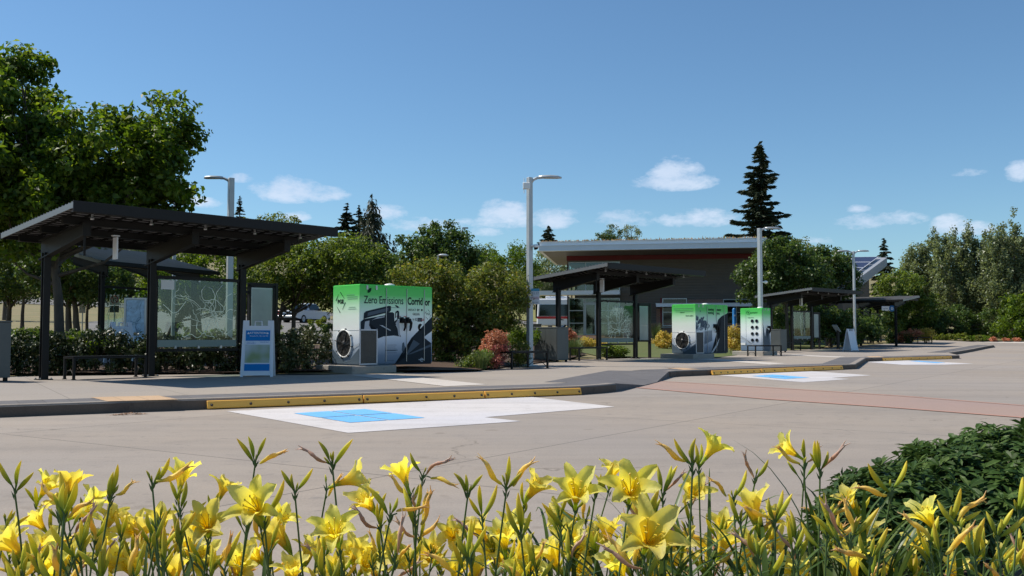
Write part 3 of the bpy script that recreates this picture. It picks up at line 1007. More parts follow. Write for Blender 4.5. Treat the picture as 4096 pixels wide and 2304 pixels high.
def fpoly(m, pts, off=.004, th=.0015, side=False):
    """printed shape on the long front (or the short side), pts in metres (along, height)"""
    if side: q = [Vector((0, p[0], p[1])) for p in pts]; a, b = (-off - th, 0, 0), (-off, 0, 0)
    else: q = [Vector((p[0], 0, p[1])) for p in pts]; a, b = (0, -off - th, 0), (0, -off, 0)
    bm = bmesh.new(); bm.faces.new([bm.verts.new(v) for v in q]); bmesh.ops.triangulate(bm, faces=bm.faces[:])
    V = [v.co.copy() for v in bm.verts]; bm.verts.index_update(); F = [[v.index for v in f.verts] for f in bm.faces]; bm.free()
    m.add([v + Vector(a) for v in V], F)


def img(pts):   # picture coordinates of the first cabinet's front, in crop pixels -> metres
    return [((x - 530) / 1095 * W_, (1312 - y) / (1312 - (68 + 55 * (x - 530) / 1095)) * CH) for x, y in pts]


def ellipse(cx, cz, rx, rz, n=28): return [(cx + rx * math.cos(2 * PI * i / n), cz + rz * math.sin(2 * PI * i / n)) for i in range(n)]


def cabinet(loc, th, label, kind):
    t = thing('charging_cabinet', label, 'charging cabinet', loc, th, 'green and white charging cabinets')
    b = MB(); b.box2((0, 0, .03), (W_, DP, CH)); b.box2((.03, .03, 0), (W_ - .03, DP - .03, .03))
    b.build('body', WRAP, t, bevel=.006)
    # door leaves stand a little proud of the body
    edges = [.68 * KX, 1.23 * KX, 1.72 * KX, W_] if kind < 3 else [.02, W_ - .02]
    for a, c in zip(edges[:-1], edges[1:]):
        d = MB(); d.box2((a + .006, -.004, .03), (c - .006, .02, CH - .03)); d.build('door', WRAP, t, bevel=.002)
        d = MB(); d.bar((a + .003, -.012, .08), (a + .003, -.012, CH - .06), .014, .012, up=(1, 0, 0)); d.build('hinge_strip', ALU, t)
    d = MB(); d.box2((.02, .02, CH), (W_ - .02, DP - .02, CH + .012)); d.build('top_plate', WRAP, t)
    d = MB(); d.lathe([(.13, 0), (.12, .035), (.05, .055), (0, .06)], 16, (min(1.62, W_ * .5), .3, CH + .012)); d.build('beacon', CWHITE, t)
    for xx in (.18, .44):
        d = MB(); d.box2((xx, -.012, CH - .11), (xx + .05, 0, CH - .01)); d.build('lifting_bracket', ALU, t)
    if kind < 3:
        # side fan: recessed drum, blades, guard struts
        cy, cz, fr = .60, .50, .30
        sp = MB(); sp.box2((-.003, .02, .80), (0, DP - .02, .806)); sp.build('panel_seam', INK2, t)
        f = MB()
        f.lathe([(fr + .025, -.001), (fr + .025, -.028), (fr, -.030), (fr, -.0015)], 36, (0, cy, cz), 'x')
        fo = f.build('fan_housing', CWHITE, t)
        k = MB(); k.lathe([(fr, -.008), (0, -.004)], 36, (0, cy, cz), 'x'); k.build('fan_opening', MESHM, fo)
        bl = MB()
        for i in range(5):
            a = 2 * PI * i / 5 + .5
            c0 = Vector((-.014, cy, cz)); u = Vector((0, math.cos(a), math.sin(a))); w = Vector((0, -math.sin(a), math.cos(a)))
            bl.add([c0 + u * .07 - w * .03, c0 + u * .27 - w * .10 + Vector((-.008, 0, 0)), c0 + u * .285 + w * .04, c0 + u * .07 + w * .045 + Vector((-.008, 0, 0))], [(0, 1, 2, 3)])
        bl.lathe([(.07, -.010), (.065, -.032), (0, -.036)], 18, (0, cy, cz), 'x')
        bl.build('fan_blades', mat('fan_blade', (.07, .07, .072), .35, .4), fo)
        gd = MB()
        for i in range(8):
            a = 2 * PI * i / 8 + .2
            gd.bar((-.036, cy + .06 * math.cos(a), cz + .06 * math.sin(a)), (-.030, cy + (fr + .045) * math.cos(a), cz + (fr + .045) * math.sin(a)), .008, .006, up=(1, 0, 0))
            gd.box((-.018, cy + (fr + .045) * math.cos(a), cz + (fr + .045) * math.sin(a)), (.03, .026, .026))
        for rr in (.10, .17, .24):
            gd.tube([(-.035, cy + rr * math.cos(2 * PI * i / 24), cz + rr * math.sin(2 * PI * i / 24)) for i in range(25)], .0022, 4, False)
        gd.build('fan_guard', BLACK, fo)
        # pale mountain streaks printed low on the side
        s = MB(); fpoly(s, [(DP, .62), (DP, .50), (.86, .36), (.95, .50)], side=True); fpoly(s, [(.34, .40), (0.0, .52), (0, .46), (.30, .34)], side=True); s.build('printed_streaks', INK3, t)
        s = MB(); fpoly(s, [(DP, .38), (.80, .18), (0.42, .02 + .03), (DP, .035)], side=True); fpoly(s, [(.30, .18), (0, .40), (0, .035), (.60, .035)], side=True); s.build('printed_slope', INK2, t)
        # square vent with wire mesh at the front's near end
        v = MB(); v.box2((.03, -.010, .05), (.47, 0, .80)); vo = v.build('vent_panel', MESHM if kind == 1 else mat('vent_panel_plain', (.06, .055, .052), .6), t)
        w = MB()
        if kind == 1:
            for i in range(1, 18): w.box2((.03 + i * .44 / 18 - .002, -.013, .05), (.03 + i * .44 / 18 + .002, -.0105, .80))
            for i in range(1, 29): w.box2((.03, -.016, .05 + i * .75 / 29 - .002), (.47, -.0135, .05 + i * .75 / 29 + .002))
            w.build('vent_mesh', MESHB, vo)
        w = MB()
        for (a, c, dd_, e) in ((.0, .035, .03, .84), (.47, .03, .50, .84), (.0, .80, .50, .83), (.0, .02, .50, .05)): w.box2((min(a, dd_), -.014, min(c, e)), (max(a, dd_), -.001, max(c, e)))
        w.build('vent_frame', mat('vent_frame', (.5, .52, .56), .4, .3), t)
        # two charging plugs hung in holders
        for xx in ((1.19, 1.36) if kind == 1 else (1.19, 1.32)):
            q = MB(); q.cyl((xx, -.02, 1.04), (xx, -.11, 1.04), .05, 12); q.tube([(xx, -.09, 1.05), (xx + .03, -.12, .98), (xx + .04, -.10, .88), (xx + .035, -.06, .80)], [.04, .035, .025, .02], 8)
            q.box((xx, -.012, 1.05), (.11, .018, .14)); q.build('charging_plug', BLACK, t)
    if kind == 1:
        s = MB()
        fpoly(s, img([(545, 770), (545, 640), (590, 600), (900, 545), (905, 500), (1010, 500), (1035, 520), (1038, 640), (1090, 600), (1085, 660), (1060, 700), (1095, 780), (1110, 830), (1140, 880), (1030, 860), (880, 870), (800, 900), (798, 770)]))
        s.build('printed_bus_body', INK, t)
        s = MB(); fpoly(s, img([(585, 600), (590, 510), (620, 480), (950, 400), (985, 405), (985, 470), (965, 495), (640, 580)]), .0062); s.build('printed_bus_sign', INK, t)
        s = MB(); fpoly(s, img([(640, 555), (645, 505), (665, 495), (935, 432), (945, 440), (940, 480)]), .0085); s.build('printed_sign_window', INK2, t)
        s = MB()
        fpoly(s, img([(595, 765), (605, 640), (670, 622), (665, 700), (700, 765)]), .0062); fpoly(s, img([(815, 695), (860, 700), (985, 775), (975, 787)]), .0062)
        fpoly(s, img([(700, 620), (740, 600), (780, 575), (890, 560), (890, 575), (760, 600)]), .0062)
        fpoly(s, img([(1055, 670), (1085, 620), (1110, 625), (1125, 880), (1100, 860), (1085, 760)]), .0062)
        s.build('printed_bus_highlights', INK3, t)
        s = MB()
        fpoly(s, img([(1040, 1310), (1200, 1200), (1440, 1000), (1300, 900), (1625, 575), (1625, 800), (1490, 895), (1612, 990), (1610, 1310)]))
        s.build('printed_arrow_band', INK, t)
        s = MB(); fpoly(s, img([(1210, 1180), (1430, 995), (1330, 930), (1250, 1090)]), .0062); fpoly(s, img([(1230, 1160), (1612, 1000), (1612, 1040), (1300, 1150)]), .0062); s.build('printed_pale_wedge', INK2, t)
        s = MB(); fpoly(s, img([(1080, 480), (1108, 490), (1112, 610), (1075, 600)]), .0062); fpoly(s, img([(1050, 500), (1075, 475), (1100, 480), (1100, 500), (1080, 500), (1062, 520), (1058, 590), (1046, 590)]), .0062)
        s.build('printed_mirror', INK, t)
        s = MB(); fpoly(s, img([(1160, 980), (1185, 965), (1200, 1040), (1195, 1140), (1170, 1160), (1150, 1080)])); s.build('printed_wheel', INK2, t)
        s = MB(); fpoly(s, img([(1045, 390), (1070, 395), (1105, 418), (1072, 408), (1090, 440), (1052, 408)])); s.build('printed_arrow', INK, t)
        # title
        z = 1.50
        front_text(t, 'Zero Emissions', .105, z, .25, INK, .665, .001)
        l = MB(); fpoly(l, img([(640, 195), (640, 160), (665, 130), (695, 120), (692, 160), (675, 190), (650, 200)]), .009); l.build('leaf_emblem', INKG, t)
        front_text(t, 'Corrid', 1.256, z - .005, .245, BLACK, .62, .007)
        front_text(t, 'or', 1.742, z - .015, .24, BLACK, .62, .007)
        front_text(t, 'INDUCT', 1.28, 1.295, .075, INKG, .75); front_text(t, 'EV', 1.52, 1.295, .075, BLACK, .85, .002)
        o_ = MB(); fpoly(o_, ellipse(1.655 * KX, 1.297, .026, .026)); o_.build('printed_disc', BLACK, t)
        front_text(t, 'GILLIG', 1.40, 1.195, .08, BLACK, .82, .001)
        front_text(t, 'JH', 1.40, 1.065, .07, BLACK, .7); k_ = MB(); k_.box2((1.535 * KX, -.0062, 1.02), (1.665 * KX, -.0045, 1.108)); k_.build('printed_label', BLACK, t)
        text('ELLY', .065, INK3, t, Matrix.Translation((1.60 * KX, -.0085, 1.062)) @ FRONTM, 'lettering', .72)
        front_text(t, 'K', 1.475, 1.065, .10, BLACK, .7, .002)
        # C-shaped emblem
        c_ = MB(); o1 = [(1.615 * KX + .075 * math.cos(a), .885 + .085 * math.sin(a)) for a in np.linspace(.75, 2 * PI - .75, 20)]
        i1 = [(1.615 * KX + .035 * math.cos(a), .885 + .04 * math.sin(a)) for a in np.linspace(2 * PI - .9, .9, 16)]
        fpoly(c_, o1 + i1); c_.build('c_emblem', BLACK, t)
        c_ = MB()
        for (ax, az, bx, bz) in ((1.40, .90, 1.40, .84),): pass
        c_.box2((1.43, -.006, .85), (1.49, -.0045, .93)); c_.build('faint_emblem', INKT, t)
        # small diamond emblem repeated on the last door
        def diamond(side, cx, cz, s_):
            d_ = MB()
            for (x0, z0, x1, z1) in ((-.05, .9, .62, .28), (.78, -.05, .3, -.75), (-.05, -1.0, -.62, -.42), (-.78, .12, -.35, .72)):
                for k_ in (0,):
                    a = Vector((x0 * s_, z0 * s_)); c = Vector((x1 * s_, z1 * s_)); dn = Vector((-(c - a).y, (c - a).x)).normalized() * s_ * .032
                    mx_ = -1 if side else 1
                    pts = [(cx + mx_ * q.x, cz + q.y) for q in (a - dn * 1.6, c - dn * .5, c + dn * .5, a + dn * 1.6)]
                    fpoly(d_, pts, side=side)
            d_.build('diamond_emblem', INKG, t)
        diamond(False, 1.835 * KX, 1.20, .125)
        front_text(t, 'PGE', 1.835, 1.205, .075, INKG, .8, 0, 'CENTER')
        diamond(True, .76, 1.47, .25)
        side_text(t, 'PGE', .76, 1.475, .125, BLACK, 1.15, .003, 'CENTER')
        r_ = MB()
        for (a, c) in ((1.05, 1.145), (1.045, 1.12)): pass
        r_.box2((1.04, -.0075, 1.13), (1.17, -.006, 1.145)); r_.box2((1.25, -.0075, 1.13), (1.35, -.006, 1.145)); r_.box2((1.79, -.0075, 1.04), (1.89, -.006, 1.055)); r_.box2((1.80, -.0075, 1.07), (1.89, -.006, 1.085))
        r_.build('red_notice', REDI, t)
        s_ = MB()
        for i, (a, c) in enumerate(((.17, .60), (.13, .58), (.10, .60))): s_.box2((-.0062, .08 if i else .20, 1.62 - i * .045), (-.0045, .52 - .02 * i, 1.628 - i * .045))
        s_.box2((-.0062, .16, 1.335), (-.0045, .42, 1.342)); s_.box2((-.0062, .12, 1.295), (-.0045, .46, 1.302))
        s_.build('small_print', INKT, t)
        s_ = MB()
        for i in range(5): s_.box2((.78, -.0075, .46 - i * .045), (1.05 - .03 * (i % 2), -.006, .468 - i * .045))
        s_.box2((.72, -.0075, .335), (1.08, -.006, .353)); s_.box2((.80, -.006, 1.335), (1.14, -.0045, 1.343)); s_.box2((.70, -.0075, .10), (.98, -.006, .108))
        s_.build('small_print', INK2, t)
        front_text(t, 'C', 1.61, .10, .12, INK3, 1.0, .003); s_ = MB(); s_.box2((1.71, -.0075, .10), (1.88, -.006, .12)); s_.build('printed_label', INK3, t)
    if kind == 2:
        for (s, x, z) in (('moving', .74, 1.70), ('water', 1.26, 1.70), ('moving', .74, 1.575), ('you.', 1.26, 1.565)):
            front_text(t, s, x, z - .03, .14, INKG, .85, .004)
        rr = random.Random(4)
        s = MB()
        for i in range(80):
            cx = rr.gauss(.30, .22); cz = 1.18 + rr.gauss(0, .12) - abs(cx - .3) * .15
            if cx < .03 or cx > .95: continue
            a = rr.uniform(.02, .055); fpoly(s, [(cx - a, cz - a * 1.4), (cx + a * .6, cz - a * 1.2), (cx + a, cz + a), (cx - a * .4, cz + a * 1.6)], .004 + .00002 * i)
        s.build('printed_foliage', INK2, t)
        s = MB(); fpoly(s, [(1.22, .98), (1.35, 1.05), (1.45, 1.28), (1.68, 1.42), (W_ - .01, 1.55), (W_ - .01, .03), (.98, .03), (1.25, .25), (1.55, .60), (1.42, .80)]); s.build('printed_slope', INK, t)
        s = MB(); fpoly(s, [(.02, .98), (.4, 1.0), (.7, 1.08), (.72, .99), (.3, .90), (.02, .84)]); fpoly(s, [(.98, .04), (1.26, .28), (1.56, .60), (1.40, .30), (1.10, .04)], .006); s.build('printed_water', INK3, t)
        s = MB()
        for i in range(7): fpoly(s, [(.55 + i * .075, .36 + .02 * i), (.60 + i * .075, .36 + .02 * i), (.61 + i * .072, .86 + .01 * i), (.57 + i * .072, .84)], .0062 + .0001 * i)
        s.build('printed_reeds', INK2, t)
        s_ = MB()
        for i in range(3): s_.box2((-.0062, .10, 1.70 - i * .06), (-.0045, 1.0 - .05 * i, 1.71 - i * .06))
        s_.build('small_print', INKT, t)
        side_text(t, 'cleaner.org/bus', .10, 1.43, .07, INKG, .8, 0, 'RIGHT')
        side_text(t, 'cleaner air', .70, 1.56, .06, INKG, .8, 0, 'LEFT')
    if kind == 3:
        h = MB()
        for i in range(4):
            for j in range(2):
                cy, cz = .47 - j * .215 + .02, 1.30 - i * .275
                q = MB(); q.lathe([(.075, -.002), (.075, -.016), (.062, -.018), (.058, -.0045)], 20, (0, cy, cz), 'x'); q.build('vent_ring', INK2, t)
                q = MB(); q.lathe([(.060, -.006), (0, -.0045)], 20, (0, cy, cz), 'x'); q.build('round_vent', BLACK, t)
        s = MB(); s.box2((-.004, .80, .20), (-.001, .806, 1.8)); s.box2((-.0042, .05, .20), (-.001, .056, 1.8)); s.build('panel_seam', INK2, t)
        e_ = MB(); ring = [(0, .68 + .085 * math.cos(a), 1.66 + .085 * math.sin(a)) for a in np.linspace(0, 2 * PI, 25)]
        e_.tube([(-.006, p[1], p[2]) for p in ring], .005, 4, False); fpoly(e_, ellipse(.68, 1.66, .03, .03), side=True); e_.build('round_emblem', INKG, t)
        side_text(t, 'ELECTRICITY', .585, 1.655, .085, INKG, .72, 0, 'LEFT')
        side_text(t, 'charging the future', .72, 1.45, .05, INKG, .8, 0, 'LEFT')
        s = MB(); s.box2((-.014, .84, .26), (-.001, 1.06, .36)); s.build('data_plate', CWHITE, t)
        s = MB(); fpoly(s, [(DP, .68), (DP, .56), (.30, .20), (.45, .22)], side=True); s.build('printed_streaks', INK3, t)
        s = MB(); fpoly(s, [(.04, 1.2), (.2, .6), (.3, 1.0), (.36, .5), (.56, .9), (.61, .05), (.04, .05)]); s.build('printed_foliage', INK2, t)
        q = MB(); q.cyl((.42, -.02, 1.04), (.42, -.11, 1.04), .05, 12); q.tube([(.42, -.09, 1.05), (.45, -.12, .98), (.46, -.10, .88), (.455, -.06, .76)], [.05, .045, .035, .02], 8); q.build('charging_plug', BLACK, t)
    return t


def pad(loc, th, label, z0, x0=-.17, x1=.22, y0=-.20, y1=.2):
    p = MB(); p.box2((x0, y0, z0), (W_ + x1, DP + y1, -.001))
    o = p.build('concrete_pad', PADM, None, loc, (0, 0, th), bevel=.015)
    return tag(o, label, 'concrete pad', 'concrete pads under the cabinets')


THC = R(44)
def place(px_, Y, h):
    p = P(px_, 1400, Y); return Vector((p.x, Y, h))
c1 = Vector(((1300 + 527 / 3.813 - 2048) / FPX * 21.7, 21.7, KH + .168))
c2 = Vector((734 / FPX * 35.5, 35.5, KH + .168))
c3 = Vector((1000.8 / FPX * 40.9, 40.9, KH + .18))
cabinet(c1, THC, 'green-topped charging cabinet lettered Zero Emissions Corridor with a large side fan', 1)
cabinet(c2, THC, 'charging cabinet with a side fan and a printed water scene, left of the yellow shrubs', 2)
W_ = .66
cabinet(c3, THC, 'green-topped charging cabinet with eight round vents, beside the second lamp post', 3)
pad(c1, THC, 'concrete pad under the cabinet lettered Zero Emissions', -.22, -.30, .28, -.16, .25)
pad(c2, THC, 'concrete pad under the cabinet with the printed water scene', -.22, -.42, .28, -.18, .25)
pad(c3, THC, 'concrete pad under the cabinet with eight round vents', -.24, -.30, .2, -.2, .25)

W_ = 2.12

# ---------------------------------------------------------------- dark steel bins
BINM = mat('bin_grey_metal', (.095, .105, .105), .42, .3, var=.08, vscale=2)
def bin_(loc, th, label, w=.50, dp=1.12, h=1.10):
    t = thing('recycling_bin', label, 'bin', loc, th, 'grey steel recycling bins')
    b = MB(); b.box2((0, 0, .07), (w, dp, h)); b.build('body', BINM, t, bevel=.006)
    b = MB(); b.box2((-.012, -.012, h + .001), (w + .012, dp + .012, h + .03)); b.build('lid', BINM, t, bevel=.004)
    for yy in (.06, dp - .06):
        for xx in (.06, w - .06):
            f = MB(); f.box2((xx - .03, yy - .03, 0), (xx + .03, yy + .03, .07)); f.build('foot', BLACK, t)
    d = MB(); d.box2((-.006, .03, .10), (-.0005, dp / 2 - .004, h - .04)); d.box2((-.006, dp / 2 + .004, .10), (-.0005, dp - .03, h - .04)); d.build('door_panel', BINM, t)
    return t


bin_(at(2229, 1449, KH), R(40), 'grey steel bin standing against the tall lamp post beside the lone bench')
q = at(3124, 1410, KH); bin_(q, R(40), 'grey steel bin between the eight-vent cabinet and the kiosk shelter')
q = at(-62, 1530, KH); bin_(q, R(62), 'grey steel bin at the left edge of the photo')
# low planter box behind the first lamp
q = Tat(2105, 1322); t = thing('planter_box', 'dark low planter box behind the tall lamp post', 'planter', q, R(8))
m_ = MB(); m_.box2((0, 0, 0), (1.3, .6, .5)); m_.build('box', BINM, t, bevel=.01); m_ = MB(); m_.box2((-.03, -.03, .502), (1.33, .63, .56)); m_.build('rim', BINM, t, bevel=.01)

# ---------------------------------------------------------------- sandwich boards
BRD = mat('white_board_plastic', (.72, .74, .78), .35, bump=.05)
BBLUE = mat('board_blue_print', (.012, .19, .50), .6, spec=.1)
def board(loc, th, label, kind, ls=.66, h=1.17):
    t = thing('sandwich_board', label, 'sandwich board', loc, th, 'white folding sandwich boards')
    lean = .16; w = ls
    for s in (-1, 1):
        # leaf outline with two shoulders, notches and a handle
        Mx = Matrix.Rotation(R(-9.5) * s if s == 1 else R(9.5), 4, 'X')
        dpt = .25 * s
        def tr(x, z, off=0.0):
            k = z / h
            y = -s * (.26 - .235 * k) - s * off
            return Vector((x * (1 - .06 * k), y, z))
        l = MB()
        def slab(x0, x1, z0, z1, a=0.0, b=.028):
            l.hexa([tr(x0, z0, a), tr(x1, z0, a), tr(x1, z0, a - b), tr(x0, z0, a - b)], [tr(x0, z1, a), tr(x1, z1, a), tr(x1, z1, a - b), tr(x0, z1, a - b)])
        slab(-w / 2, -w / 2 + .055, .0, h, .006); slab(w / 2 - .055, w / 2, .0, h, .006)
        slab(-w / 2 + .056, w / 2 - .056, .03, h - .115, 0, .018)
        slab(-w / 2 + .056, w / 2 - .056, .03, .10, .0055); slab(-w / 2 + .056, w / 2 - .056, h - .165, h - .113, .0055)
        slab(-w / 2 + .056, -w / 2 + .125, h - .112, h, .0055); slab(w / 2 - .125, w / 2 - .056, h - .112, h, .0055)
        lo = l.build('leaf', BRD, t, bevel=.003)
        hd = MB(); pts = [tr(-.075, h - .115, 0), tr(-.07, h - .02, 0), tr(.07, h - .02, 0), tr(.075, h - .115, 0)]
        hd.tube([p + Vector((0, s * .012, 0)) for p in pts], .013, 6); hd.build('handle', BRD, lo)
        if kind == 1 and s == 1:
            def pl(x0, x1, z0, z1, mt, nm, off=.003):
                q_ = MB(); q_.hexa([tr(x0, z0, off), tr(x1, z0, off), tr(x1, z0, off - .0015), tr(x0, z0, off - .0015)], [tr(x0, z1, off), tr(x1, z1, off), tr(x1, z1, off - .0015), tr(x0, z1, off - .0015)])
                return q_.build(nm, mt, lo)
            pl(-.262, .262, .10 + .02, h - .185, mat('notice_paper', (.66, .72, .80), .4), 'notice', .0025)
            pl(-.258, .258, .745, .962, BBLUE, 'notice_header', .0045)
            pl(-.258, .258, .125, .265, BBLUE, 'notice_footer', .0045)
            pl(-.255, .255, .29, .665, MAPG, 'printed_map', .0045)
            ang = math.atan2(.235, h)
            def tx(sx_, x, z, sz, b_=0, mt=BRD, al='CENTER', sc=1):
                p = tr(x, z, .0075)
                M = Matrix.Translation(p) @ Matrix.Rotation(R(90) - ang, 4, 'X')
                text(sx_, sz, mt, lo, M, 'lettering', sc, b_, al)
            tx('ATTENTION', 0, .905, .062, .001); tx('Routes 41, 42, and 43', .02, .845, .042)
            for xx in (-.205, .205):
                q_ = MB(); q_.add([tr(xx - .026, .885, .0065), tr(xx + .026, .885, .0065), tr(xx, .932, .0065)], [(0, 1, 2)]); q_.build('warning_triangle', BRD, lo)
            tx('Route 41: Bay 1', -.14, .718, .028, 0, BBLUE); tx('Route 42: Bay 3', .14, .718, .028, 0, BBLUE); tx('Route 43: Bay 2', -.14, .688, .028, 0, BBLUE)
    return t


def mapg():
    m = mat('site_map_print', (.23, .30, .13), .45, col2=(.46, .52, .56), vscale=3.2, detail=1.0)
    return m
MAPG = mapg()
q = at(1027, 1506.5, KH)
board((q.x, q.y + .1, KH), R(8), 'white sandwich board headed ATTENTION with blue bands and a site map', 1)
q = at(3408, 1404, KH)
board((q.x, q.y + .2, q.z), R(38), 'white sandwich board dappled with leaf shade near the kiosk', 2, .64, 1.15)
q = P(482, 1404, 24.5); board((q.x, q.y, T(q.x, q.y) - .02), R(62), 'white sandwich board seen edge-on beside the tall route map, behind the hedge', 3, .66, 1.12)

# ---------------------------------------------------------------- tall map panel behind the first shelter
q = P(540, 1385, 25.5)
t = thing('map_display', 'tall framed route map with pale blue print, behind the nearest bench', 'map display', (q.x, q.y, T(q.x, q.y)), R(4), 'map displays')
zz = q.z - t.location.z
m_ = MB(); m_.box2((-.29, -.05, zz - .25), (-.24, .05, zz + 1.29)); m_.box2((.24, -.05, zz - .25), (.29, .05, zz + 1.29)); m_.box2((-.24, -.05, zz + 1.24), (.24, .05, zz + 1.29)); m_.box2((-.24, -.05, zz - .1), (.24, .05, zz - .05)); m_.box2((-.24, .02, zz - .05), (.24, .04, zz + 1.24))
m_.build('frame', ALU, t, bevel=.004); m_ = MB(); m_.box2((-.238, -.03, zz - .048), (.238, .018, zz + 1.238)); mp_ = m_.build('map_sheet', MAPP, t)
e = etched('map', .47, 0, 1.25, 33); eo = e.build('map_lines', mat('map_line_ink', (.10, .18, .26), .5), mp_); eo.location = (-.235, -.0325, zz)
for xx in (-.265, .265):
    l = MB(); l.box2((xx - .025, -.025, 0), (xx + .025, .025, zz - .25)); l.build('leg', DARK, t)

# ---------------------------------------------------------------- lamp posts
GALV = mat('galvanised_pole', (.44, .47, .48), .42, .3, var=.08, vscale=3)
LEDM = mat('lamp_lens', (.55, .56, .55), .3)
def lamp(base, H, th, label, arms=(0,), extras=(), pw=.135, reach=.95):
    t = thing('lamp_post', label, 'lamp post', base, th, 'square grey lamp posts')
    p = MB(); p.hexa([(-pw / 2, -pw / 2, .0), (pw / 2, -pw / 2, 0), (pw / 2, pw / 2, 0), (-pw / 2, pw / 2, 0)], [(-pw * .46, -pw * .46, H), (pw * .46, -pw * .46, H), (pw * .46, pw * .46, H), (-pw * .46, pw * .46, H)])
    p.box2((-.16, -.16, -.02), (.16, .16, .03))
    p.build('pole', GALV, t, bevel=.008)
    for a in arms:
        a = R(a) - th; d = Vector((math.cos(a), math.sin(a), 0)); s = Vector((-d.y, d.x, 0))
        q = MB(); q.tube([d * .03 + Vector((0, 0, H - .17)), d * .10 + Vector((0, 0, H - .07)), d * .22 + Vector((0, 0, H - .01)), d * .36 + Vector((0, 0, H))], [.045, .042, .04, .038], 8); ao = q.build('arm', GALV, t)
        hd = MB(); sec = [(.26, .03, .04), (.36, .09, .055), (.60, .13, .06), (.80, .12, .045), (reach, .04, .012)]
        V = []; F = []
        for (x, w, hh) in sec:
            c = d * x + Vector((0, 0, H + .005))
            V += [c - s * w, c - s * w * .7 + Vector((0, 0, hh)), c + s * w * .7 + Vector((0, 0, hh)), c + s * w, c + s * w * .9 - Vector((0, 0, .022)), c - s * w * .9 - Vector((0, 0, .022))]
        for i in range(len(sec) - 1):
            for k in range(6): F.append((i * 6 + k, i * 6 + (k + 1) % 6, i * 6 + 6 + (k + 1) % 6, i * 6 + 6 + k))
        F += [[5, 4, 3, 2, 1, 0], [len(V) - 6 + k for k in range(6)]]
        hd.add(V, F, True); ho = hd.build('lamp_head', GALV, ao)
        ln = MB(); c = d * .62 + Vector((0, 0, H - .022)); ln.add([c - d * .2 - s * .09, c + d * .16 - s * .08, c + d * .16 + s * .08, c - d * .2 + s * .09], [(0, 1, 2, 3)]); ln.build('lens', LEDM, ho)
    return t


lb = at(2119, 1463, KH)
H1 = 1.0 + (1342 - 706) / FPX * lb.y - KH
L1 = lamp((lb.x, lb.y, KH), H1, R(38), 'tallest lamp post with a white box and dome camera, in front of the building corner', (4,), pw=.145, reach=.92)
inv = L1.rotation_euler.to_matrix().inverted()
def l1(v): return inv @ Vector(v)
zc = lambda py: 1.0 + (1342 - py) / FPX * lb.y - KH
m_ = MB(); m_.box(l1((-.09, -.16, zc(744))), (.21, .10, .19), rz=-R(38)); m_.build('radio_box', CWHITE, L1, bevel=.015)
m_ = MB(); m_.cyl(l1((-.16, -.16, zc(727))), l1((-.16, -.16, zc(712))), .010, 6); m_.cyl(l1((-.16, -.16, zc(758))), l1((-.16, -.16, zc(774))), .010, 6); m_.build('antenna', CWHITE, L1)
m_ = MB(); m_.cyl(l1((.05, -.03, zc(982))), l1((.20, -.05, zc(982))), .03, 10); m_.lathe([(0, .07), (.06, .06), (.085, .02), (.085, -.02), (.07, -.03)], 16, l1((.18, -.05, zc(986)))); co = m_.build('dome_camera', CWHITE, L1)
m_ = MB(); m_.lathe([(.065, -.03), (.06, -.06), (.035, -.085), (0, -.09)], 16, l1((.18, -.05, zc(986)))); m_.build('camera_dome', BLACK, co)
# route sign on that post
sg = MB(); sg.box(l1((.155, -.20, zc(1187))), (.235, .008, .44), rz=-R(38)); so = sg.build('route_sign', mat('route_sign_face', (.50, .56, .62), .4), L1, bevel=.004)
sg = MB(); sg.box(l1((.155, -.207, zc(1161))), (.235, .004, .075), rz=-R(38)); sg.build('sign_header', mat('sign_teal', (.03, .22, .36), .4), so)
sg = MB(); sg.box(l1((.155, -.207, zc(1193))), (.225, .004, .075), rz=-R(38)); sg.build('sign_band', mat('sign_pink', (.50, .40, .46), .4), so)
for s_, dx, dz, sz in (('52', -.055, 1175, .09), ('57', .055, 1175, .09), ('Bay 2', 0, 1194, .05), ('bus stop', 0, 1210, .045)):
    Mt = Matrix.Translation(l1((.155 + dx, -.2125, zc(dz)))) @ Matrix.Rotation(-R(38), 4, 'Z') @ FRONTM
    text(s_, sz, mat('sign_ink', (.10, .16, .22), .5), so, Mt, 'lettering')
m_ = MB(); m_.box(l1((0, -.16, zc(1161))), (.05, .10, .03), rz=-R(38)); m_.box(l1((0, -.16, zc(1205))), (.05, .10, .03), rz=-R(38)); m_.build('sign_bracket', ALU, L1)

lb2 = Vector(((3042 - 2048) / FPX * 42.3, 42.3, T(11.0, 42.3)))
L2 = lamp(lb2, 1.0 + (1342 - 912) / FPX * 42.3 - lb2.z, R(38), 'lamp post behind the cabinet with eight round vents', (5,), pw=.17, reach=1.0)
m_ = MB(); z2 = 1.0 + (1342 - 1128) / FPX * 42.3 - lb2.z; m_.cyl((.05, -.05, z2), (.2, -.12, z2), .03, 8); m_.lathe([(0, .07), (.07, .05), (.1, 0), (.07, -.05), (0, -.08)], 14, (.22, -.13, z2)); m_.build('dome_camera', CWHITE, L2)
q = at(3418, 1396, KH, lambda x, y: g(y)); Y3 = 53.0
x3 = (3418 - 2048) / FPX * Y3
L3 = lamp((x3, Y3, T(x3, Y3)), 1.0 + (1342 - 1004) / FPX * Y3 - T(x3, Y3), R(38), 'lamp post with two arms, in front of the solar panel roof', (3, 176), pw=.115, reach=.88)
for (px_, py_, Y_, aim, lab) in ((917, 712, 29.5, 178, 'lamp post rising behind the nearest shelter roof, its arm pointing left'), (693, 757, 36, 2, 'thin lamp post beside the large tree, its arm pointing right')):
    xx = (px_ - 2048) / FPX * Y_; tz = T(xx, Y_)
    lamp((xx, Y_, tz), P(px_, py_, Y_).z - tz, R(35), lab, (aim,), pw=.18 if Y_ < 30 else .12, reach=.85)
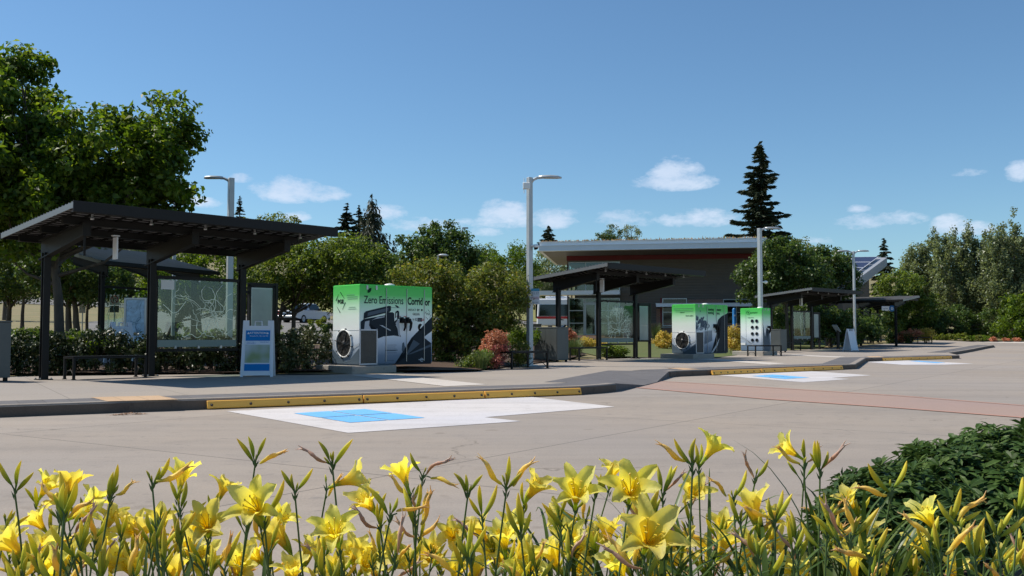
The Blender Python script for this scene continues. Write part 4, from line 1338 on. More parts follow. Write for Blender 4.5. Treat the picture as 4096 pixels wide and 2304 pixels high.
# far slim street lights seen above the trees
for (px_, py_, Y_, sgn, lab) in ((1845, 912, 62, 1, 'distant thin street light with a bent arm above the dark green tree'), ):
    xx = (px_ - 2048) / FPX * Y_; tz = T(xx, Y_); top = P(px_, py_, Y_)
    t = thing('street_light', lab, 'street light', (xx, Y_, tz))
    H = top.z - tz
    m_ = MB(); m_.tube([(-.3, 0, 0), (-.3, 0, H * .6), (-.26, 0, H - .8), (.1, 0, H - .05)], [.09, .07, .05, .04], 8); m_.build('pole', GALV, t)
    m_ = MB(); m_.box((.25, 0, H), (.4, .2, .08)); m_.build('lamp_head', BINM, t, bevel=.03)
xx = (1750 - 2048) / FPX * 44
t = thing('street_light', 'pale slim pole with a bluish globe lamp among the middle trees', 'street light', (xx, 44, T(xx, 44)), 0)
m_ = MB(); H = P(1750, 1022, 44).z - T(xx, 44); m_.tube([(0, 0, 0), (0, 0, H)], [.07, .05], 10); m_.build('pole', mat('pale_pole', (.62, .66, .70), .4), t)
m_ = MB(); m_.lathe([(0, .07), (.16, .06), (.27, 0), (.16, -.03), (0, -.04)], 18, (.25, 0, H)); m_.build('lamp_shade', mat('pale_pole', (.6, .6, .6)), t)

# ---------------------------------------------------------------- road signs behind
REDS = mat('sign_red', (.42, .02, .03), .4)
q = P(456, 1290, 40); tz = T(q.x, 40); z0 = P(456, 1200, 40).z - tz
t = thing('traffic_sign', 'white no-turn traffic sign with a red ring, beyond the nearest shelter', 'traffic sign', (q.x, 40, tz), 0)
m_ = MB(); m_.cyl((0, .03, 0), (0, .03, z0 + .33), .03, 8); m_.build('post', GALV, t)
m_ = MB(); m_.box((0, 0, z0), (.40, .012, .42)); fo = m_.build('plate', SIGNW, t, bevel=.01)
m_ = MB(); m_.tube([(.15 * math.cos(a), -.012, z0 + .02 + .15 * math.sin(a)) for a in np.linspace(0, 2 * PI, 29)], .016, 6, False); m_.bar((-.105, -.012, z0 + .125), (.105, -.012, z0 - .085), .028, .006, up=(0, 1, 0)); m_.build('red_ring', REDS, fo)
m_ = MB(); m_.box2((-.055, -.0085, z0 - .07), (-.025, -.0065, z0 + .06)); m_.box2((-.055, -.0085, z0 + .061), (.05, -.0065, z0 + .085)); m_.add([(.045, -.0075, z0 + .045), (.045, -.0075, z0 + .105), (.09, -.0075, z0 + .073)], [(0, 1, 2)]); m_.build('arrow', BLACK, fo)
m_ = MB(); m_.box((0, 0, z0 - .38), (.40, .012, .28)); m_.build('lower_plate', BINM, t, bevel=.01)
q = P(328, 1290, 44); tz = T(q.x, 44); z0 = P(328, 1222, 44).z - tz
t = thing('traffic_sign', 'plain grey back of a tall traffic sign between two trunks at the left', 'traffic sign', (q.x, 44, tz), 0)
m_ = MB(); m_.cyl((0, .03, 0), (0, .03, z0 + .33), .03, 8); m_.build('post', GALV, t); m_ = MB(); m_.box((0, 0, z0), (.30, .012, .70)); m_.build('plate', mat('sign_back', (.34, .33, .33), .5), t, bevel=.01)

# ---------------------------------------------------------------- kiosk and hanging stop sign at the right
q = at(3353, 1396, KH); t = thing('information_kiosk', 'tilted reading panel on a slim dark post left of the dappled board', 'kiosk', q, R(30))
hz = (1396 - 1322) / FPX * q.y
m_ = MB(); m_.box2((-.07, -.05, 0), (.07, .05, hz)); m_.box2((-.16, -.16, 0), (.16, .16, .02)); m_.build('post', DARK, t)
m_ = MB(); m_.box((-.12, 0, hz + .12), (.50, .34, .035), ry=R(48)); m_.build('reading_panel', mat('kiosk_panel', (.30, .36, .40), .3), t, bevel=.006)
q = P(3552, 1234, 64.5)
t = thing('hanging_sign', 'white hanging sign with a blue disc lettered D under the farthest shelter roof', 'sign', (q.x, q.y, q.z), R(10))
m_ = MB(); m_.box2((-.46, -.04, -.155), (.20, .04, .155)); m_.build('plate', SIGNW, t, bevel=.01)
m_ = MB(); m_.lathe([(0, -.05), (.21, -.05), (.21, .05), (0, .05)], 28, (.27, 0, 0), 'y'); bo = m_.build('blue_disc', mat('sign_blue', (.02, .16, .38), .35), t)
text('D', .26, SIGNW, bo, Matrix.Translation((.27, -.056, 0)) @ FRONTM, 'lettering', 1, .004); text('to bus', .13, INK2, t, Matrix.Translation((-.2, -.045, 0)) @ FRONTM, 'lettering')
m_ = MB(); m_.cyl((-.3, 0, .155), (-.3, 0, .62), .015, 6); m_.cyl((.1, 0, .155), (.1, 0, .62), .015, 6); m_.build('hanger', DARK, t)
# blue post by the building and pale pillar
for (px_, w, top, bot, mt, nm, lab, Y_) in ((2938, .24, 1232, 1345, mat('blue_post_paint', (.02, .17, .42), .35), 'blue_column', 'blue round column behind the yellow shrubs by the building', 62),):
    p0 = P(px_, bot, Y_); p1 = P(px_, top, Y_); tz = T(p0.x, Y_)
    t = thing(nm, lab, 'column', (p0.x, Y_, tz))
    m_ = MB(); m_.lathe([(0, 0), (w * .65, 0), (w * .65, .08), (w / 2, .10), (w / 2, p1.z - tz - .1), (w * .3, p1.z - tz), (0, p1.z - tz)], 20); m_.build('shaft', mt, t)
    m_ = MB(); zb = P(px_, 1262, Y_).z - tz; m_.box((0, -w / 2 - .004, zb), (.11, .01, .11)); m_.build('plate', SIGNW, t)
# ================================================================ BUILDINGS, VEHICLES
SIDING = mat('brown_wall_siding', (.125, .100, .078), .6, var=.08, vscale=1.2)
def siding_mat():
    m = SIDING; nt = m.node_tree; b = nt.nodes['Principled BSDF']; N, L = nt.nodes.new, nt.links.new
    tc = N('ShaderNodeTexCoord'); w = N('ShaderNodeTexWave'); w.bands_direction = 'Z'; w.inputs['Scale'].default_value = 1.6
    L(tc.outputs['Object'], w.inputs['Vector']); bp = N('ShaderNodeBump'); bp.inputs['Strength'].default_value = .35; bp.inputs['Distance'].default_value = .03
    L(w.outputs['Fac'], bp.inputs['Height']); L(bp.outputs[0], b.inputs['Normal'])
siding_mat()
def brick_mat():
    m = bpy.data.materials.new('red_brick'); m.use_nodes = True; nt = m.node_tree; b = nt.nodes['Principled BSDF']; N, L = nt.nodes.new, nt.links.new
    tc = N('ShaderNodeTexCoord'); mp = N('ShaderNodeMapping'); mp.inputs['Rotation'].default_value = (R(90), 0, 0); L(tc.outputs['Object'], mp.inputs[0])
    br = N('ShaderNodeTexBrick'); br.inputs['Scale'].default_value = 1; br.inputs['Brick Width'].default_value = .22; br.inputs['Row Height'].default_value = .075; br.inputs['Mortar Size'].default_value = .008
    br.inputs['Color1'].default_value = (.30, .13, .075, 1); br.inputs['Color2'].default_value = (.23, .10, .06, 1); br.inputs['Mortar'].default_value = (.35, .3, .26, 1)
    L(mp.outputs[0], br.inputs[0]); L(br.outputs[0], b.inputs['Base Color']); b.inputs['Roughness'].default_value = .85
    MATS['brick'] = m; return m
BRICK = brick_mat()
FASC = mat('silver_fascia', (.70, .72, .76), .45, .15, var=.05, vscale=.6)
FASC2 = mat('silver_trim', (.84, .86, .90), .4, .1)
SOFF = mat('soffit_panel', (.13, .118, .112), .5, var=.06, vscale=1)
REDB = mat('red_wall_band', (.16, .006, .010), .5)
DGL = mat('dark_window_glass', (.012, .016, .016), .06, spec=.6)
TGL = glass_mat('lobby_glass', (.62, .72, .70), .93)
INTER = mat('lobby_interior', (.05, .05, .05), .8)
FLOORI = mat('lobby_floor', (.2, .19, .18), .5)

BO = Vector((4.06, 70.2, 0)); BTH = R(-9.5)
bdz = 1.04
t = thing('station_building', 'brown station building with a silver roof edge, red band and plants along the roof', 'building', (BO.x, BO.y, bdz), BTH)
Mb = Matrix.Translation((BO.x, BO.y, bdz)) @ Matrix.Rotation(BTH, 4, 'Z'); Mbi = Mb.inverted()


def bl_(px_, py_):      # photo pixel -> (x along wall, height) on the wall plane
    d = rayd(px_, py_); o = Vector((0, 0, 1.0)); n = Mb.to_3x3() @ Vector((0, 1, 0))
    k = (Vector(Mb.translation) - o).dot(n) / d.dot(n); q = Mbi @ (o + d * k)
    return q.x, q.z


WH = bl_(2300, 1024)[1]
xr = 16.6
x1g = bl_(2484, 1200)[0]
w = MB(); w.box2((x1g, 0, -.4), (xr, 12, WH)); wo = w.build('wall', SIDING, t)
w = MB(); w.box2((0, .0, WH - .62), (x1g - .001, 6, WH)); w.box2((0, 5.8, -.4), (x1g - .001, 6, WH - .622)); w.build('upper_wall', SIDING, t)
w = MB(); w.box2((x1g + .02, -.06, -.4), (xr + .03, -.002, .85)); w.box2((bl_(2625, 1200)[0], -.06, .85), (bl_(2646, 1200)[0], -.002, bl_(2600, 1235)[1])); w.box2((bl_(2750, 1200)[0], -.05, bl_(2750, 1216)[1]), (bl_(2892, 1200)[0], -.002, bl_(2750, 1198)[1]))
w.box2((bl_(2750, 1200)[0], -.05, .85), (bl_(2892, 1200)[0], -.002, bl_(2750, 1230)[1])); w.build('brick_facing', BRICK, t)
w = MB(); w.box2((-.03, -.05, WH - .34), (xr, -.003, WH - .003)); w.build('red_band', REDB, t)
# projecting roof: soffit, fascia in two steps, green roof on top
def toL(X, Y, Z): return Mbi @ Vector((X, Y, Z))
fl = (1.86, 66.2); fr_ = (17.05, 63.6)
zb = P(2155, 1001.6, 66.2).z - bdz; zb2 = P(3030, 987.5, 63.9).z - bdz
zt = zb + .64
FLb = toL(*fl, 0); FRb = toL(*fr_, 0)
BRb = Vector((FRb.x + 1.6, 12.5, 0)); BLb = Vector((FLb.x - .4, 9, 0))
r = MB()
def ringp(z, inset=0): return [Vector((FLb.x + inset, FLb.y + inset, z)), Vector((FRb.x - inset, FRb.y + inset, z)), Vector((BRb.x - inset, BRb.y - inset, z)), Vector((BLb.x + inset, BLb.y - inset, z))]
zsl = zb2 - zb
def tilt(ps, left, right): return [Vector((p.x, p.y, p.z + (zsl if i in (1, 2) else 0))) for i, p in enumerate(ps)]
zb = zb; r.hexa(tilt(ringp(zb), 0, 0), tilt(ringp(zb + .30, 0), 0, 0)); ro = r.build('roof', FASC, t)
s_ = MB(); a = ringp(WH - .002, .15); s_.hexa([Vector((p.x, max(p.y, -3.6) if i < 2 else p.y, WH + .002)) for i, p in enumerate(ringp(0, .2))], [p - Vector((0, 0, .004)) for p in tilt(ringp(zb, .2), 0, 0)]); s_.build('soffit', SOFF, t)
r = MB(); r.hexa(tilt(ringp(zb + .302, -.04), 0, 0), tilt(ringp(zb + .335, -.04), 0, 0)); r.hexa(tilt(ringp(zb + .337, .06), 0, 0), tilt(ringp(zb + .56, .06), 0, 0)); r.hexa(tilt(ringp(zb - .05, -.03), 0, 0), tilt(ringp(zb - .003, -.03), 0, 0))
r.build('fascia_trim', FASC2, ro)
r = MB(); r.hexa(tilt(ringp(zb + .562, .0), 0, 0), tilt(ringp(zb + .60, .0), 0, 0)); r.build('roof_edge', FASC2, ro)
# windows, doors, canopies
def win(pa, pb, nx, nz, nm='window', glass=DGL, y=-.03, fw=.06, mull=()):
    xa, za = bl_(*pa); xb, zb_ = bl_(*pb)
    za, zb_ = min(za, zb_), max(za, zb_)
    m = MB(); m.box2((xa, y - .05, za), (xa + fw, y + .02, zb_)); m.box2((xb - fw, y - .05, za), (xb, y + .02, zb_)); m.box2((xa + fw, y - .05, zb_ - fw), (xb - fw, y + .02, zb_)); m.box2((xa + fw, y - .05, za), (xb - fw, y + .02, za + fw))
    for i in range(1, nx): xx = xa + (xb - xa) * i / nx; m.box2((xx - fw / 2, y - .05, za + fw), (xx + fw / 2, y + .02, zb_ - fw))
    for i in range(1, nz): z_ = za + (zb_ - za) * i / nz; m.box2((xa + fw, y - .045, z_ - fw / 2), (xb - fw, y + .015, z_ + fw / 2))
    o = m.build(nm, ALU, t)
    m = MB(); m.box2((xa + fw + .001, y, za + fw + .001), (xb - fw - .001, y + .012, zb_ - fw - .001)); m.build('pane', glass, o)
    return o
win((2275, 1166), (2480, 1046), 3, 2, glass=TGL)
win((2275, 1343), (2337, 1192), 1, 3, glass=TGL); win((2387, 1343), (2480, 1192), 2, 3, glass=TGL); win((2338, 1211), (2386, 1192), 1, 1, glass=TGL)
do = win((2338, 1343), (2386, 1212), 1, 1, 'door', TGL, fw=.13); h = MB(); xa, za = bl_(2379, 1285); h.bar((xa, -.14, za - .2), (xa, -.14, za + .2), .03); h.build('handle', ALU, do)
win((2650, 1304), (2748, 1193), 1, 2); win((2893, 1304), (2998, 1196), 2, 2)
m_ = MB(); xa = bl_(2641, 1200)[0]; m_.box2((xa, -.10, bl_(2641, 1335)[1]), (xa + .12, -.062, bl_(2641, 1192)[1])); m_.build('red_trim', REDB, t)
m_ = MB(); xa, za = bl_(2650, 1306); xb = bl_(2748, 1306)[0]; m_.box2((xa - .05, -.18, za - .12), (xb + .05, -.064, za)); m_.build('window_sill', PADM, t)
for (a, b_, tp, bt) in ((2155, 2482, 1168, 1183), (2625, 3003, 1217, 1229)):
    xa = bl_(a, tp)[0]; xb = bl_(b_, tp)[0]; z0 = bl_(a, bt)[1]; z1 = bl_(a, tp)[1]
    m_ = MB(); m_.box2((xa, -1.3, z0), (xb, -.07, z1)); m_.box2((xa - .02, -1.33, z1 + .001), (xb + .02, -.07, z1 + .03)); m_.build('canopy', FASC2, t)
# lobby behind the glass: side glazing, floor, a few dark partitions
m_ = MB(); m_.box2((.0, .0, -.4), (.10, .10, WH - .62)); m_.box2((.0, 2.9, -.4), (.08, 3.0, WH - .62)); m_.box2((.0, 5.7, -.4), (.08, 5.8, WH - .62)); m_.box2((0, .1, 2.7), (.08, 5.7, 2.8)); m_.build('corner_post', DARK, t)
m_ = MB(); m_.box2((.03, .1, -.3), (.045, 5.7, 2.7)); m_.build('side_glazing', TGL, t)
m_ = MB(); m_.box2((.1, .1, -.4), (x1g - .01, 5.7, -.05)); m_.build('lobby_floor', FLOORI, t)
m_ = MB(); m_.box2((1.9, 3.2, -.05), (3.9, 3.4, 2.6)); m_.box2((1.2, 1.4, -.05), (1.8, 2.0, .9)); m_.build('lobby_partition', INTER, t)

# green roof planting
def rooftop():
    rr = random.Random(2); V = []; F = []
    for k in range(2600):
        u = rr.random(); v = rr.random() ** 2
        p = FLb * (1 - u) + FRb * u; p = p + (BRb - FRb) * v
        z = zb + .6 + zsl * u; h = rr.uniform(.03, .16) * (1.6 if rr.random() < .1 else 1); a = rr.uniform(0, PI); w = rr.uniform(.03, .09)
        x, y = p.x + (.1 if u < .02 else 0), p.y + .05; i = len(V)
        V += [(x - w * math.cos(a), y - w * math.sin(a), z), (x + w * math.cos(a), y + w * math.sin(a), z), (x + rr.uniform(-.08, .08), y, z + h)]
        F.append((i, i + 1, i + 2))
    return mesh_np('roof_plants', V, F)
RG = leaf_mat('roof_grass', (.36, .26, .11), (.42, .24, .12), (.30, .30, .06), .3)
link('roof_plants', rooftop(), RG, t)

# solar-roofed building at the right
SLR = mat('solar_cells', (.045, .055, .11), .25, .2, var=.15, vscale=1.0)
LR = P(3410, 1132, 74); HR_ = P(3548, 1030, 79.5); sv = HR_ - LR
wv = Vector((-9.5, 1.2, 0)).normalized() * 11
t = thing('solar_roof_building', 'small building with a steep grey roof carrying dark blue solar panels', 'building', (LR.x, LR.y, T(LR.x, LR.y)))
o_ = Vector(t.location)
LR0 = LR - o_; HR0 = HR_ - o_
m_ = MB(); th_ = Vector((0, 0, -.75)); m_.hexa([LR0 + th_, LR0 + wv + th_, HR0 + wv + th_ * .9, HR0 + th_ * .9], [LR0, LR0 + wv, HR0 + wv, HR0]); ro = m_.build('roof', mat('grey_roof_metal', (.36, .38, .41), .5, .2), t)
nrm = sv.cross(wv).normalized(); nrm = nrm if nrm.z > 0 else -nrm
for i in range(5):
    for j in range(4):
        a = LR0 + wv * (.05 + i * .185) + sv * (.06 + j * .225) + nrm * .14; e1 = wv * .175; e2 = sv * .21
        m_ = MB(); m_.hexa([a, a + e1, a + e1 + e2, a + e2], [q_ + nrm * .05 for q_ in (a, a + e1, a + e1 + e2, a + e2)]); pm = m_.build('solar_panel', FASC2, ro)
        b_ = a + nrm * .053 + e1 * .02 + e2 * .02; m_ = MB(); m_.add([b_, b_ + e1 * .96, b_ + e1 * .96 + e2 * .96, b_ + e2 * .96], [(0, 1, 2, 3)]); m_.build('cells', SLR, pm)
m_ = MB(); c0 = LR0 + sv * .12 + wv * .1; c1_ = LR0 + sv * .62 + wv * .04; c2_ = c1_ + wv * .9; c3_ = c0 + wv * .8
m_.hexa([Vector((p.x, p.y, -.5)) for p in (c0, c1_, c2_, c3_)], [p + Vector((0, 0, -.7)) for p in (c0, c1_, c2_, c3_)]); m_.build('wall', SIDING, t)

# ---------------------------------------------------------------- bus
def wheel(parent, x, y, r, w, side, name='wheel'):
    m = MB(); m.lathe([(r * .62, -w / 2), (r * .96, -w / 2), (r, -w * .3), (r, w * .3), (r * .96, w / 2), (r * .62, w / 2)], 24, (0, 0, 0), 'y'); wo = m.build(name, RUBBER, parent, (x, y, r))
    m = MB(); m.lathe([(r * .62, side * w * .42), (r * .45, side * w * .3), (r * .2, side * w * .36), (0, side * w * .4)], 18, (0, 0, 0), 'y'); m.build('rim', ALU, wo)
    return wo
BUSW = mat('bus_white_paint', (.78, .79, .80), .25, coat=.4)
BUSR = mat('bus_red_paint', (.50, .015, .025), .3, coat=.4)
bw = P(2142, 1300, 96); tz = T(bw.x + 3, 96)
t = thing('city_bus', 'white city bus with a red stripe, behind the glass corner of the building', 'bus', (bw.x, 96, tz), R(-3))
H = 3.05
m_ = MB(); m_.hexa([(0.1, 0, .32), (12, 0, .32), (12, 2.5, .32), (0.1, 2.5, .32)], [(.25, .05, H), (11.95, .05, H), (11.95, 2.45, H), (.25, 2.45, H)]); m_.build('body', BUSW, t, bevel=.10)
m_ = MB(); m_.hexa([(.35, -.012, 1.30), (11.8, -.012, 1.30), (11.8, .1, 1.30), (.35, .1, 1.30)], [(.45, .020, 2.45), (11.75, .020, 2.45), (11.75, .15, 2.45), (.45, .15, 2.45)]); m_.build('side_windows', DGL, t)
m_ = MB(); m_.box2((.15, -.016, 1.02), (11.9, .0, 1.26)); m_.build('red_stripe', BUSR, t)
m_ = MB(); m_.box2((.0, .2, 1.1), (.18, 2.3, 2.6)); m_.build('windscreen', DGL, t)
m_ = MB(); m_.box2((1.0, .6, H), (3.4, 1.9, H + .28)); m_.box2((7, .5, H), (10.5, 2.0, H + .22)); m_.build('roof_unit', BUSW, t, bevel=.05)
m_ = MB(); m_.box2((4.8, -.014, .5), (5.8, .0, .95)); m_.build('side_panel', INK2, t)
for xx in (2.6, 8.7): wheel(t, xx, .16, .50, .30, -1)
m_ = MB(); m_.box2((-.15, -.25, 1.9), (-.05, -.10, 2.4)); m_.build('mirror', BLACK, t)

# ---------------------------------------------------------------- pickup
PKW = mat('pickup_white_paint', (.62, .65, .70), .22, coat=.5)
q = Tat(1160, 1293)
t = thing('pickup_truck', 'white pickup truck seen from behind in the parking lot beneath the trees', 'pickup truck', (q.x - .3, q.y, T(q.x, q.y)), R(69))
sc_ = (q.y / 85.0)
def pk(m, pts, y0, y1): m.prism([Vector((x, 0, z)) for x, z in pts], (0, y0, 0), (0, y1, 0))
m_ = MB(); pk(m_, [(0, .55), (0, 1.18), (2.0, 1.20), (2.02, 1.18), (5.4, 1.16), (5.75, 1.0), (5.8, .5), (5.2, .42), (.5, .42)], -.98, .98); m_.build('body', PKW, t, bevel=.04)
m_ = MB(); m_.hexa([(2.05, -.92, 1.2), (4.5, -.92, 1.2), (4.5, .92, 1.2), (2.05, .92, 1.2)], [(2.25, -.72, 1.88), (3.75, -.72, 1.88), (3.75, .72, 1.88), (2.25, .72, 1.88)]); m_.build('cab', PKW, t, bevel=.05)
m_ = MB(); m_.hexa([(2.035, -.78, 1.27), (2.2, -.78, 1.27), (2.2, .78, 1.27), (2.035, .78, 1.27)], [(2.18, -.64, 1.78), (2.3, -.64, 1.78), (2.3, .64, 1.78), (2.18, .64, 1.78)]); m_.build('rear_window', DGL, t)
for s in (-1, 1):
    m_ = MB(); m_.hexa([(2.3, s * .90, 1.26), (4.25, s * .90, 1.26), (4.25, s * .93, 1.26), (2.3, s * .93, 1.26)], [(2.4, s * .725, 1.80), (3.65, s * .725, 1.80), (3.65, s * .755, 1.80), (2.4, s * .755, 1.80)]); m_.build('side_window', DGL, t)
    m_ = MB(); m_.box2((-.02, s * .88 - .09, .80), (.06, s * .88 + .09, 1.16)); m_.build('tail_light', mat('tail_light_red', (.55, .01, .02), .2), t, bevel=.01)
    m_ = MB(); m_.box2((3.6, s * 1.0, 1.22), (3.75, s * 1.25, 1.42)); m_.build('mirror', BLACK, t, bevel=.02)
    for xx in (1.25, 4.75): wheel(t, xx, s * .86, .40, .28, s)
m_ = MB(); m_.box2((-.004, -.76, .78), (.0, .76, .92)); m_.build('tailgate_band', INK2, t)
m_ = MB(); m_.box2((-.18, -.95, .52), (.03, .95, .70)); m_.build('bumper', ALU, t, bevel=.02)
m_ = MB(); m_.box2((.1, -.8, .28), (5.3, .8, .44)); m_.build('undercarriage', BLACK, t)

# ---------------------------------------------------------------- roads and lawns behind
ASPH = ground_mat('old_asphalt', (.235, .225, .22), (.20, .195, .19), (.14, .135, .13), bump=.3)
LAWN = ground_mat('lawn_grass', (.10, .14, .035), (.13, .15, .05), (.16, .14, .06), bump=1.0)
HILLG = ground_mat('sunny_slope_grass', (.27, .26, .075), (.22, .23, .07), (.30, .25, .11), bump=.8)
MULCH = ground_mat('bark_mulch', (.10, .062, .042), (.075, .05, .035), (.15, .10, .07), bump=1.0)
tp = lambda pts: [Tat(a, b)[:2] for a, b in pts]
drape('parking_lot', [(-19, 42), (-8, 40), (-4, 62), (0, 100), (-40, 106), (-31, 70)], T, .05, ASPH, step=1.5)
drape('street', [(-130, 96), (-70, 104), (-20, 116), (40, 122), (40, 132), (-20, 128), (-70, 116), (-130, 108)], T, .05, ASPH, step=1.5)
drape('grass_slope', [(-130, 109), (-70, 118), (-20, 130), (40, 134), (60, 200), (-130, 200)], T, .06, HILLG, step=3)
drape('lawn', [(BACK[6].x - 2.0, BACK[6].y - .3), (BACK[7].x + .6, BACK[7].y), (BACK[8].x + .5, BACK[8].y), (BACK[10].x, BACK[10].y + 1), (22, 66), (18, 67.5), (4, 69.8), (1.5, 60), (2.2, 45), (3.2, 37.5)], T, .03, LAWN, step=1.5)
drape('mulch_bed', [(3.8, 62), (9, 55), (13, 58), (17, 62), (17.5, 66.5), (5, 69.5)], T, .06, MULCH, step=1.5)
drape('mulch_bed', [(BACK[0].x - 2, BACK[0].y + .1), (BACK[1].x, BACK[1].y + .1), (BACK[3].x, BACK[3].y + .1), (BACK[5].x, BACK[5].y + .1), (3, 38), (1, 44), (-8, 38), (-14, 34)], T, .05, MULCH, step=1.5)

# ================================================================ TREES AND PLANTS
def quads(C, D, Nn, L, W, rng, fold=.25):
    """leaf-shaped quads: centre C, direction D, normal Nn, length L, width W"""
    n = len(C); S = np.cross(D, Nn); S /= (np.linalg.norm(S, axis=1, keepdims=True) + 1e-9)
    L = L[:, None]; W = W[:, None]
    a = C - D * L * .5; b = C + S * W * .5 - D * L * .05 + Nn * W * fold; c = C + D * L * .5 - Nn * L * .08; d = C - S * W * .5 - D * L * .05 + Nn * W * fold
    V = np.stack([a, b, c, d], 1).reshape(-1, 3); F = np.arange(4 * n, dtype=np.int32).reshape(-1, 4)
    return V, F


def unit(v): return v / (np.linalg.norm(v, axis=1, keepdims=True) + 1e-9)


def leaf_cloud(clusters, per, ll, lw, rng, up=.45, out=.6, flat=.8):
    """clusters: (n,4) centre+radius"""
    cl = np.asarray(clusters, float); n = len(cl)
    idx = np.repeat(np.arange(n), per)
    d = unit(rng.normal(size=(len(idx), 3))); r = rng.random(len(idx)) ** .45
    off = d * r[:, None] * cl[idx, 3][:, None]; off[:, 2] *= flat
    C = cl[idx, :3] + off
    Nn = unit(d * .5 + rng.normal(size=d.shape) * .55 + np.array([0, 0, up]))
    D = d * out + rng.normal(size=d.shape) * .6 + np.array([0, 0, -.25]); D = D - Nn * (D * Nn).sum(1, keepdims=True); D = unit(D)
    s = rng.uniform(.5, 1.45, len(idx))
    return quads(C, D, Nn, ll * s, lw * s, rng)


def crown_clusters(ells, n, cr, rng, shell=.55):
    """cluster centres spread through (mostly the outer part of) ellipsoids (cx,cy,cz,rx,ry,rz)"""
    ells = np.asarray(ells, float); vol = ells[:, 3] * ells[:, 4] * ells[:, 5]; k = rng.choice(len(ells), n, p=(vol ** .8) / (vol ** .8).sum())
    d = unit(rng.normal(size=(n, 3))); r = shell + (1 - shell) * rng.random(n) ** .7
    r = np.where(rng.random(n) < .12, r * 1.08, r)
    C = ells[k, :3] + d * r[:, None] * ells[k, 3:6]
    R_ = cr * rng.uniform(.6, 1.35, n)
    return np.concatenate([C, R_[:, None]], 1)


BARK = mat('tree_bark', (.085, .068, .052), .9, var=.35, vscale=6, bump=.6, bscale=18, stretch=(1, 1, .3))
BARKG = mat('grey_bark', (.16, .14, .12), .9, var=.3, vscale=6, bump=.6, bscale=18, stretch=(1, 1, .3))


def trunk_mesh(base, clusters, r0, rng, fork=.35, lean=(0, 0), nl=14):
    m = MB(); rr = random.Random(int(rng.integers(1e6)))
    cl = clusters; cx, cy = cl[:, 0].mean(), cl[:, 1].mean(); z0 = cl[:, 2].min(); z1 = cl[:, 2].max()
    H = z1 - base[2]
    top = Vector((cx, cy, z0 + (z1 - z0) * .72)); b = Vector(base)
    fz = max(.12, fork)
    pts = []
    for i in range(9):
        k = i / 8; p = b.lerp(top, k); p.x = b.x + (top.x - b.x) * k ** 1.6 + rr.uniform(-1, 1) * .03 * H * (k * (1 - k)); p.y = b.y + (top.y - b.y) * k ** 1.6
        pts.append(p)
    m.tube(pts, [r0 * (1.25 if i == 0 else 1) * (1 - .8 * (i / 8)) for i in range(9)], 9)
    sel = rng.choice(len(cl), min(nl, len(cl)), replace=False)
    for s in sel:
        c = Vector(cl[s, :3]); k = min(.9, max(fz, (c.z - b.z) / H * .75)); i = k * 8; p = pts[int(i)].lerp(pts[min(8, int(i) + 1)], i - int(i))
        mid = p.lerp(c, .5) + Vector((0, 0, -.05 * H * rr.random())) + Vector((rr.uniform(-1, 1), rr.uniform(-1, 1), 0)) * .02 * H
        ra = r0 * (1 - .8 * k) * .55
        m.tube([p, mid, c], [ra, ra * .6, ra * .2], 6)
        for _ in range(2):
            e = c + Vector((rr.uniform(-1, 1), rr.uniform(-1, 1), rr.uniform(-.3, 1))) * float(cl[s, 3]) * 1.0
            m.tube([mid.lerp(c, .4), e], [ra * .35, ra * .1], 4)
    return m


def tree(label, base, ells, nc, cr, per, ll, lw, mt, r0=.12, name='tree', cat='tree', group=None, seed=1, shell=.5, bark=None, up=.45, flat=.8, fork=.35, trunks=1, nl=16, extra=None):
    rg = np.random.default_rng(seed)
    cl = crown_clusters(ells, nc, cr, rg, shell)
    if extra is not None: cl = np.concatenate([cl, np.array(extra)], 0)
    t = thing(name, label, cat, tuple(base), 0, group)
    V, F = leaf_cloud(cl, per, ll, lw, rg, up=up, flat=flat)
    V = V - np.array(base)
    me = mesh_np('crown', V, F); link('crown', me, mt, t)
    if r0 > 0:
        for k in range(trunks):
            off = (0, 0) if trunks == 1 else (rg.uniform(-.35, .35), rg.uniform(-.2, .2))
            m = trunk_mesh((base[0] + off[0], base[1] + off[1], base[2] - .1), cl, r0, rg, fork, nl=nl)
            m.v = [(v[0] - base[0], v[1] - base[1], v[2] - base[2]) for v in m.v]
            m.build('trunk', bark or BARK, t)
    return t


def ell(px_, py_, hw, hh, Y, dep=None):
    """crown lobe: centre and half size in photo pixels at depth Y"""
    c = P(px_, py_, Y); k = Y / FPX; hw = max(abs(hw), 8); hh = max(abs(hh), 8)
    return (c.x, c.y, c.z, hw * k, (dep if dep is not None else hw * k), hh * k)


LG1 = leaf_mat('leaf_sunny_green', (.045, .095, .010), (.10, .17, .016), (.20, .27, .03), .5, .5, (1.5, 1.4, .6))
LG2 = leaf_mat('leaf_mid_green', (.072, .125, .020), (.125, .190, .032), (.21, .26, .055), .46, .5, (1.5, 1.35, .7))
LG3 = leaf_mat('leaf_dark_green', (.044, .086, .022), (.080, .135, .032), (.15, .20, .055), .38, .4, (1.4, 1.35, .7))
LG4 = leaf_mat('leaf_olive_red', (.085, .125, .022), (.14, .185, .035), (.25, .22, .06), .45, .5, (1.45, 1.3, .7))
LG5 = leaf_mat('leaf_poplar', (.125, .160, .080), (.18, .225, .11), (.30, .34, .20), .45, .4, (1.4, 1.35, .8))
LYG = leaf_mat('leaf_yellow_green', (.10, .15, .02), (.17, .21, .03), (.24, .26, .05), .5, .5, (1.2, 1.15, .6))
LCON = leaf_mat('needle_dark', (.020, .034, .015), (.034, .050, .022), (.050, .068, .030), .15, .6)
LCON2 = leaf_mat('needle_olive', (.035, .045, .018), (.055, .065, .026), None, .2, .6)

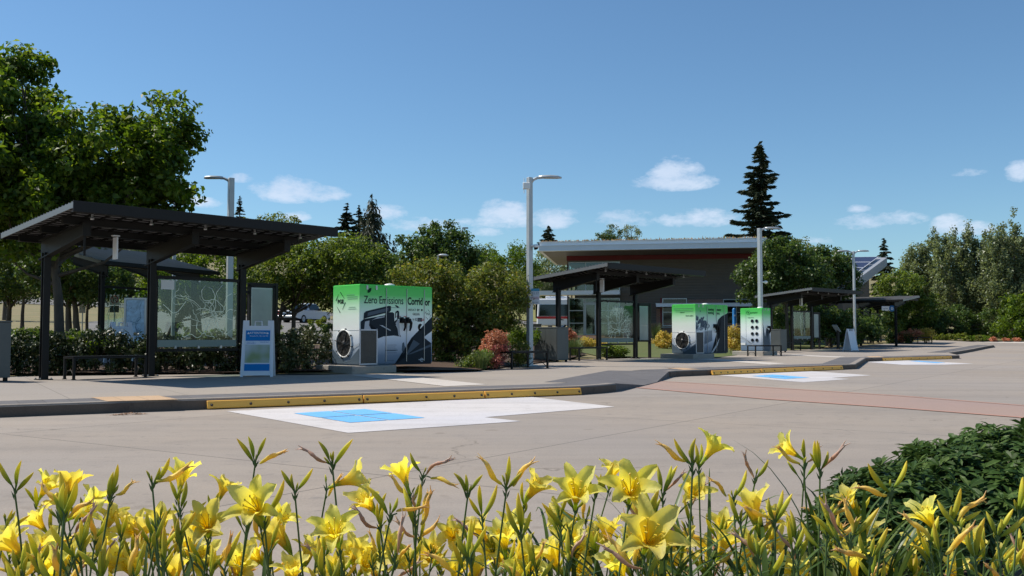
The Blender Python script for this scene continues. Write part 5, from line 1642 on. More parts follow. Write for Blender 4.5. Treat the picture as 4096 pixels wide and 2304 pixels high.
# the large tree over the first shelter
b = P(239, 1400, 27.0); b.z = T(b.x, 27.0)
tree('large broadleaf tree towering over the nearest bus shelter at the left edge', b,
     [ell(90, 720, 330, 270, 27, 2.6), ell(400, 640, 300, 270, 27, 2.4), ell(640, 600, 150, 230, 27, 1.5), ell(30, 420, 210, 200, 27, 1.8), ell(60, 290, 120, 140, 27, 1.0), ell(-250, 600, 350, 350, 27, 2.6), ell(300, 820, 420, 150, 27, 2.5), ell(640, 760, 150, 100, 27, 1.3), ell(100, 950, 280, 110, 27, 1.6)],
     600, .46, 92, .18, .105, LG1, .155, group=None, seed=3, shell=.25, fork=.3, nl=40)
# sprays that stick out of the big crown
# slimmer trees at the left behind the shelter
def T_(px_, Y): 
    x = (px_ - 2048) / FPX * Y; return (x, Y, T(x, Y))
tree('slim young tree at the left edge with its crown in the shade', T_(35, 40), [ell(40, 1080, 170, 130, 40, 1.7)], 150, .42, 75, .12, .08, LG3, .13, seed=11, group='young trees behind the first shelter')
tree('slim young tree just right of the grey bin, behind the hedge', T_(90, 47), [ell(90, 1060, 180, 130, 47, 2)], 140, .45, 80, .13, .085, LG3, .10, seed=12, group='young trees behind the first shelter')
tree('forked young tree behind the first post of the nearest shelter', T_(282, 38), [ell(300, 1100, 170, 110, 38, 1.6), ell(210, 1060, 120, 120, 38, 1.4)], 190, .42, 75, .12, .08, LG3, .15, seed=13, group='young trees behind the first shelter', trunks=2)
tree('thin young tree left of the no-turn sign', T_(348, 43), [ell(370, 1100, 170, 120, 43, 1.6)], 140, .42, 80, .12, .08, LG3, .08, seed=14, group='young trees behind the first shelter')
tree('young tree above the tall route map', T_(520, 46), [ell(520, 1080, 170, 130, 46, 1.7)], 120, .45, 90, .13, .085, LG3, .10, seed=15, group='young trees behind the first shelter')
tree('pale leafy tree at the far left edge beyond the parking area', T_(20, 70), [ell(10, 950, 120, 130, 70, 3)], 60, .7, 70, .19, .12, LG5, .16, seed=16)

# row of trees in the middle, left to right
tree('yellow-green feathery tree showing above the nearest shelter roof', T_(950, 52), [ell(880, 930, 110, 70, 52, 1.5), ell(1040, 900, 110, 60, 52, 1.5), ell(1120, 900, 90, 50, 52, 1.3), ell(960, 980, 200, 90, 52, 2)], 120, .30, 60, .13, .07, LYG, .14, seed=21, shell=.3, nl=30)
tree('leafy tree behind the glass screen of the nearest shelter', T_(800, 39), [ell(850, 1090, 200, 110, 39, 1.5), ell(700, 1110, 140, 100, 39, 1.4)], 150, .38, 80, .11, .07, LG1, .12, seed=22)
tree('dark trunked tree seen through the etched glass', T_(700, 40), [ell(720, 1180, 160, 75, 40, 1.4), ell(890, 1190, 120, 70, 41, 1.2)], 130, .35, 80, .11, .07, LG3, .12, seed=23, trunks=3)
tree('dense maple right of the nearest shelter, behind the attention board', T_(1150, 34), [ell(1120, 1090, 170, 110, 34, 1.6), ell(1250, 1060, 160, 130, 34, 1.7), ell(1180, 1150, 190, 50, 34, 1.5), ell(1000, 1190, 80, 60, 34, 1.2), ell(1310, 1190, 60, 60, 34, 1.0)], 260, .36, 85, .10, .065, LG2, .10, seed=24, trunks=2)
tree('dense maple behind the lettered charging cabinet', T_(1420, 33), [ell(1400, 1060, 170, 110, 33, 1.5), ell(1480, 1130, 150, 130, 33, 1.5), ell(1370, 1170, 70, 90, 33, 1.0)], 240, .36, 85, .10, .065, LG2, .10, seed=25)
tree('tall dark green tree with upright sprays in the middle distance', T_(1720, 46), [ell(1680, 1010, 120, 100, 46, 1.6), ell(1810, 1020, 120, 95, 46, 1.6), ell(1750, 960, 110, 70, 46, 1.2), ell(1740, 1100, 190, 110, 46, 2)], 230, .40, 80, .15, .09, LG3, .14, seed=26, shell=.35, nl=30)
tree('light green willow-like tree left of the tall lamp post', T_(2010, 60), [ell(1990, 1030, 130, 60, 60, 2), ell(2090, 1040, 80, 60, 60, 1.6), ell(1900, 1060, 100, 60, 60, 2), ell(2030, 1120, 150, 90, 60, 2.5)], 170, .5, 75, .16, .07, LG1, .15, seed=27)
tree('broad reddish-tipped vine maple right of the lettered cabinet', T_(1800, 27), [ell(1700, 1120, 150, 90, 27, 1.1), ell(1850, 1140, 170, 110, 27, 1.3), ell(1980, 1160, 120, 90, 27, 1.1), ell(1730, 1280, 140, 110, 27, 1.1), ell(1880, 1300, 130, 110, 27, 1.1), ell(1800, 1400, 90, 70, 27, .8), ell(1960, 1280, 110, 70, 27, .9), ell(2060, 1190, 70, 40, 27, .6)],
     400, .30, 85, .085, .055, LG4, .045, seed=28, trunks=4, fork=.12, nl=22)
tree('green willow seen left of the building under its roof corner', T_(2200, 100), [ell(2200, 1090, 90, 110, 100, 3.0), ell(2150, 1140, 90, 90, 100, 3)], 120, .75, 80, .28, .10, LG5, .2, seed=29)
tree('small round tree beyond the planter box', T_(2075, 66), [ell(2080, 1215, 60, 45, 66, 1.0)], 40, .35, 60, .13, .08, LG3, .07, seed=30, fork=.5)
tree('round glossy tree in front of the right end of the building', T_(3150, 56), [ell(3120, 1060, 130, 105, 56, 2.0), ell(3060, 1110, 110, 90, 56, 1.8), ell(3190, 1120, 140, 85, 56, 2), ell(3010, 1170, 60, 40, 56, 1)], 330, .45, 90, .15, .10, LG3, .13, seed=31)
tree('second rounded tree beside the solar-roofed building', T_(3320, 60), [ell(3310, 1070, 95, 85, 60, 1.8), ell(3350, 1130, 80, 70, 60, 1.6), ell(3250, 1170, 90, 60, 60, 1.5)], 200, .45, 85, .16, .10, LG3, .13, seed=32)
tree('brownish-tipped tree peeking over the round tree', T_(3170, 78), [ell(3180, 1000, 60, 50, 78, 1.5)], 40, .45, 60, .16, .10, LG4, .12, seed=33)
tree('dark leafy tree behind the kiosk shelter', T_(3250, 58), [ell(3200, 1290, 200, 70, 58, 2.0), ell(3400, 1300, 150, 70, 58, 2)], 180, .5, 80, .16, .10, LG3, .12, seed=34)
tree('spreading green bush-tree right of the solar-roofed building', T_(3620, 80), [ell(3600, 1160, 90, 80, 80, 2.5), ell(3650, 1250, 110, 90, 80, 2.5), ell(3560, 1270, 80, 90, 80, 2)], 210, .55, 85, .20, .13, LG2, .18, seed=35)

# poplars at the right
pop = [(3745, 930, 130, 88), (3850, 900, 110, 84), (3690, 1010, 110, 92), (3960, 1010, 100, 83), (4060, 860, 140, 80), (4010, 900, 70, 86), (4180, 850, 150, 80)]
names_p = ['poplar with several upright tips, leftmost but one of the right-hand grove', 'tallest-tipped poplar in the middle of the right-hand grove', 'lower poplar at the left end of the right-hand grove', 'shorter poplar between the grove and the right edge trees',
           'dark tall poplar at the right edge of the photo', 'narrow poplar just left of the tall right-edge poplar', 'poplar cut off by the right edge of the photo']
for i, (px_, pt, wd, Y_) in enumerate(pop):
    els = []
    rr = random.Random(50 + i)
    for k in range(5):
        dx = (k - 2) * wd * .38 + rr.uniform(-12, 12); top = pt + abs(k - 2) * 28 + rr.uniform(0, 40)
        els.append(ell(px_ + dx, (top + 1230) / 2, wd * .24, (1230 - top) / 2, Y_, 1.6))
        els.append(ell(px_ + dx + rr.uniform(-6, 6), top + 40, wd * .07, 85, Y_, .5))
        els.append(ell(px_ + dx, (top + 1100) / 2 - 20, wd * .15, (1060 - top) / 2 + 20, Y_, 1.0))
    els.append(ell(px_, 1220, wd * .75, 115, Y_, 2.4))
    tree(names_p[i], T_(px_, Y_), els, 460, .34, 42, .19, .13, LG5, .2, name='poplar', group='poplars at the right', seed=50 + i, shell=.2, up=.2, bark=BARKG, nl=20, flat=1.7)
tree('bright green low tree at the right edge below the poplars', T_(4090, 76), [ell(4080, 1240, 70, 60, 76, 2), ell(4060, 1310, 80, 50, 76, 2)], 100, .45, 80, .17, .11, LG1, .1, seed=60)
tree('dark low tree beneath the poplars', T_(3850, 80), [ell(3800, 1290, 120, 60, 80, 2), ell(3950, 1300, 110, 60, 80, 2), ell(3700, 1310, 80, 50, 80, 2)], 200, .5, 80, .18, .12, LG3, .16, seed=61)


# conifers
def conifer(label, px_, ptop, Y_, hw, seed, mt, droop=.25, lev=26, base_py=None, wb=1.0, sparse=1.0, nlen=.34, name='conifer', rag=.35, weep=0.0):
    rr = random.Random(seed); rg = np.random.default_rng(seed)
    x = (px_ - 2048) / FPX * Y_; zb_ = T(x, Y_); zt_ = P(px_, ptop, Y_).z; H = zt_ - zb_
    z_start = zb_ + H * .12 if base_py is None else P(px_, base_py, Y_).z
    Rm = hw * Y_ / FPX
    t = thing(name, label, 'conifer', (x, Y_, zb_))
    tr = MB(); tr.tube([(0, 0, -.1), (0, 0, H * .5), (0, 0, H)], [H * .018, H * .011, .02], 8)
    C = []; D = []
    for i in range(lev):
        k = i / (lev - 1); z = z_start + (zt_ - .15 - z_start) * k
        nb = rr.randint(5, 8)
        for j in range(nb):
            a = rr.uniform(0, 2 * PI); ln = Rm * (1 - k) ** .8 * rr.uniform(1 - rag, 1 + rag * .6) * wb + .06 * Rm
            dv = Vector((math.cos(a), math.sin(a), 0))
            p0 = Vector((0, 0, z - zb_ + rr.uniform(-1.3, 1.3) * (zt_ - z_start) / lev)); p1 = p0 + dv * ln * .6 + Vector((0, 0, -ln * droop * .5)); p2 = p0 + dv * ln + Vector((0, 0, -ln * droop * .55 + ln * .06))
            tr.tube([p0, p1, p2], [.02 * Rm * (1 - k) + .012, .012, .006], 4, False)
            n = int(max(6, ln / Rm * 64 * sparse))
            for q_ in range(n):
                u = rr.random() ** .7; b_ = (p0.lerp(p1, u / .6) if u < .6 else p1.lerp(p2, (u - .6) / .4))
                sd = Vector((-dv.y, dv.x, 0)) * rr.uniform(-1, 1) * .22 * ln * (1.1 - u)
                c = b_ + sd + Vector((0, 0, -rr.random() * (.07 + weep) * Rm * .8)); C.append(c); dd = dv * (1 - weep) + sd * 1.2 + Vector((0, 0, -droop - weep * 2.2)) + Vector((rr.uniform(-.4, .4), rr.uniform(-.4, .4), rr.uniform(-.3, .3))); D.append(dd.normalized())
    C = np.array(C); D = np.array(D); Nn = unit(rg.normal(size=C.shape) * .6 + np.array([0, 0, .8])); Nn = unit(Nn - D * (Nn * D).sum(1, keepdims=True)); n = len(C)
    L = nlen * rg.uniform(.6, 1.3, n) * Rm * .38
    V, F = quads(C, D, Nn, L, L * .34, rg, .1)
    link('foliage', mesh_np('foliage', V, F), mt, t); tr.build('trunk', BARK, t)
    return t


conifer('tall dark spruce rising behind the right end of the building', 3050, 575, 125, 118, 1, LCON, .20, 30, 1000, nlen=.62, sparse=1.8, rag=.7)
conifer('small dark conifer tip over the left end of the building roof', 2195, 903, 130, 38, 2, LCON, .3, 16, 980, nlen=.75, wb=1.2)
conifer('dark conifer behind the solar-roofed building', 3540, 955, 110, 65, 3, LCON, .3, 22, 1200, nlen=.55, sparse=1.5)
conifer('weeping pale conifer with drooping sprays in the middle distance', 1486, 790, 80, 125, 4, LCON2, .35, 20, 1080, nlen=.36, weep=.35, sparse=1.2)
conifer('dark pine left of the weeping conifer', 1385, 818, 95, 62, 5, LCON, .1, 18, 1000, nlen=.7, sparse=1.3)
conifer('dark pine close against the weeping conifer', 1432, 830, 97, 50, 6, LCON, .1, 16, 1000, nlen=.8, sparse=1.2)
conifer('small conifer tip showing beside the lamp post above the shelter roof', 953, 785, 90, 28, 7, LCON2, .2, 14, 900, nlen=.9, sparse=1.3)
conifer('tiny conifer tip left of the double-armed lamp post', 3395, 1008, 120, 30, 8, LCON, .1, 10, 1060, nlen=.9)

# thin shrubs far behind the building roof
tree('airy small tree showing over the building roof, left one', T_(2440, 115), [ell(2440, 940, 55, 40, 115, 1.5), ell(2400, 960, 50, 25, 115, 1.5)], 50, .45, 45, .22, .1, LG3, .15, seed=70, nl=20, group='small trees over the building roof')
tree('airy small tree showing over the building roof, right one', T_(2530, 115), [ell(2530, 930, 38, 35, 115, 1.2)], 30, .45, 30, .20, .08, LG4, .1, seed=71, nl=20, group='small trees over the building roof')

# hedges and shrubs
def shrub(label, ells, nc, cr, per, ll, lw, mt, name='shrub', cat='shrub', group=None, seed=1, shell=.5, base=None, up=.5, stems=6, flat=.9):
    rg = np.random.default_rng(seed); cl = crown_clusters(ells, nc, cr, rg, shell)
    cx = float(np.mean(cl[:, 0])); cy = float(np.mean(cl[:, 1])); zb_ = base if base is not None else T(cx, cy)
    cl[:, 2] = np.maximum(cl[:, 2], zb_ + cl[:, 3] * .5)
    t = thing(name, label, cat, (cx, cy, zb_), 0, group); V, F = leaf_cloud(cl, per, ll, lw, rg, up=up, flat=flat); V -= np.array([cx, cy, zb_]); link('foliage', mesh_np('foliage', V, F), mt, t)
    m = MB(); sel = rg.choice(len(cl), min(stems, len(cl)), replace=False)
    for s in sel:
        c = Vector(cl[s, :3]) - Vector((cx, cy, zb_)); b_ = Vector((c.x * .5, c.y * .5, .02)); m.tube([Vector((0, 0, -.03)), b_, b_.lerp(c, .5) + Vector((0, 0, .03)), c], [.018, .015, .011, .005], 5)
    m.build('stems', BARK, t)
    return t


def hedge(label, pts, w, h, mt, seed, ll=.075, lw=.05, dens=1.0, name='hedge', group=None, z0=None, leafs=52, top=None):
    rg = np.random.default_rng(seed); cl = []; pts = [Vector((p[0], p[1], 0)) for p in pts]; L = 0
    core = MB()
    for a, b_ in zip(pts[:-1], pts[1:]):
        ln = (b_ - a).length; d = (b_ - a).normalized(); n = Vector((-d.y, d.x, 0)); k = int(ln * 62 * dens * max(w, .8) * max(h, .6))
        for _ in range(k):
            u, v, z = rg.random(), rg.uniform(-.5, .5), rg.random() ** .95
            if abs(v) < .32 and z < .72: v = math.copysign(rg.uniform(.34, .52), v)
            p = a + d * u * ln + n * v * w * (1.06 - .25 * z); zb_ = T(p.x, p.y) if z0 is None else z0
            hh = h * (1 + .10 * math.sin(u * ln * 1.9 + seed) + .05 * math.sin(u * ln * 5.1)); cl.append((p.x, p.y, zb_ + .06 + (hh - .16) * z, .15 * rg.uniform(.7, 1.3)))
        s = max(2, int(ln / .35)); pa = None
        for i in range(s):
            c = a + d * (i + .5) * ln / s; zb_ = T(c.x, c.y) if z0 is None else z0
            for _ in range(5):
                o = n * rg.uniform(-.3, .3) * w + d * rg.uniform(-.2, .2); core.tube([c + o * .6 + Vector((0, 0, zb_ - .03)), c + o + Vector((0, 0, zb_ + h * rg.uniform(.5, .85)))], [.014, .006], 4, False)
    cl = np.array(cl); c0 = cl[:, :3].mean(0); c0[2] = cl[:, 2].min() - .1
    t = thing(name, label, 'hedge', tuple(c0), 0, group); V, F = leaf_cloud(cl, leafs, ll, lw, rg, up=.5, flat=.9); V -= c0; link('foliage', mesh_np('foliage', V, F), mt, t)
    core.v = [(v[0] - c0[0], v[1] - c0[1], v[2] - c0[2]) for v in core.v]; core.build('branches', BARK, t)
    return t


HED = leaf_mat('hedge_dark_leaf', (.022, .038, .011), (.036, .058, .016), (.080, .085, .03), .25, .45)
bo = lambda i, dx, dy: (BACK[i].x + dx, BACK[i].y + dy)
A0 = BACK[0]; A1 = BACK[1]
hedge('long dark clipped hedge behind the nearest shelter', [(A0.x - 2.5, A0.y - .6), (A0.x, A0.y + .95), (A1.x, A1.y + 1.0), (A1.x + .9, A1.y + 1.1)], 1.1, .92, HED, 5)
hedge('dark clipped hedge between the attention board and the lettered cabinet', [(P(1075, 1400, 21.8).x, 21.8), (P(1285, 1400, 23.5).x, 23.5)], 1.0, .95, leaf_mat('hedge_leaf_b', (.045, .062, .02), (.07, .09, .03), (.13, .12, .05), .25, .45), 6)
hedge('low dark hedge farther back at the left, below the trunks', [T_(60, 29)[:2], T_(560, 30)[:2]], 1.4, .75, LG3, 8, .10, .07, .6)
def patch(label, lo, hi, Y_, hh, mt, n, seed, ll=.08, lw=.06, name='ground_cover', dep=.5):
    a = P(lo, hi, Y_); b_ = P(n[0], hi, Y_); els = []
    k = max(2, int((b_.x - a.x) / .35))
    for i in range(k): els.append((a.x + (b_.x - a.x) * (i + .5) / k, Y_, a.z - hh * .5, .32, dep, hh * .55))
    return shrub(label, els, k * 9, .14, 60, ll, lw, mt, name, 'shrub', seed=seed, base=a.z - hh * 1.2, up=1.0, stems=5)
patch('dark leafy bushes behind the etched glass, edging the parking area', 620, 1310, 36, .9, LG2, (950,), 125, .1, .06, 'shrub', .7)
patch('dark undergrowth beyond the long hedge at the left', 40, 1318, 34, .9, LG3, (420,), 126, .1, .06, 'shrub', .7)
patch('bright sunlit green leaves above the nearest bench, left clump', 270, 1366, 21.6, .28, LG1, (445,), 80)
patch('bright sunlit green leaves above the nearest bench, right clump beside the route map', 475, 1384, 22.2, .18, LG1, (575,), 81)
ORG = leaf_mat('leaf_salmon_orange', (.52, .20, .10), (.62, .28, .14), (.58, .18, .14), .4, .5)
PNK = leaf_mat('leaf_pink_red', (.50, .12, .11), (.56, .20, .15), (.40, .20, .08), .35, .5)
YLO = leaf_mat('leaf_golden_yellow', (.62, .47, .07), (.72, .57, .10), (.62, .34, .10), .45, .5)
GRS = leaf_mat('grass_blade_green', (.07, .12, .03), (.11, .16, .04), (.20, .20, .08), .4, .5)
shrub('salmon-orange shrub beside the vine maple and lone bench', [ell(1990, 1362, 42, 36, 24.6, .45), ell(1950, 1385, 28, 34, 24.6, .3)], 60, .13, 55, .06, .035, ORG, seed=90)
shrub('pinkish-red low shrub behind the left leg of the lone bench', [ell(2000, 1410, 45, 28, 24.3, .4), ell(1980, 1440, 35, 25, 24.2, .35)], 50, .12, 50, .055, .03, PNK, seed=91)
shrub('brownish shrub between the lone bench and the lamp post', [ell(2070, 1400, 50, 35, 26, .5), ell(2090, 1430, 45, 35, 26, .5)], 50, .13, 50, .055, .03, LG4, seed=92)
shrub('fresh green rounded shrub behind the salmon-orange shrub', [ell(2040, 1345, 85, 35, 31, .8), ell(2110, 1350, 50, 40, 31, .7)], 90, .17, 70, .07, .03, LG1, seed=93)
shrub('small olive bush at the foot of the vine maple', [ell(1935, 1440, 40, 35, 24, .4), ell(1880, 1460, 50, 25, 24, .4)], 46, .13, 55, .06, .03, LG2, seed=94)
shrub('salmon shrub behind the grey bin under the shelter glass', [ell(2280, 1350, 22, 38, 45, .5)], 36, .17, 55, .09, .05, ORG, seed=95)
shrub('golden low shrub behind the branching-tree glass', [ell(2355, 1370, 35, 20, 45, .5), ell(2420, 1378, 30, 16, 44, .5)], 40, .17, 55, .08, .05, YLO, seed=96)
shrub('glossy dark green bush under the branching-tree glass', [ell(2430, 1405, 35, 26, 37, .4), ell(2475, 1410, 30, 24, 37, .4)], 50, .14, 60, .075, .05, LG2, seed=97)
shrub('golden-yellow shrub left of the water-scene cabinet', [ell(2650, 1360, 35, 28, 46, .6), ell(2690, 1365, 25, 30, 46, .5)], 56, .17, 60, .08, .05, YLO, seed=98)
shrub('golden-yellow shrub between the two cabinets', [ell(2930, 1350, 28, 45, 43, .6), ell(2950, 1380, 22, 35, 43, .5), ell(2920, 1320, 15, 20, 43, .4)], 70, .17, 60, .08, .05, YLO, seed=99)
shrub('salmon-topped shrub behind the small distant bench', [ell(3640, 1335, 35, 16, 66, .8), ell(3620, 1350, 30, 14, 66, .8)], 40, .25, 55, .13, .07, ORG, seed=100)
shrub('golden shrub right of the small distant bench', [ell(3705, 1340, 25, 18, 66, .8)], 30, .25, 55, .13, .07, YLO, seed=101)
shrub('dark green mound left of the small distant bench', [ell(3585, 1355, 35, 20, 67, .8)], 36, .25, 55, .12, .07, LG3, seed=102)
for i, (px_, py_, w_, lab) in enumerate(((3972, 1358, 9, 'small orange shrub at the far kerb corner, tallest of the far ones'), (4026, 1364, 12, 'low orange shrub at the far pavement edge'), (4068, 1366, 8, 'small orange tuft nearest the right edge of the photo'), (3915, 1352, 9, 'small brown-green tuft at the far pavement'))):
    shrub(lab, [ell(px_, py_, w_, 10, 73.5, .3)], 14, .16, 40, .11, .06, ORG if i < 3 else LG4, group='small shrubs along the far pavement', seed=110 + i)
patch('yellow-flowering daylily patch at the far end of the platform', 3738, 1335, 74, .5, LYG, (3850,), 120, .16, .05, 'ground_cover', 1.2)
patch('green grassy patch below the poplars', 3850, 1345, 75, .4, LG1, (3960,), 121, .16, .05, 'ground_cover', 1.2)
patch('yellow daylilies and green leaves beside the white pickup', 1238, 1272, 62, .5, LYG, (1300,), 122, .16, .05, 'ground_cover', .8)
patch('dark shrubs at the edge of the parking lot right of the pickup', 1225, 1300, 52, .5, LG3, (1335,), 123, .12, .07, 'shrub', .8)
patch('olive shrubs between the attention board and the parking lot', 1075, 1305, 42, .7, LG2, (1112,), 124, .1, .06, 'shrub', .6)

# ornamental grasses
def grass_tuft(label, px_, py_, Y_, h, r, n, seed, mt, spread=.5):
    rr = random.Random(seed); c = P(px_, py_, Y_); zb_ = c.z; V = []; F = []
    for _ in range(n):
        a = rr.uniform(0, 2 * PI); d = Vector((math.cos(a), math.sin(a), 0)); s = Vector((-d.y, d.x, 0)) * .006 * (Y_ / 25); b_ = d * rr.random() * r * .35; hh = h * rr.uniform(.6, 1.1); k = rr.uniform(.2, 1) * spread
        p = [b_, b_ + d * k * r * .5 + Vector((0, 0, hh * .6)), b_ + d * k * r * 1.3 + Vector((0, 0, hh))]; i = len(V)
        V += [p[0] - s, p[0] + s, p[1] + s * .8, p[1] - s * .8, p[2]]; F += [(i, i + 1, i + 2, i + 3), (i + 3, i + 2, i + 4)]
    t = bpy.data.objects.new('ornamental_grass', mesh_np('ornamental_grass', V, F)); t.data.materials.append(mt); COL.objects.link(t); t.location = (c.x, Y_, zb_)
    return tag(t, label, 'grass tuft', 'ornamental grasses')
grass_tuft('arching green grass tuft behind the bench before the brown building', 2300, 1440, 36, .85, .5, 420, 1, GRS, .8)
grass_tuft('pale green grass tuft behind the grey bin by the lamp post', 2275, 1425, 38, .7, .4, 300, 2, GRS, .8)
grass_tuft('olive grass tuft left of the pinkish-red shrub', 1925, 1480, 23.6, .5, .35, 260, 3, GRS, .9)
grass_tuft('yellow-green grass tuft in front of the salmon-topped distant shrub', 3635, 1375, 65.6, .8, .6, 300, 4, GRS, .9)
grass_tuft('grass tuft at the wall beneath the brick pier', 2625, 1372, 62, 1.3, .6, 240, 5, GRS, .6)
# ================================================================ FOREGROUND BED: DAYLILIES AND THE DARK SHRUB
BEDM = ground_mat('planting_bed_mulch', (.16, .115, .085), (.12, .085, .065), (.22, .17, .13), bump=1.0)
bed = [(-9, -6), (9, -6), (9, 6.6), (3.2, 6.2), (1.9, 4.9), (1.15, 3.7), (.5, 3.15), (-9, 3.05)]
bm = MB(); bm.prism([(a, b, 0) for a, b in bed], (0, 0, -.05), (0, 0, .10)); bo_ = bm.build('planting_bed', BEDM); bo_['kind'] = 'structure'
edge = [Vector((-9, 3.07, 0)), Vector((.5, 3.17, 0)), Vector((1.16, 3.72, 0)), Vector((1.92, 4.92, 0)), Vector((3.2, 6.22, 0)), Vector((9, 6.62, 0))]
V = []; F = []
o1 = offset_line(edge, .14)
for i, (a, b) in enumerate(zip(edge, o1)): V += [(a.x, a.y, .12), (b.x, b.y, .12), (b.x, b.y, -.02), (a.x, a.y, -.02)]
for i in range(len(edge) - 1):
    for k in range(4): F.append((i * 4 + k, i * 4 + (k + 1) % 4, i * 4 + 4 + (k + 1) % 4, i * 4 + 4 + k))
link('kerb', mesh_np('kerb', V, F), KERBM)['kind'] = 'structure'


def grad_mat(name, stops, axis=2, lo=0., hi=1., coord='Generated', transl=.35, rough=.45, noise=.0, tmul=(1.1, 1.0, .6)):
    m = bpy.data.materials.new(name); m.use_nodes = True; nt = m.node_tree; N, L = nt.nodes.new, nt.links.new
    b = nt.nodes['Principled BSDF']; out = nt.nodes['Material Output']; tc = N('ShaderNodeTexCoord'); sp = N('ShaderNodeSeparateXYZ'); L(tc.outputs[coord], sp.inputs[0])
    mr = N('ShaderNodeMapRange'); mr.inputs[1].default_value = lo; mr.inputs[2].default_value = hi; L(sp.outputs[axis], mr.inputs[0]); r = N('ShaderNodeValToRGB'); cr = r.color_ramp
    cr.elements[0].position = stops[0][0]; cr.elements[0].color = (*stops[0][1], 1); cr.elements[1].position = stops[-1][0]; cr.elements[1].color = (*stops[-1][1], 1)
    for p, c in stops[1:-1]: e = cr.elements.new(p); e.color = (*c, 1)
    L(mr.outputs[0], r.inputs[0]); col = r.outputs[0]
    oi = N('ShaderNodeObjectInfo'); hs = N('ShaderNodeHueSaturation'); a = N('ShaderNodeMapRange'); a.inputs[3].default_value = .490; a.inputs[4].default_value = .508; L(oi.outputs['Random'], a.inputs[0]); L(a.outputs[0], hs.inputs['Hue'])
    v = N('ShaderNodeMapRange'); v.inputs[3].default_value = .90; v.inputs[4].default_value = 1.08; L(oi.outputs['Random'], v.inputs[0]); L(v.outputs[0], hs.inputs['Value']); L(col, hs.inputs['Color']); col = hs.outputs[0]
    L(col, b.inputs['Base Color']); b.inputs['Roughness'].default_value = rough; b.inputs['Specular IOR Level'].default_value = .3
    if noise:
        n = N('ShaderNodeTexNoise'); n.inputs['Scale'].default_value = 90; n.inputs['Detail'].default_value = 3; mp = N('ShaderNodeMapping'); mp.inputs['Scale'].default_value = (2, 2, .15); L(tc.outputs['Object'], mp.inputs[0]); L(mp.outputs[0], n.inputs['Vector'])
        bp = N('ShaderNodeBump'); bp.inputs['Strength'].default_value = noise; bp.inputs['Distance'].default_value = .002; L(n.outputs['Fac'], bp.inputs['Height']); L(bp.outputs[0], b.inputs['Normal'])
    tr = N('ShaderNodeBsdfTranslucent'); t2 = N('ShaderNodeVectorMath'); t2.operation = 'MULTIPLY'; L(col, t2.inputs[0]); t2.inputs[1].default_value = tmul; L(t2.outputs[0], tr.inputs['Color'])
    ms = N('ShaderNodeMixShader'); ms.inputs[0].default_value = transl; L(b.outputs[0], ms.inputs[1]); L(tr.outputs[0], ms.inputs[2]); L(ms.outputs[0], out.inputs[0])
    return m


PETAL = grad_mat('lily_petal', [(0, (.55, .66, .06)), (.15, (.98, .82, .06)), (.5, (.99, .87, .12)), (1, (.99, .93, .38))], 2, 0, .075, 'Object', .58, .5, .5, (1.05, 1.0, .5))
BUDG = grad_mat('bud_green', [(0, (.19, .29, .04)), (.55, (.46, .48, .05)), (1, (.76, .66, .10))], transl=.4, noise=.4, tmul=(1.3, 1.2, .5))
BUDY = grad_mat('bud_yellow', [(0, (.20, .32, .03)), (.3, (.48, .52, .05)), (.75, (.80, .72, .08)), (1, (.88, .72, .10))], transl=.42, noise=.4, tmul=(1.2, 1.1, .5))
WITH = grad_mat('withered_flower', [(0, (.66, .60, .10)), (.35, (.97, .74, .12)), (.8, (.97, .74, .26)), (1, (.90, .68, .42))], transl=.42, noise=.8)
WITH2 = grad_mat('dried_flower', [(0, (.56, .36, .16)), (.5, (.70, .44, .30)), (1, (.78, .64, .56))], transl=.35, noise=.8)
STEM = mat('lily_stem', (.085, .145, .035), .5, var=.2, vscale=20)
STAM = mat('lily_stamen', (.80, .55, .03), .5)


def petal(m, a0, ln, wd, phi0, phi1, rng_, ruff, twist=0.0, nx=9, ny=5):
    z = 0.0; r = .004; pts = []
    for i in range(nx):
        t_ = i / (nx - 1); ph = R(phi0 + (phi1 - phi0) * t_ ** 1.5); ds = ln / (nx - 1)
        w = wd * (math.sin(PI * min(.985, (t_ ** 1.12 * .93 + .04))) ** .75) * (.45 + .55 * min(1, t_ * 2.0)); pts.append((r, z, w, ph, t_))
        r += math.sin(ph) * ds; z += math.cos(ph) * ds
    V = []; F = []
    ux, uy = math.cos(a0), math.sin(a0); vx, vy = -uy, ux
    ph0 = rng_.uniform(0, 6)
    for (r, z, w, ph, t_) in pts:
        for j in range(ny):
            s = (j / (ny - 1) - .5) * 2
            lift = (abs(s) ** 2) * w * .32 * (1 - .45 * t_) + ruff * (abs(s) ** 3) * math.sin(t_ * 17 + ph0 + s) * t_ * .006 - (.0016 if abs(s) < .1 else 0)
            # lift goes towards the inside of the trumpet
            rr_ = r - math.cos(ph) * lift; zz = z + math.sin(ph) * lift
            tw = s * w / 2; V.append((ux * rr_ + vx * tw, uy * rr_ + vy * tw, zz))
    for i in range(nx - 1):
        for j in range(ny - 1): a = i * ny + j; F.append((a, a + 1, a + ny + 1, a + ny))
    m.add(V, F, True)


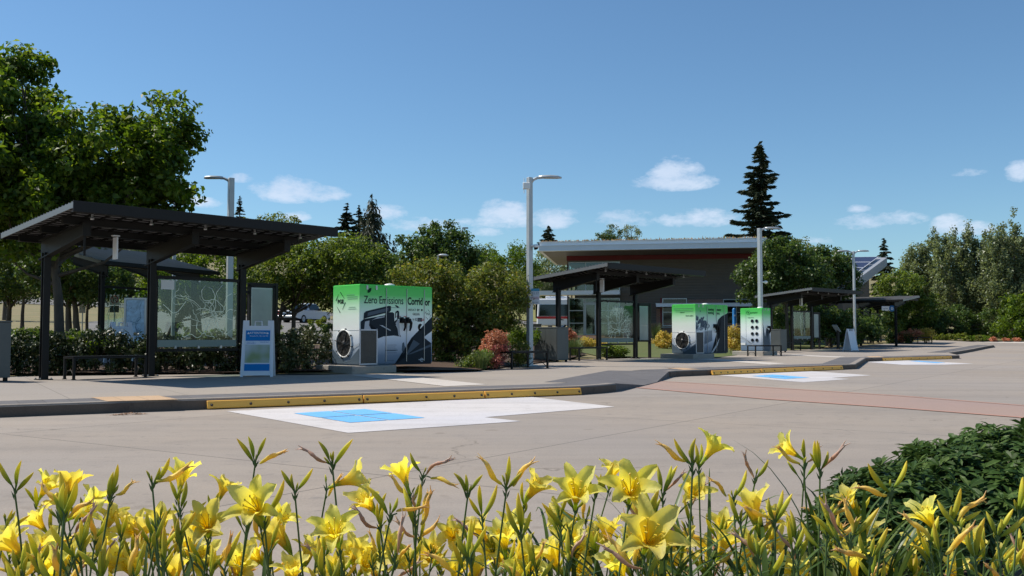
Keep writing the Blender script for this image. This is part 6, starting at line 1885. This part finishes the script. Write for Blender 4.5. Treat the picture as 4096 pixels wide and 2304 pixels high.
def flower_mesh(name, seed, openness):
    rr = random.Random(seed); m = MB()
    for k in range(3): petal(m, 2 * PI * k / 3 + rr.uniform(-.08, .08), .076 * rr.uniform(.92, 1.08), .024, 14, 60 + 60 * openness + rr.uniform(-18, 22), rr, .3)
    for k in range(3): petal(m, 2 * PI * (k + .5) / 3 + rr.uniform(-.08, .08), .078 * rr.uniform(.92, 1.08), .035, 9, 38 + 52 * openness + rr.uniform(-15, 20), rr, 1.0)
    n0 = len(m.v)
    m.cur = 0
    m.tube([(0, 0, -.022), (0, 0, -.008), (0, 0, .012)], [.0032, .004, .0065], 7, True)
    me = m.build(name, PETAL).data
    o = bpy.data.objects[-1] if False else None
    return me


def mesh_of(mb, name, mt):
    o = mb.build(name, mt); me = o.data; bpy.data.objects.remove(o); return me


def mk_flower(seed, op):
    rr = random.Random(seed); m = MB()
    for k in range(3): petal(m, 2 * PI * k / 3 + rr.uniform(-.08, .08), .076 * rr.uniform(.98, 1.14), .0255, 14, 72 + 52 * op + rr.uniform(-18, 22), rr, .3)
    for k in range(3): petal(m, 2 * PI * (k + .5) / 3 + rr.uniform(-.08, .08), .078 * rr.uniform(.98, 1.14), .0335, 9, 46 + 56 * op + rr.uniform(-15, 20), rr, 1.0)
    m.tube([(0, 0, -.022), (0, 0, -.008), (0, 0, .012)], [.0032, .004, .0065], 7, True)
    fl = mesh_of(m, 'petals', PETAL)
    s = MB()
    for k in range(6):
        a = 2 * PI * k / 6 + rr.uniform(-.2, .2); r_ = rr.uniform(.008, .013)
        p = [Vector((0, 0, .005)), Vector((math.cos(a) * r_ * .6, math.sin(a) * r_ * .6, .03)), Vector((math.cos(a) * r_ * 1.3, math.sin(a) * r_ * 1.3 + .004, .052))]
        s.tube(p, .0008, 4, False); s.tube([p[2] - Vector((.002, 0, 0)), p[2] + Vector((.002, 0, .001))], .0014, 5)
    st = mesh_of(s, 'stamens', STAM)
    return fl, st


FLW = [mk_flower(200 + i, o) for i, o in enumerate((.55, .7, .85, 1.0, .35, .6, .2, .9, .75, .45))]


def mk_bud(ln, r, seed, mt, blunt=.5):
    rr = random.Random(seed); m = MB(); n = 9; pts = []; rad = []
    cv = rr.uniform(-.12, .12)
    for i in range(n):
        t_ = i / (n - 1); pts.append((cv * ln * math.sin(t_ * PI), 0, t_ * ln)); rad.append(max(.0006, r * (math.sin(PI * (t_ * .86 + .10)) ** .8) * (1 if t_ < .97 else .4)))
    m.tube(pts, rad, 9)
    V = []
    for i, v in enumerate(m.v[:n * 9]):
        k = i % 9; s = 1 + .10 * math.cos(3 * 2 * PI * k / 9); c = pts[i // 9]; V.append((c[0] + (v[0] - c[0]) * s, c[1] + (v[1] - c[1]) * s, v[2]))
    m.v[:n * 9] = V
    return mesh_of(m, 'bud', mt)


BUDS_G = [mk_bud(.032, .0036, 1, BUDG), mk_bud(.044, .0044, 2, BUDG), mk_bud(.022, .0029, 3, BUDG), mk_bud(.053, .0050, 4, BUDG), mk_bud(.016, .0024, 13, BUDG)]
BUDS_Y = [mk_bud(.062, .0052, 5, BUDY), mk_bud(.070, .0056, 6, BUDY), mk_bud(.056, .0048, 7, BUDY)]


def mk_with(seed, mt, ln=.060, r=.0052, fray=True):
    rr = random.Random(seed); m = MB(); n = 12; pts = []; rad = []
    for i in range(n):
        t_ = i / (n - 1); pts.append((.006 * math.sin(t_ * 4 + seed), .004 * math.sin(t_ * 5), t_ * ln)); rad.append(max(.0014, r * (math.sin(PI * (t_ * .72 + .12)) ** 1.0) * rr.uniform(.82, 1.15)))
    m.tube(pts, rad, 8)
    if fray:
        for k in range(5):
            a = rr.uniform(0, 2 * PI); e = Vector(pts[-1]); d = Vector((math.cos(a) * .5, math.sin(a) * .5, 1)).normalized(); L_ = rr.uniform(.008, .020); b_ = Vector(pts[-3]); m.tube([b_, e + d * L_ * .4, e + d * L_ + Vector((rr.uniform(-.004, .004),) * 3)], [.003, .0016, .0005], 5)
    return mesh_of(m, 'withered_flower', mt)


WIT = [mk_with(1, WITH), mk_with(2, WITH, .066, .0058), mk_with(3, WITH2, .058, .0045), mk_with(4, WITH2, .066, .0038), mk_with(5, WITH, .056, .0048)]
PARTS = {'bud': ('bud', BUDS_G), 'ybud': ('yellow_bud', BUDS_Y), 'with': ('withered_flower', WIT)}


def place_part(name, me, parent, loc, d, roll, sc):
    o = bpy.data.objects.new(name, me); COL.objects.link(o); o.parent = parent; o.location = loc
    q = Vector(d).to_track_quat('Z', 'Y').to_matrix() @ Matrix.Rotation(roll, 3, 'Z'); o.rotation_euler = q.to_euler(); o.scale = (sc, sc, sc)
    return o


ZON = [(0, 420, 'under the plain left kerb'), (420, 850, 'under left yellow rail'), (850, 1250, 'left of the blue square'), (1250, 1750, 'under the blue square'),
       (1750, 2150, 'under the white paint'), (2150, 2500, 'under the white paint tip'), (2500, 2850, 'under the kerb ramp'), (2850, 3250, 'left of the dark shrub'), (3250, 3650, 'before the dark shrub'), (3650, 5000, 'in the right corner')]
ORD = ['first', 'second', 'third', 'fourth', 'fifth', 'sixth', 'seventh', 'eighth', 'ninth', 'tenth', 'eleventh', 'twelfth', 'thirteenth', 'fourteenth', 'fifteenth', 'sixteenth', 'seventeenth', 'eighteenth']
SCAPES = []
NUM = ['no', 'one', 'two', 'three', 'four', 'five', 'six', 'seven', 'eight', 'nine']


def dirv(ang, c):
    a = R(ang); k = math.sqrt(max(0, 1 - c * c)); return Vector((math.sin(a) * k, -c, math.cos(a) * k))


def scape(nx_, ny_, Y, organs, seed, lean=0.0, ylean=0.0, r=.0025, look='buds'):
    rr = random.Random(seed); nd = P(nx_, ny_, Y); base = Vector((nd.x + lean, Y + ylean, .10))
    t = thing('daylily_stalk', None, 'daylily', base, 0, 'daylily stalks in the foreground bed'); H = nd - base
    st = MB(); pts = []
    bend = Vector((rr.uniform(-.02, .02), rr.uniform(-.02, .02), 0))
    for i in range(9):
        k = i / 8; pts.append(Vector((H.x * k ** 1.3, H.y * k, H.z * k)) + bend * math.sin(k * PI))
    st.tube(pts, [r * (1.25 - .45 * i / 8) for i in range(9)], 7)
    for (kind, ang, c, ped, drop, sc) in organs:
        d = dirv(ang, c)
        k = 1 - drop / max(.2, H.z); i = min(7.99, max(0, k * 8)); a0 = pts[int(i)].lerp(pts[int(i) + 1], i - int(i))
        pd = (d + Vector((0, 0, 1.1))).normalized()
        e = a0 + pd * ped * .5 + d * ped * .5
        st.tube([a0, a0 + pd * ped * .5, e], [.0020, .0017, .0016], 6)
        if kind == 'flower' or kind.startswith('flower'):
            v = int(kind[6:]) if kind != 'flower' else rr.randrange(6); fl, sm = FLW[v]; roll = rr.uniform(0, 6.28); b_ = e + d * .016 * sc
            fo = place_part('flower', fl, t, b_, d, roll, sc); so = bpy.data.objects.new('stamens', sm); COL.objects.link(so); so.parent = fo
        else:
            nm, lst = PARTS[kind]; place_part(nm, rr.choice(lst), t, e, (d + Vector((rr.uniform(-.06, .06), rr.uniform(-.06, .06), 0))).normalized(), rr.uniform(0, 6), sc * rr.uniform(.85, 1.15))
    # small bracts at the fork
    for s in (-1, 1):
        b = pts[-1] - Vector((0, 0, rr.uniform(.004, .02))); st.add([b + Vector((0, -.001, 0)), b + Vector((s * .005, 0, .008)), b + Vector((s * .009, 0, .022)), b + Vector((s * .002, .001, .012))], [(0, 1, 2, 3)])
    st.build('stem', STEM, t)
    SCAPES.append((nx_, ny_, t, look)); return t


def rnd_buds(rr, n, spread=28, withp=.14, yp=.3):
    out = []
    for i in range(n):
        a = -spread + 2 * spread * (i + .5) / max(1, n) + rr.uniform(-10, 10); p = rr.random(); kd = 'with' if p < withp else ('ybud' if p < withp + yp else 'bud')
        if kd == 'with': a *= 1.7
        out.append((kd, a, rr.uniform(-.4, .45), rr.uniform(.008, .022), rr.choice([0, 0, .005, .012, .03]), 1.0))
    return out


FL = [(190, 1930, 115, 30, .1), (285, 1915, 125, 0, -.35), (140, 2070, 145, -35, .25), (343, 2034, 155, 62, .1), (379, 1988, 110, 10, -.6), (533, 2110, 135, 0, .8), (731, 1889, 130, 0, -.5),
      (826, 2079, 190, 15, .75), (903, 1934, 125, 20, -.25), (1016, 2011, 200, -8, .82), (641, 2070, 110, 10, .4), (90, 2255, 155, 20, -.3), (203, 2262, 185, 0, .6), (406, 2155, 120, 0, -.7),
      (1075, 2155, 120, -10, -.2), (1413, 1903, 165, 68, 0), (1605, 1880, 140, -25, -.3), (1460, 1993, 135, -30, .5), (1334, 2106, 195, -5, .65), (1808, 2128, 125, -10, .8), (1171, 2265, 160, 0, .2),
      (1501, 2264, 150, 5, .5), (2144, 1935, 135, 30, .3), (2307, 1952, 185, 0, .7), (2528, 1939, 210, 0, .82), (2451, 1867, 115, 10, .1), (2244, 2056, 130, -75, .3), (2280, 2147, 160, -10, .6),
      (2433, 2106, 130, 0, -.2), (2600, 2128, 240, 5, .8), (2465, 2250, 180, -20, .15), (2858, 1776, 155, 38, -.1), (2776, 1957, 145, 0, .8), (3011, 2011, 165, -10, -.2), (3140, 1785, 135, -58, .1),
      (3393, 1984, 135, -28, .2), (3704, 2047, 165, -30, .1), (3668, 2160, 135, -35, .3), (4043, 2232, 150, 0, .4), (3203, 2273, 160, -10, 0),
      (520, 2262, 140, 5, .6), (700, 2262, 150, -10, -.2), (960, 2240, 150, 10, .6), (1340, 2270, 150, 0, .7), (1640, 2250, 140, -20, .5), (1900, 2262, 140, 10, -.3), (2120, 2260, 150, 5, .6),
      (1240, 2190, 120, 20, -.2), (2890, 2090, 130, -10, .3), (3000, 2180, 130, 20, .5), (2050, 2100, 110, 20, .4), (1960, 2190, 120, -30, .7), (300, 2190, 130, 0, .4), (720, 2150, 120, 10, -.3), (40, 2140, 130, 10, .3), (1130, 2060, 110, 40, .2),
      (120, 2190, 120, -20, .3), (460, 2230, 130, 20, .2), (600, 2200, 130, -10, .6), (820, 2230, 130, 15, .3), (1010, 2200, 120, -30, .4), (1420, 2200, 130, 10, .5), (1560, 2170, 120, 30, .3), (1730, 2210, 140, -15, .6),
      (1830, 2270, 130, 0, .4), (2010, 2230, 120, 20, .6), (2200, 2210, 130, -20, .4), (2370, 2160, 130, 10, .5), (2320, 2270, 140, 0, .6), (2560, 2040, 120, -20, .3), (2700, 2230, 140, 15, .5), (2820, 2180, 120, -20, .4),
      (2640, 2280, 130, 10, .3), (2960, 2270, 140, -10, .5), (3090, 2060, 110, 20, .4), (3480, 2120, 120, 10, .3), (3880, 2150, 130, -20, .3), (3820, 2265, 130, 5, .5), (3560, 2260, 130, -10, .4), (240, 1990, 120, -40, .3), (450, 2060, 110, 30, .3)]
rq = random.Random(41)
for _ in range(30): FL.append((rq.uniform(0, 3450), rq.uniform(2110, 2295), rq.uniform(130, 175), rq.uniform(-45, 45), rq.choice([-.3, .1, .3, .6, .8])))
sd = 300
DIRW = lambda a, c: 'facing camera' if c > .6 else ('turned away' if c < -.28 else ('facing right' if a > 25 else ('facing left' if a < -20 else 'facing upwards')))
for (fx, fy, sz, ang, c) in FL:
    sd += 1; rr = random.Random(sd); Y = min(2.75, max(1.7, 395 / sz)); sc = (1.12 if sz > 125 else 1.02) * rr.uniform(.92, 1.10)
    d = dirv(ang, c); ctr = P(fx, fy, Y); ped = .014; nd = ctr - d * (.045 * sc + .016) - (d + Vector((0, 0, 1.1))).normalized() * ped
    # node pixel
    rel = nd - Vector((0, 0, 1)); Fv = Vector((0, math.cos(PITCH), math.sin(PITCH))); Uv = Vector((0, -math.sin(PITCH), math.cos(PITCH))); k = rel.dot(Fv)
    npx = PCX + FPX * rel.x / k; npy = PCY - FPX * rel.dot(Uv) / k
    v = (2, 3, 1, 5, 7, 8)[sd % 6] if c > .6 else (0, 4, 1, 5, 6, 9)[sd % 6]
    org = [('flower%d' % v, ang, c, ped, 0.0, sc)] + rnd_buds(rr, rr.randint(2, 4), 40, .14, .25)
    if rr.random() < .55: org += [(k_, a_ + rr.choice((-28, 28)), c_, p_ + .02, dr + rr.uniform(.05, .09), s_) for (k_, a_, c_, p_, dr, s_) in rnd_buds(rr, 2, 20)]
    scape(npx, npy, nd.y, org, sd, rr.uniform(-.08, .08), rr.uniform(-.05, .12), look='an open flower ' + DIRW(ang, c))
B = [(1020, 1862, 2.25, [('ybud', -32, .1), ('bud', -14, 0), ('bud', 8, 0), ('bud', 22, .1), ('with', 66, .1)]),
     (1330, 1872, 2.15, [('bud', -28, .1), ('bud', -8, 0), ('bud', 6, .2), ('ybud', 34, 0), ('with', -62, .15), ('bud', -40, .2)]),
     (1690, 1915, 2.3, [('bud', 18, 0), ('with', 52, .1), ('with', 105, .2), ('bud', -25, .1)]), (610, 1950, 2.1, [('bud', -22, .1), ('bud', -5, 0), ('bud', 24, .1), ('ybud', 34, .2), ('with', 62, .1)]),
     (440, 2010, 2.0, [('bud', -14, .1), ('bud', 3, 0), ('ybud', 12, .1), ('with', 55, .2), ('bud', 28, 0)]), (60, 1975, 2.2, [('ybud', -26, .1), ('bud', 5, 0), ('ybud', 14, .1), ('bud', 40, 0)]),
     (1870, 1990, 2.2, [('bud', -30, 0), ('bud', -4, 0), ('bud', 18, 0), ('bud', 34, .1)]), (2025, 1965, 2.15, [('with', -42, .1), ('bud', -16, 0), ('bud', -2, .1), ('ybud', 6, 0), ('with', 48, .1), ('bud', 40, .2)]),
     (2770, 1872, 2.0, [('ybud', -32, .0), ('bud', -12, 0), ('bud', 6, .1), ('bud', 22, .1), ('with', -58, .1)]), (2650, 1995, 2.2, [('bud', -10, 0), ('bud', 16, 0), ('ybud', 26, .1), ('with', 40, 0)]),
     (2935, 2010, 2.2, [('bud', -12, 0), ('bud', 10, 0), ('with', -50, .1), ('ybud', 24, 0)]), (3215, 1880, 2.25, [('bud', 2, 0), ('bud', 14, 0), ('with', -54, .1)]),
     (3280, 1900, 2.3, [('bud', -24, 0), ('ybud', -2, 0), ('bud', 22, 0), ('with', 36, .1), ('ybud', -10, .2)]), (3100, 2100, 1.95, [('ybud', 14, 0), ('bud', -14, 0), ('ybud', 30, .1), ('with', -62, .2), ('bud', 5, .3)]),
     (3020, 1930, 2.4, [('with', -18, 0), ('bud', 14, 0), ('bud', 30, .1)]), (3565, 1985, 2.15, [('ybud', -34, 0), ('bud', -3, 0), ('ybud', 26, 0), ('with', -80, .1)]),
     (3800, 2110, 2.0, [('ybud', 20, 0), ('bud', -10, 0), ('bud', 5, .1), ('with', 50, .1), ('ybud', 62, .1)]), (3990, 2160, 1.95, [('ybud', 30, 0), ('bud', -20, 0), ('ybud', 48, .1), ('bud', 10, .1)]),
     (4075, 2060, 2.1, [('ybud', 5, 0), ('bud', -18, .1), ('bud', 22, .1)]), (3400, 2180, 1.9, [('with', 2, 0), ('bud', 22, .1), ('ybud', 38, .1), ('with', -35, .1)]),
     (3480, 2260, 1.9, [('bud', 10, 0), ('bud', -20, 0), ('with', -60, .1), ('ybud', 30, 0)]), (1180, 1980, 2.2, [('bud', -10, 0), ('ybud', 38, .1), ('bud', 12, 0), ('bud', -30, .1)]),
     (1560, 2075, 2.1, [('ybud', -36, .1), ('bud', 0, 0), ('bud', 24, .1), ('with', 70, .1)]), (720, 2060, 2.3, [('bud', -8, 0), ('bud', 10, 0), ('bud', 30, 0)]), (3760, 2230, 1.9, [('ybud', -8, 0), ('bud', 10, .1), ('with', 48, .1)]),
     (2380, 1990, 2.2, [('bud', -14, 0), ('bud', 14, .1), ('ybud', 28, 0)]), (240, 2090, 2.0, [('bud', -45, 0), ('bud', -8, 0), ('bud', 15, 0), ('with', 62, .1)]), (3900, 2250, 2.0, [('ybud', 14, 0), ('bud', -14, 0), ('bud', 36, 0)])]
for (bx, by, Y, og) in B:
    sd += 1; rr = random.Random(sd); scape(bx, by, Y, [(k_, a_, c_, rr.uniform(.010, .024), 0, 1.0) for (k_, a_, c_) in og], sd, rr.uniform(-.07, .07), rr.uniform(-.03, .1), look='%s buds and no flower' % NUM[min(len(og), 9)])
rr = random.Random(77)
for i in range(92):
    bx = rr.uniform(0, 3350) if i < 78 else rr.uniform(3300, 4096); by = rr.uniform(2060, 2330); Y = rr.uniform(1.8, 2.7); sd += 1; r2 = random.Random(sd)
    og = rnd_buds(r2, r2.randint(3, 5), 36, .15, .35)
    if r2.random() < .6: og += [(k_, a_ + r2.choice((-30, 30)), c_, p_ + .018, .05 + dr, s_) for (k_, a_, c_, p_, dr, s_) in rnd_buds(r2, 2, 18)]
    scape(bx, by, Y, og, sd, r2.uniform(-.09, .09), r2.uniform(-.1, .1), look='%s buds and no flower' % NUM[min(len(og), 9)])
groups = {}
for (x, y, t, lk) in sorted(SCAPES, key=lambda s: s[0]):
    z = next(n for a, b, n in ZON if x < b); groups.setdefault((z, lk), []).append((x, y, t))
HW = lambda y: 'tall' if y < 1990 else ('middling' if y < 2140 else 'low')
used = {}
for (z, lk), L_ in groups.items():
    by = {}
    for q_ in L_: by.setdefault(HW(q_[1]), []).append(q_)
    for hw, M_ in by.items():
        for i, (x, y, t) in enumerate(M_):
            t['label'] = '%s daylily with %s, %s%s' % (hw, lk, z, '' if len(M_) == 1 else ', %s from left' % ORD[min(i, 17)])

# strap leaves at the foot of the stalks
LSTR = leaf_mat('lily_strap_leaf', (.05, .095, .018), (.085, .14, .025), (.14, .19, .04), .35, .4)
def strap_clump(x, y, n, h, seed, label):
    rr = random.Random(seed); V = []; F = []
    for _ in range(n):
        a = rr.uniform(0, 2 * PI); d = Vector((math.cos(a), math.sin(a), 0)); s = Vector((-d.y, d.x, 0)); L_ = h * rr.uniform(.7, 1.25); w = rr.uniform(.006, .011); ph = rr.uniform(.05, .35); p = Vector((rr.uniform(-.05, .05), rr.uniform(-.05, .05), 0)); k = 12; cv = rr.uniform(1.0, 2.3); row = []
        for i in range(k):
            t_ = i / (k - 1); ww = w * (1 - t_ ** 2.5) + .0006; row.append((p - s * ww, p + Vector((0, 0, -.003)) * (1 - t_), p + s * ww)); ang = ph + cv * t_ ** 2.2; p = p + (d * math.sin(ang) + Vector((0, 0, math.cos(ang)))) * (L_ / (k - 1))
        i0 = len(V)
        for r_ in row: V += list(r_)
        for i in range(k - 1):
            for j in range(2): q_ = i0 + i * 3 + j; F.append((q_, q_ + 1, q_ + 4, q_ + 3))
    me = mesh_np('daylily_leaves', V, F, True); o = link('daylily_leaves', me, LSTR, None, (x, y, .10)); return tag(o, label, 'leaf clump', 'daylily leaf clumps at the bottom edge')
rr = random.Random(5)
k = 0
WORDS = ['below the kerb at the far left', 'under the yellow rail end', 'left of the blue square', 'below the blue square', 'right of the blue square', 'below the white paint tip', 'below the kerb ramp', 'at the left foot of the dark shrub', 'before the dark shrub', 'in the lower right corner']
for i in range(10):
    bx = 200 + i * 410; Y = rr.uniform(2.1, 2.6); hh = .50 if 2200 < bx < 3700 else .40
    for j in range(1):
        p = P(bx, 2300, Y); strap_clump(p.x, Y, 20 if 2200 < bx < 3700 else 6, hh, 400 + i, 'strap-shaped daylily leaves ' + WORDS[i])
for (bx, Y, hh, lb_) in ((2560, 2.35, .62, 'tallest arching daylily leaves, under the biggest open flower'), (2760, 2.5, .60, 'dark upright daylily leaves right of the biggest open flower'), (3020, 2.2, .52, 'crossing daylily leaves left of the dark shrub'), (3330, 2.6, .62, 'light green daylily leaves over the foot of the dark shrub'), (3560, 2.4, .60, 'thin daylily leaves before the middle of the dark shrub'), (3850, 2.5, .56, 'daylily leaves over the mulch at the lower right')):
    p = P(bx, 2300, Y); strap_clump(p.x, Y, 22, hh * .92, int(bx), lb_)

# the dark glossy shrub
DSH = leaf_mat('glossy_dark_leaf', (.036, .074, .016), (.060, .112, .024), (.11, .17, .04), .25, .5, spec=.2)
rg = np.random.default_rng(99)
els = [ell(3600, 2090, 300, 215, 4.0, .5), ell(3850, 2030, 300, 255, 4.4, .6), ell(4080, 1960, 280, 240, 4.7, .6), ell(4250, 1950, 250, 250, 4.8, .6), ell(3420, 2120, 150, 150, 3.8, .35), ell(3780, 1860, 110, 90, 4.6, .4), ell(4000, 1810, 160, 95, 4.8, .4), ell(3560, 1970, 170, 80, 4.2, .4)]
cl = crown_clusters(els, 1700, .05, rg, .78)
cl = cl[(cl[:, 2] > .16)]
stray = crown_clusters(els, 60, .05, rg, .98); stray[:, :3] += rg.normal(size=(60, 3)) * .022; cl = np.concatenate([cl, stray[stray[:, 2] > .3]], 0)
# rosettes of long leaves at each twig end
C = []; D = []; Nn = []
e0 = np.array(els)
for c in cl:
    j = np.argmin(((c[:3] - e0[:, :3]) ** 2 / e0[:, 3:6] ** 2).sum(1)); ax = (c[:3] - e0[j, :3]) / e0[j, 3:6] ** 2; ax = ax / np.linalg.norm(ax) + np.array([0, 0, .5]) + rg.normal(size=3) * .25; ax /= np.linalg.norm(ax)
    u = np.cross(ax, [0.3, .1, 1]); u /= np.linalg.norm(u); v = np.cross(ax, u)
    nl_ = rg.integers(8, 13)
    for i in range(nl_):
        a = 2.4 * i + rg.random(); el_ = rg.uniform(-.25, .6); dd_ = (u * math.cos(a) + v * math.sin(a)) * math.cos(el_) + ax * math.sin(el_); C.append(c[:3] + dd_ * .038 - ax * rg.uniform(0, .04)); D.append(dd_); nn = ax - dd_ * ax.dot(dd_); Nn.append(nn / (np.linalg.norm(nn) + 1e-6))
C = np.array(C); D = np.array(D); Nn = np.array(Nn); n = len(C); Lf = rg.uniform(.055, .085, n); Wf = Lf * rg.uniform(.30, .40, n)
# leaf with a folded midrib and drooping tip: 8 vertices
S = np.cross(D, Nn); S = unit(S); Z_ = Nn
def pt(a, s, z): return C + D * (Lf * a)[:, None] + S * (Wf * s)[:, None] + Z_ * (Lf * z)[:, None]
Vv = np.stack([pt(-.5, 0, 0), pt(-.15, .42, .06), pt(-.15, 0, .0), pt(-.15, -.42, .06), pt(.2, .46, .03), pt(.2, 0, -.03), pt(.2, -.46, .03), pt(.52, 0, -.14)], 1).reshape(-1, 3)
Fq = [];
base_i = np.arange(n)[:, None] * 8
quad = np.array([[1, 4, 5, 2], [2, 5, 6, 3]]); q4 = (base_i[:, None, :] + quad[None]).reshape(-1, 4)
tri = np.array([[0, 1, 2, 2], [0, 2, 3, 3], [4, 7, 5, 5], [5, 7, 6, 6]])
faces = [tuple(f) for f in q4.tolist()] + [tuple(dict.fromkeys(f)) for f in (base_i[:, None, :] + tri[None]).reshape(-1, 4).tolist()]
bs = Vector((2.0, 4.4, .10)); t = thing('glossy_shrub', 'dense glossy dark green shrub at the lower right, in the foreground', 'shrub', bs)
me = mesh_np('foliage', Vv - np.array(bs), faces, False); link('foliage', me, DSH, t)
st = MB()
rr = random.Random(8)
for i in range(60):
    c = Vector(cl[rr.randrange(len(cl)), :3]) - bs; b_ = Vector((c.x * .75 + rr.uniform(-.05, .05), c.y * .6, -.02)); st.tube([b_, b_.lerp(c, .5) + Vector((0, 0, .04)), c], [.010, .007, .003], 5)
st.build('stems', BARK, t)

# leaf litter against the nearest kerb
LIT = leaf_mat('leaf_litter', (.30, .17, .10), (.42, .26, .16), (.20, .12, .08), .1, .7)
q0 = at(455, 1661, 0); q1 = at(585, 1656, 0); V = []; F = []
for i in range(240):
    u = rr.random(); c = q0.lerp(q1, u) + Vector((rr.gauss(0, .03), -abs(rr.gauss(0, .035)), .006 + rr.random() * .025 * (1 - abs(2 * u - 1)))); a = rr.uniform(0, PI); s = rr.uniform(.008, .02); x = Vector((math.cos(a), math.sin(a), rr.uniform(-.4, .4))) * s; y = Vector((-math.sin(a), math.cos(a), rr.uniform(-.4, .4))) * s * .6; k = len(V); V += [c - x, c + y, c + x, c - y]; F.append((k, k + 1, k + 2, k + 3))
o = link('leaf_litter', mesh_np('leaf_litter', V, F), LIT); tag(o, 'small pile of dry brown leaves against the nearest kerb', 'leaf litter', kind='stuff')
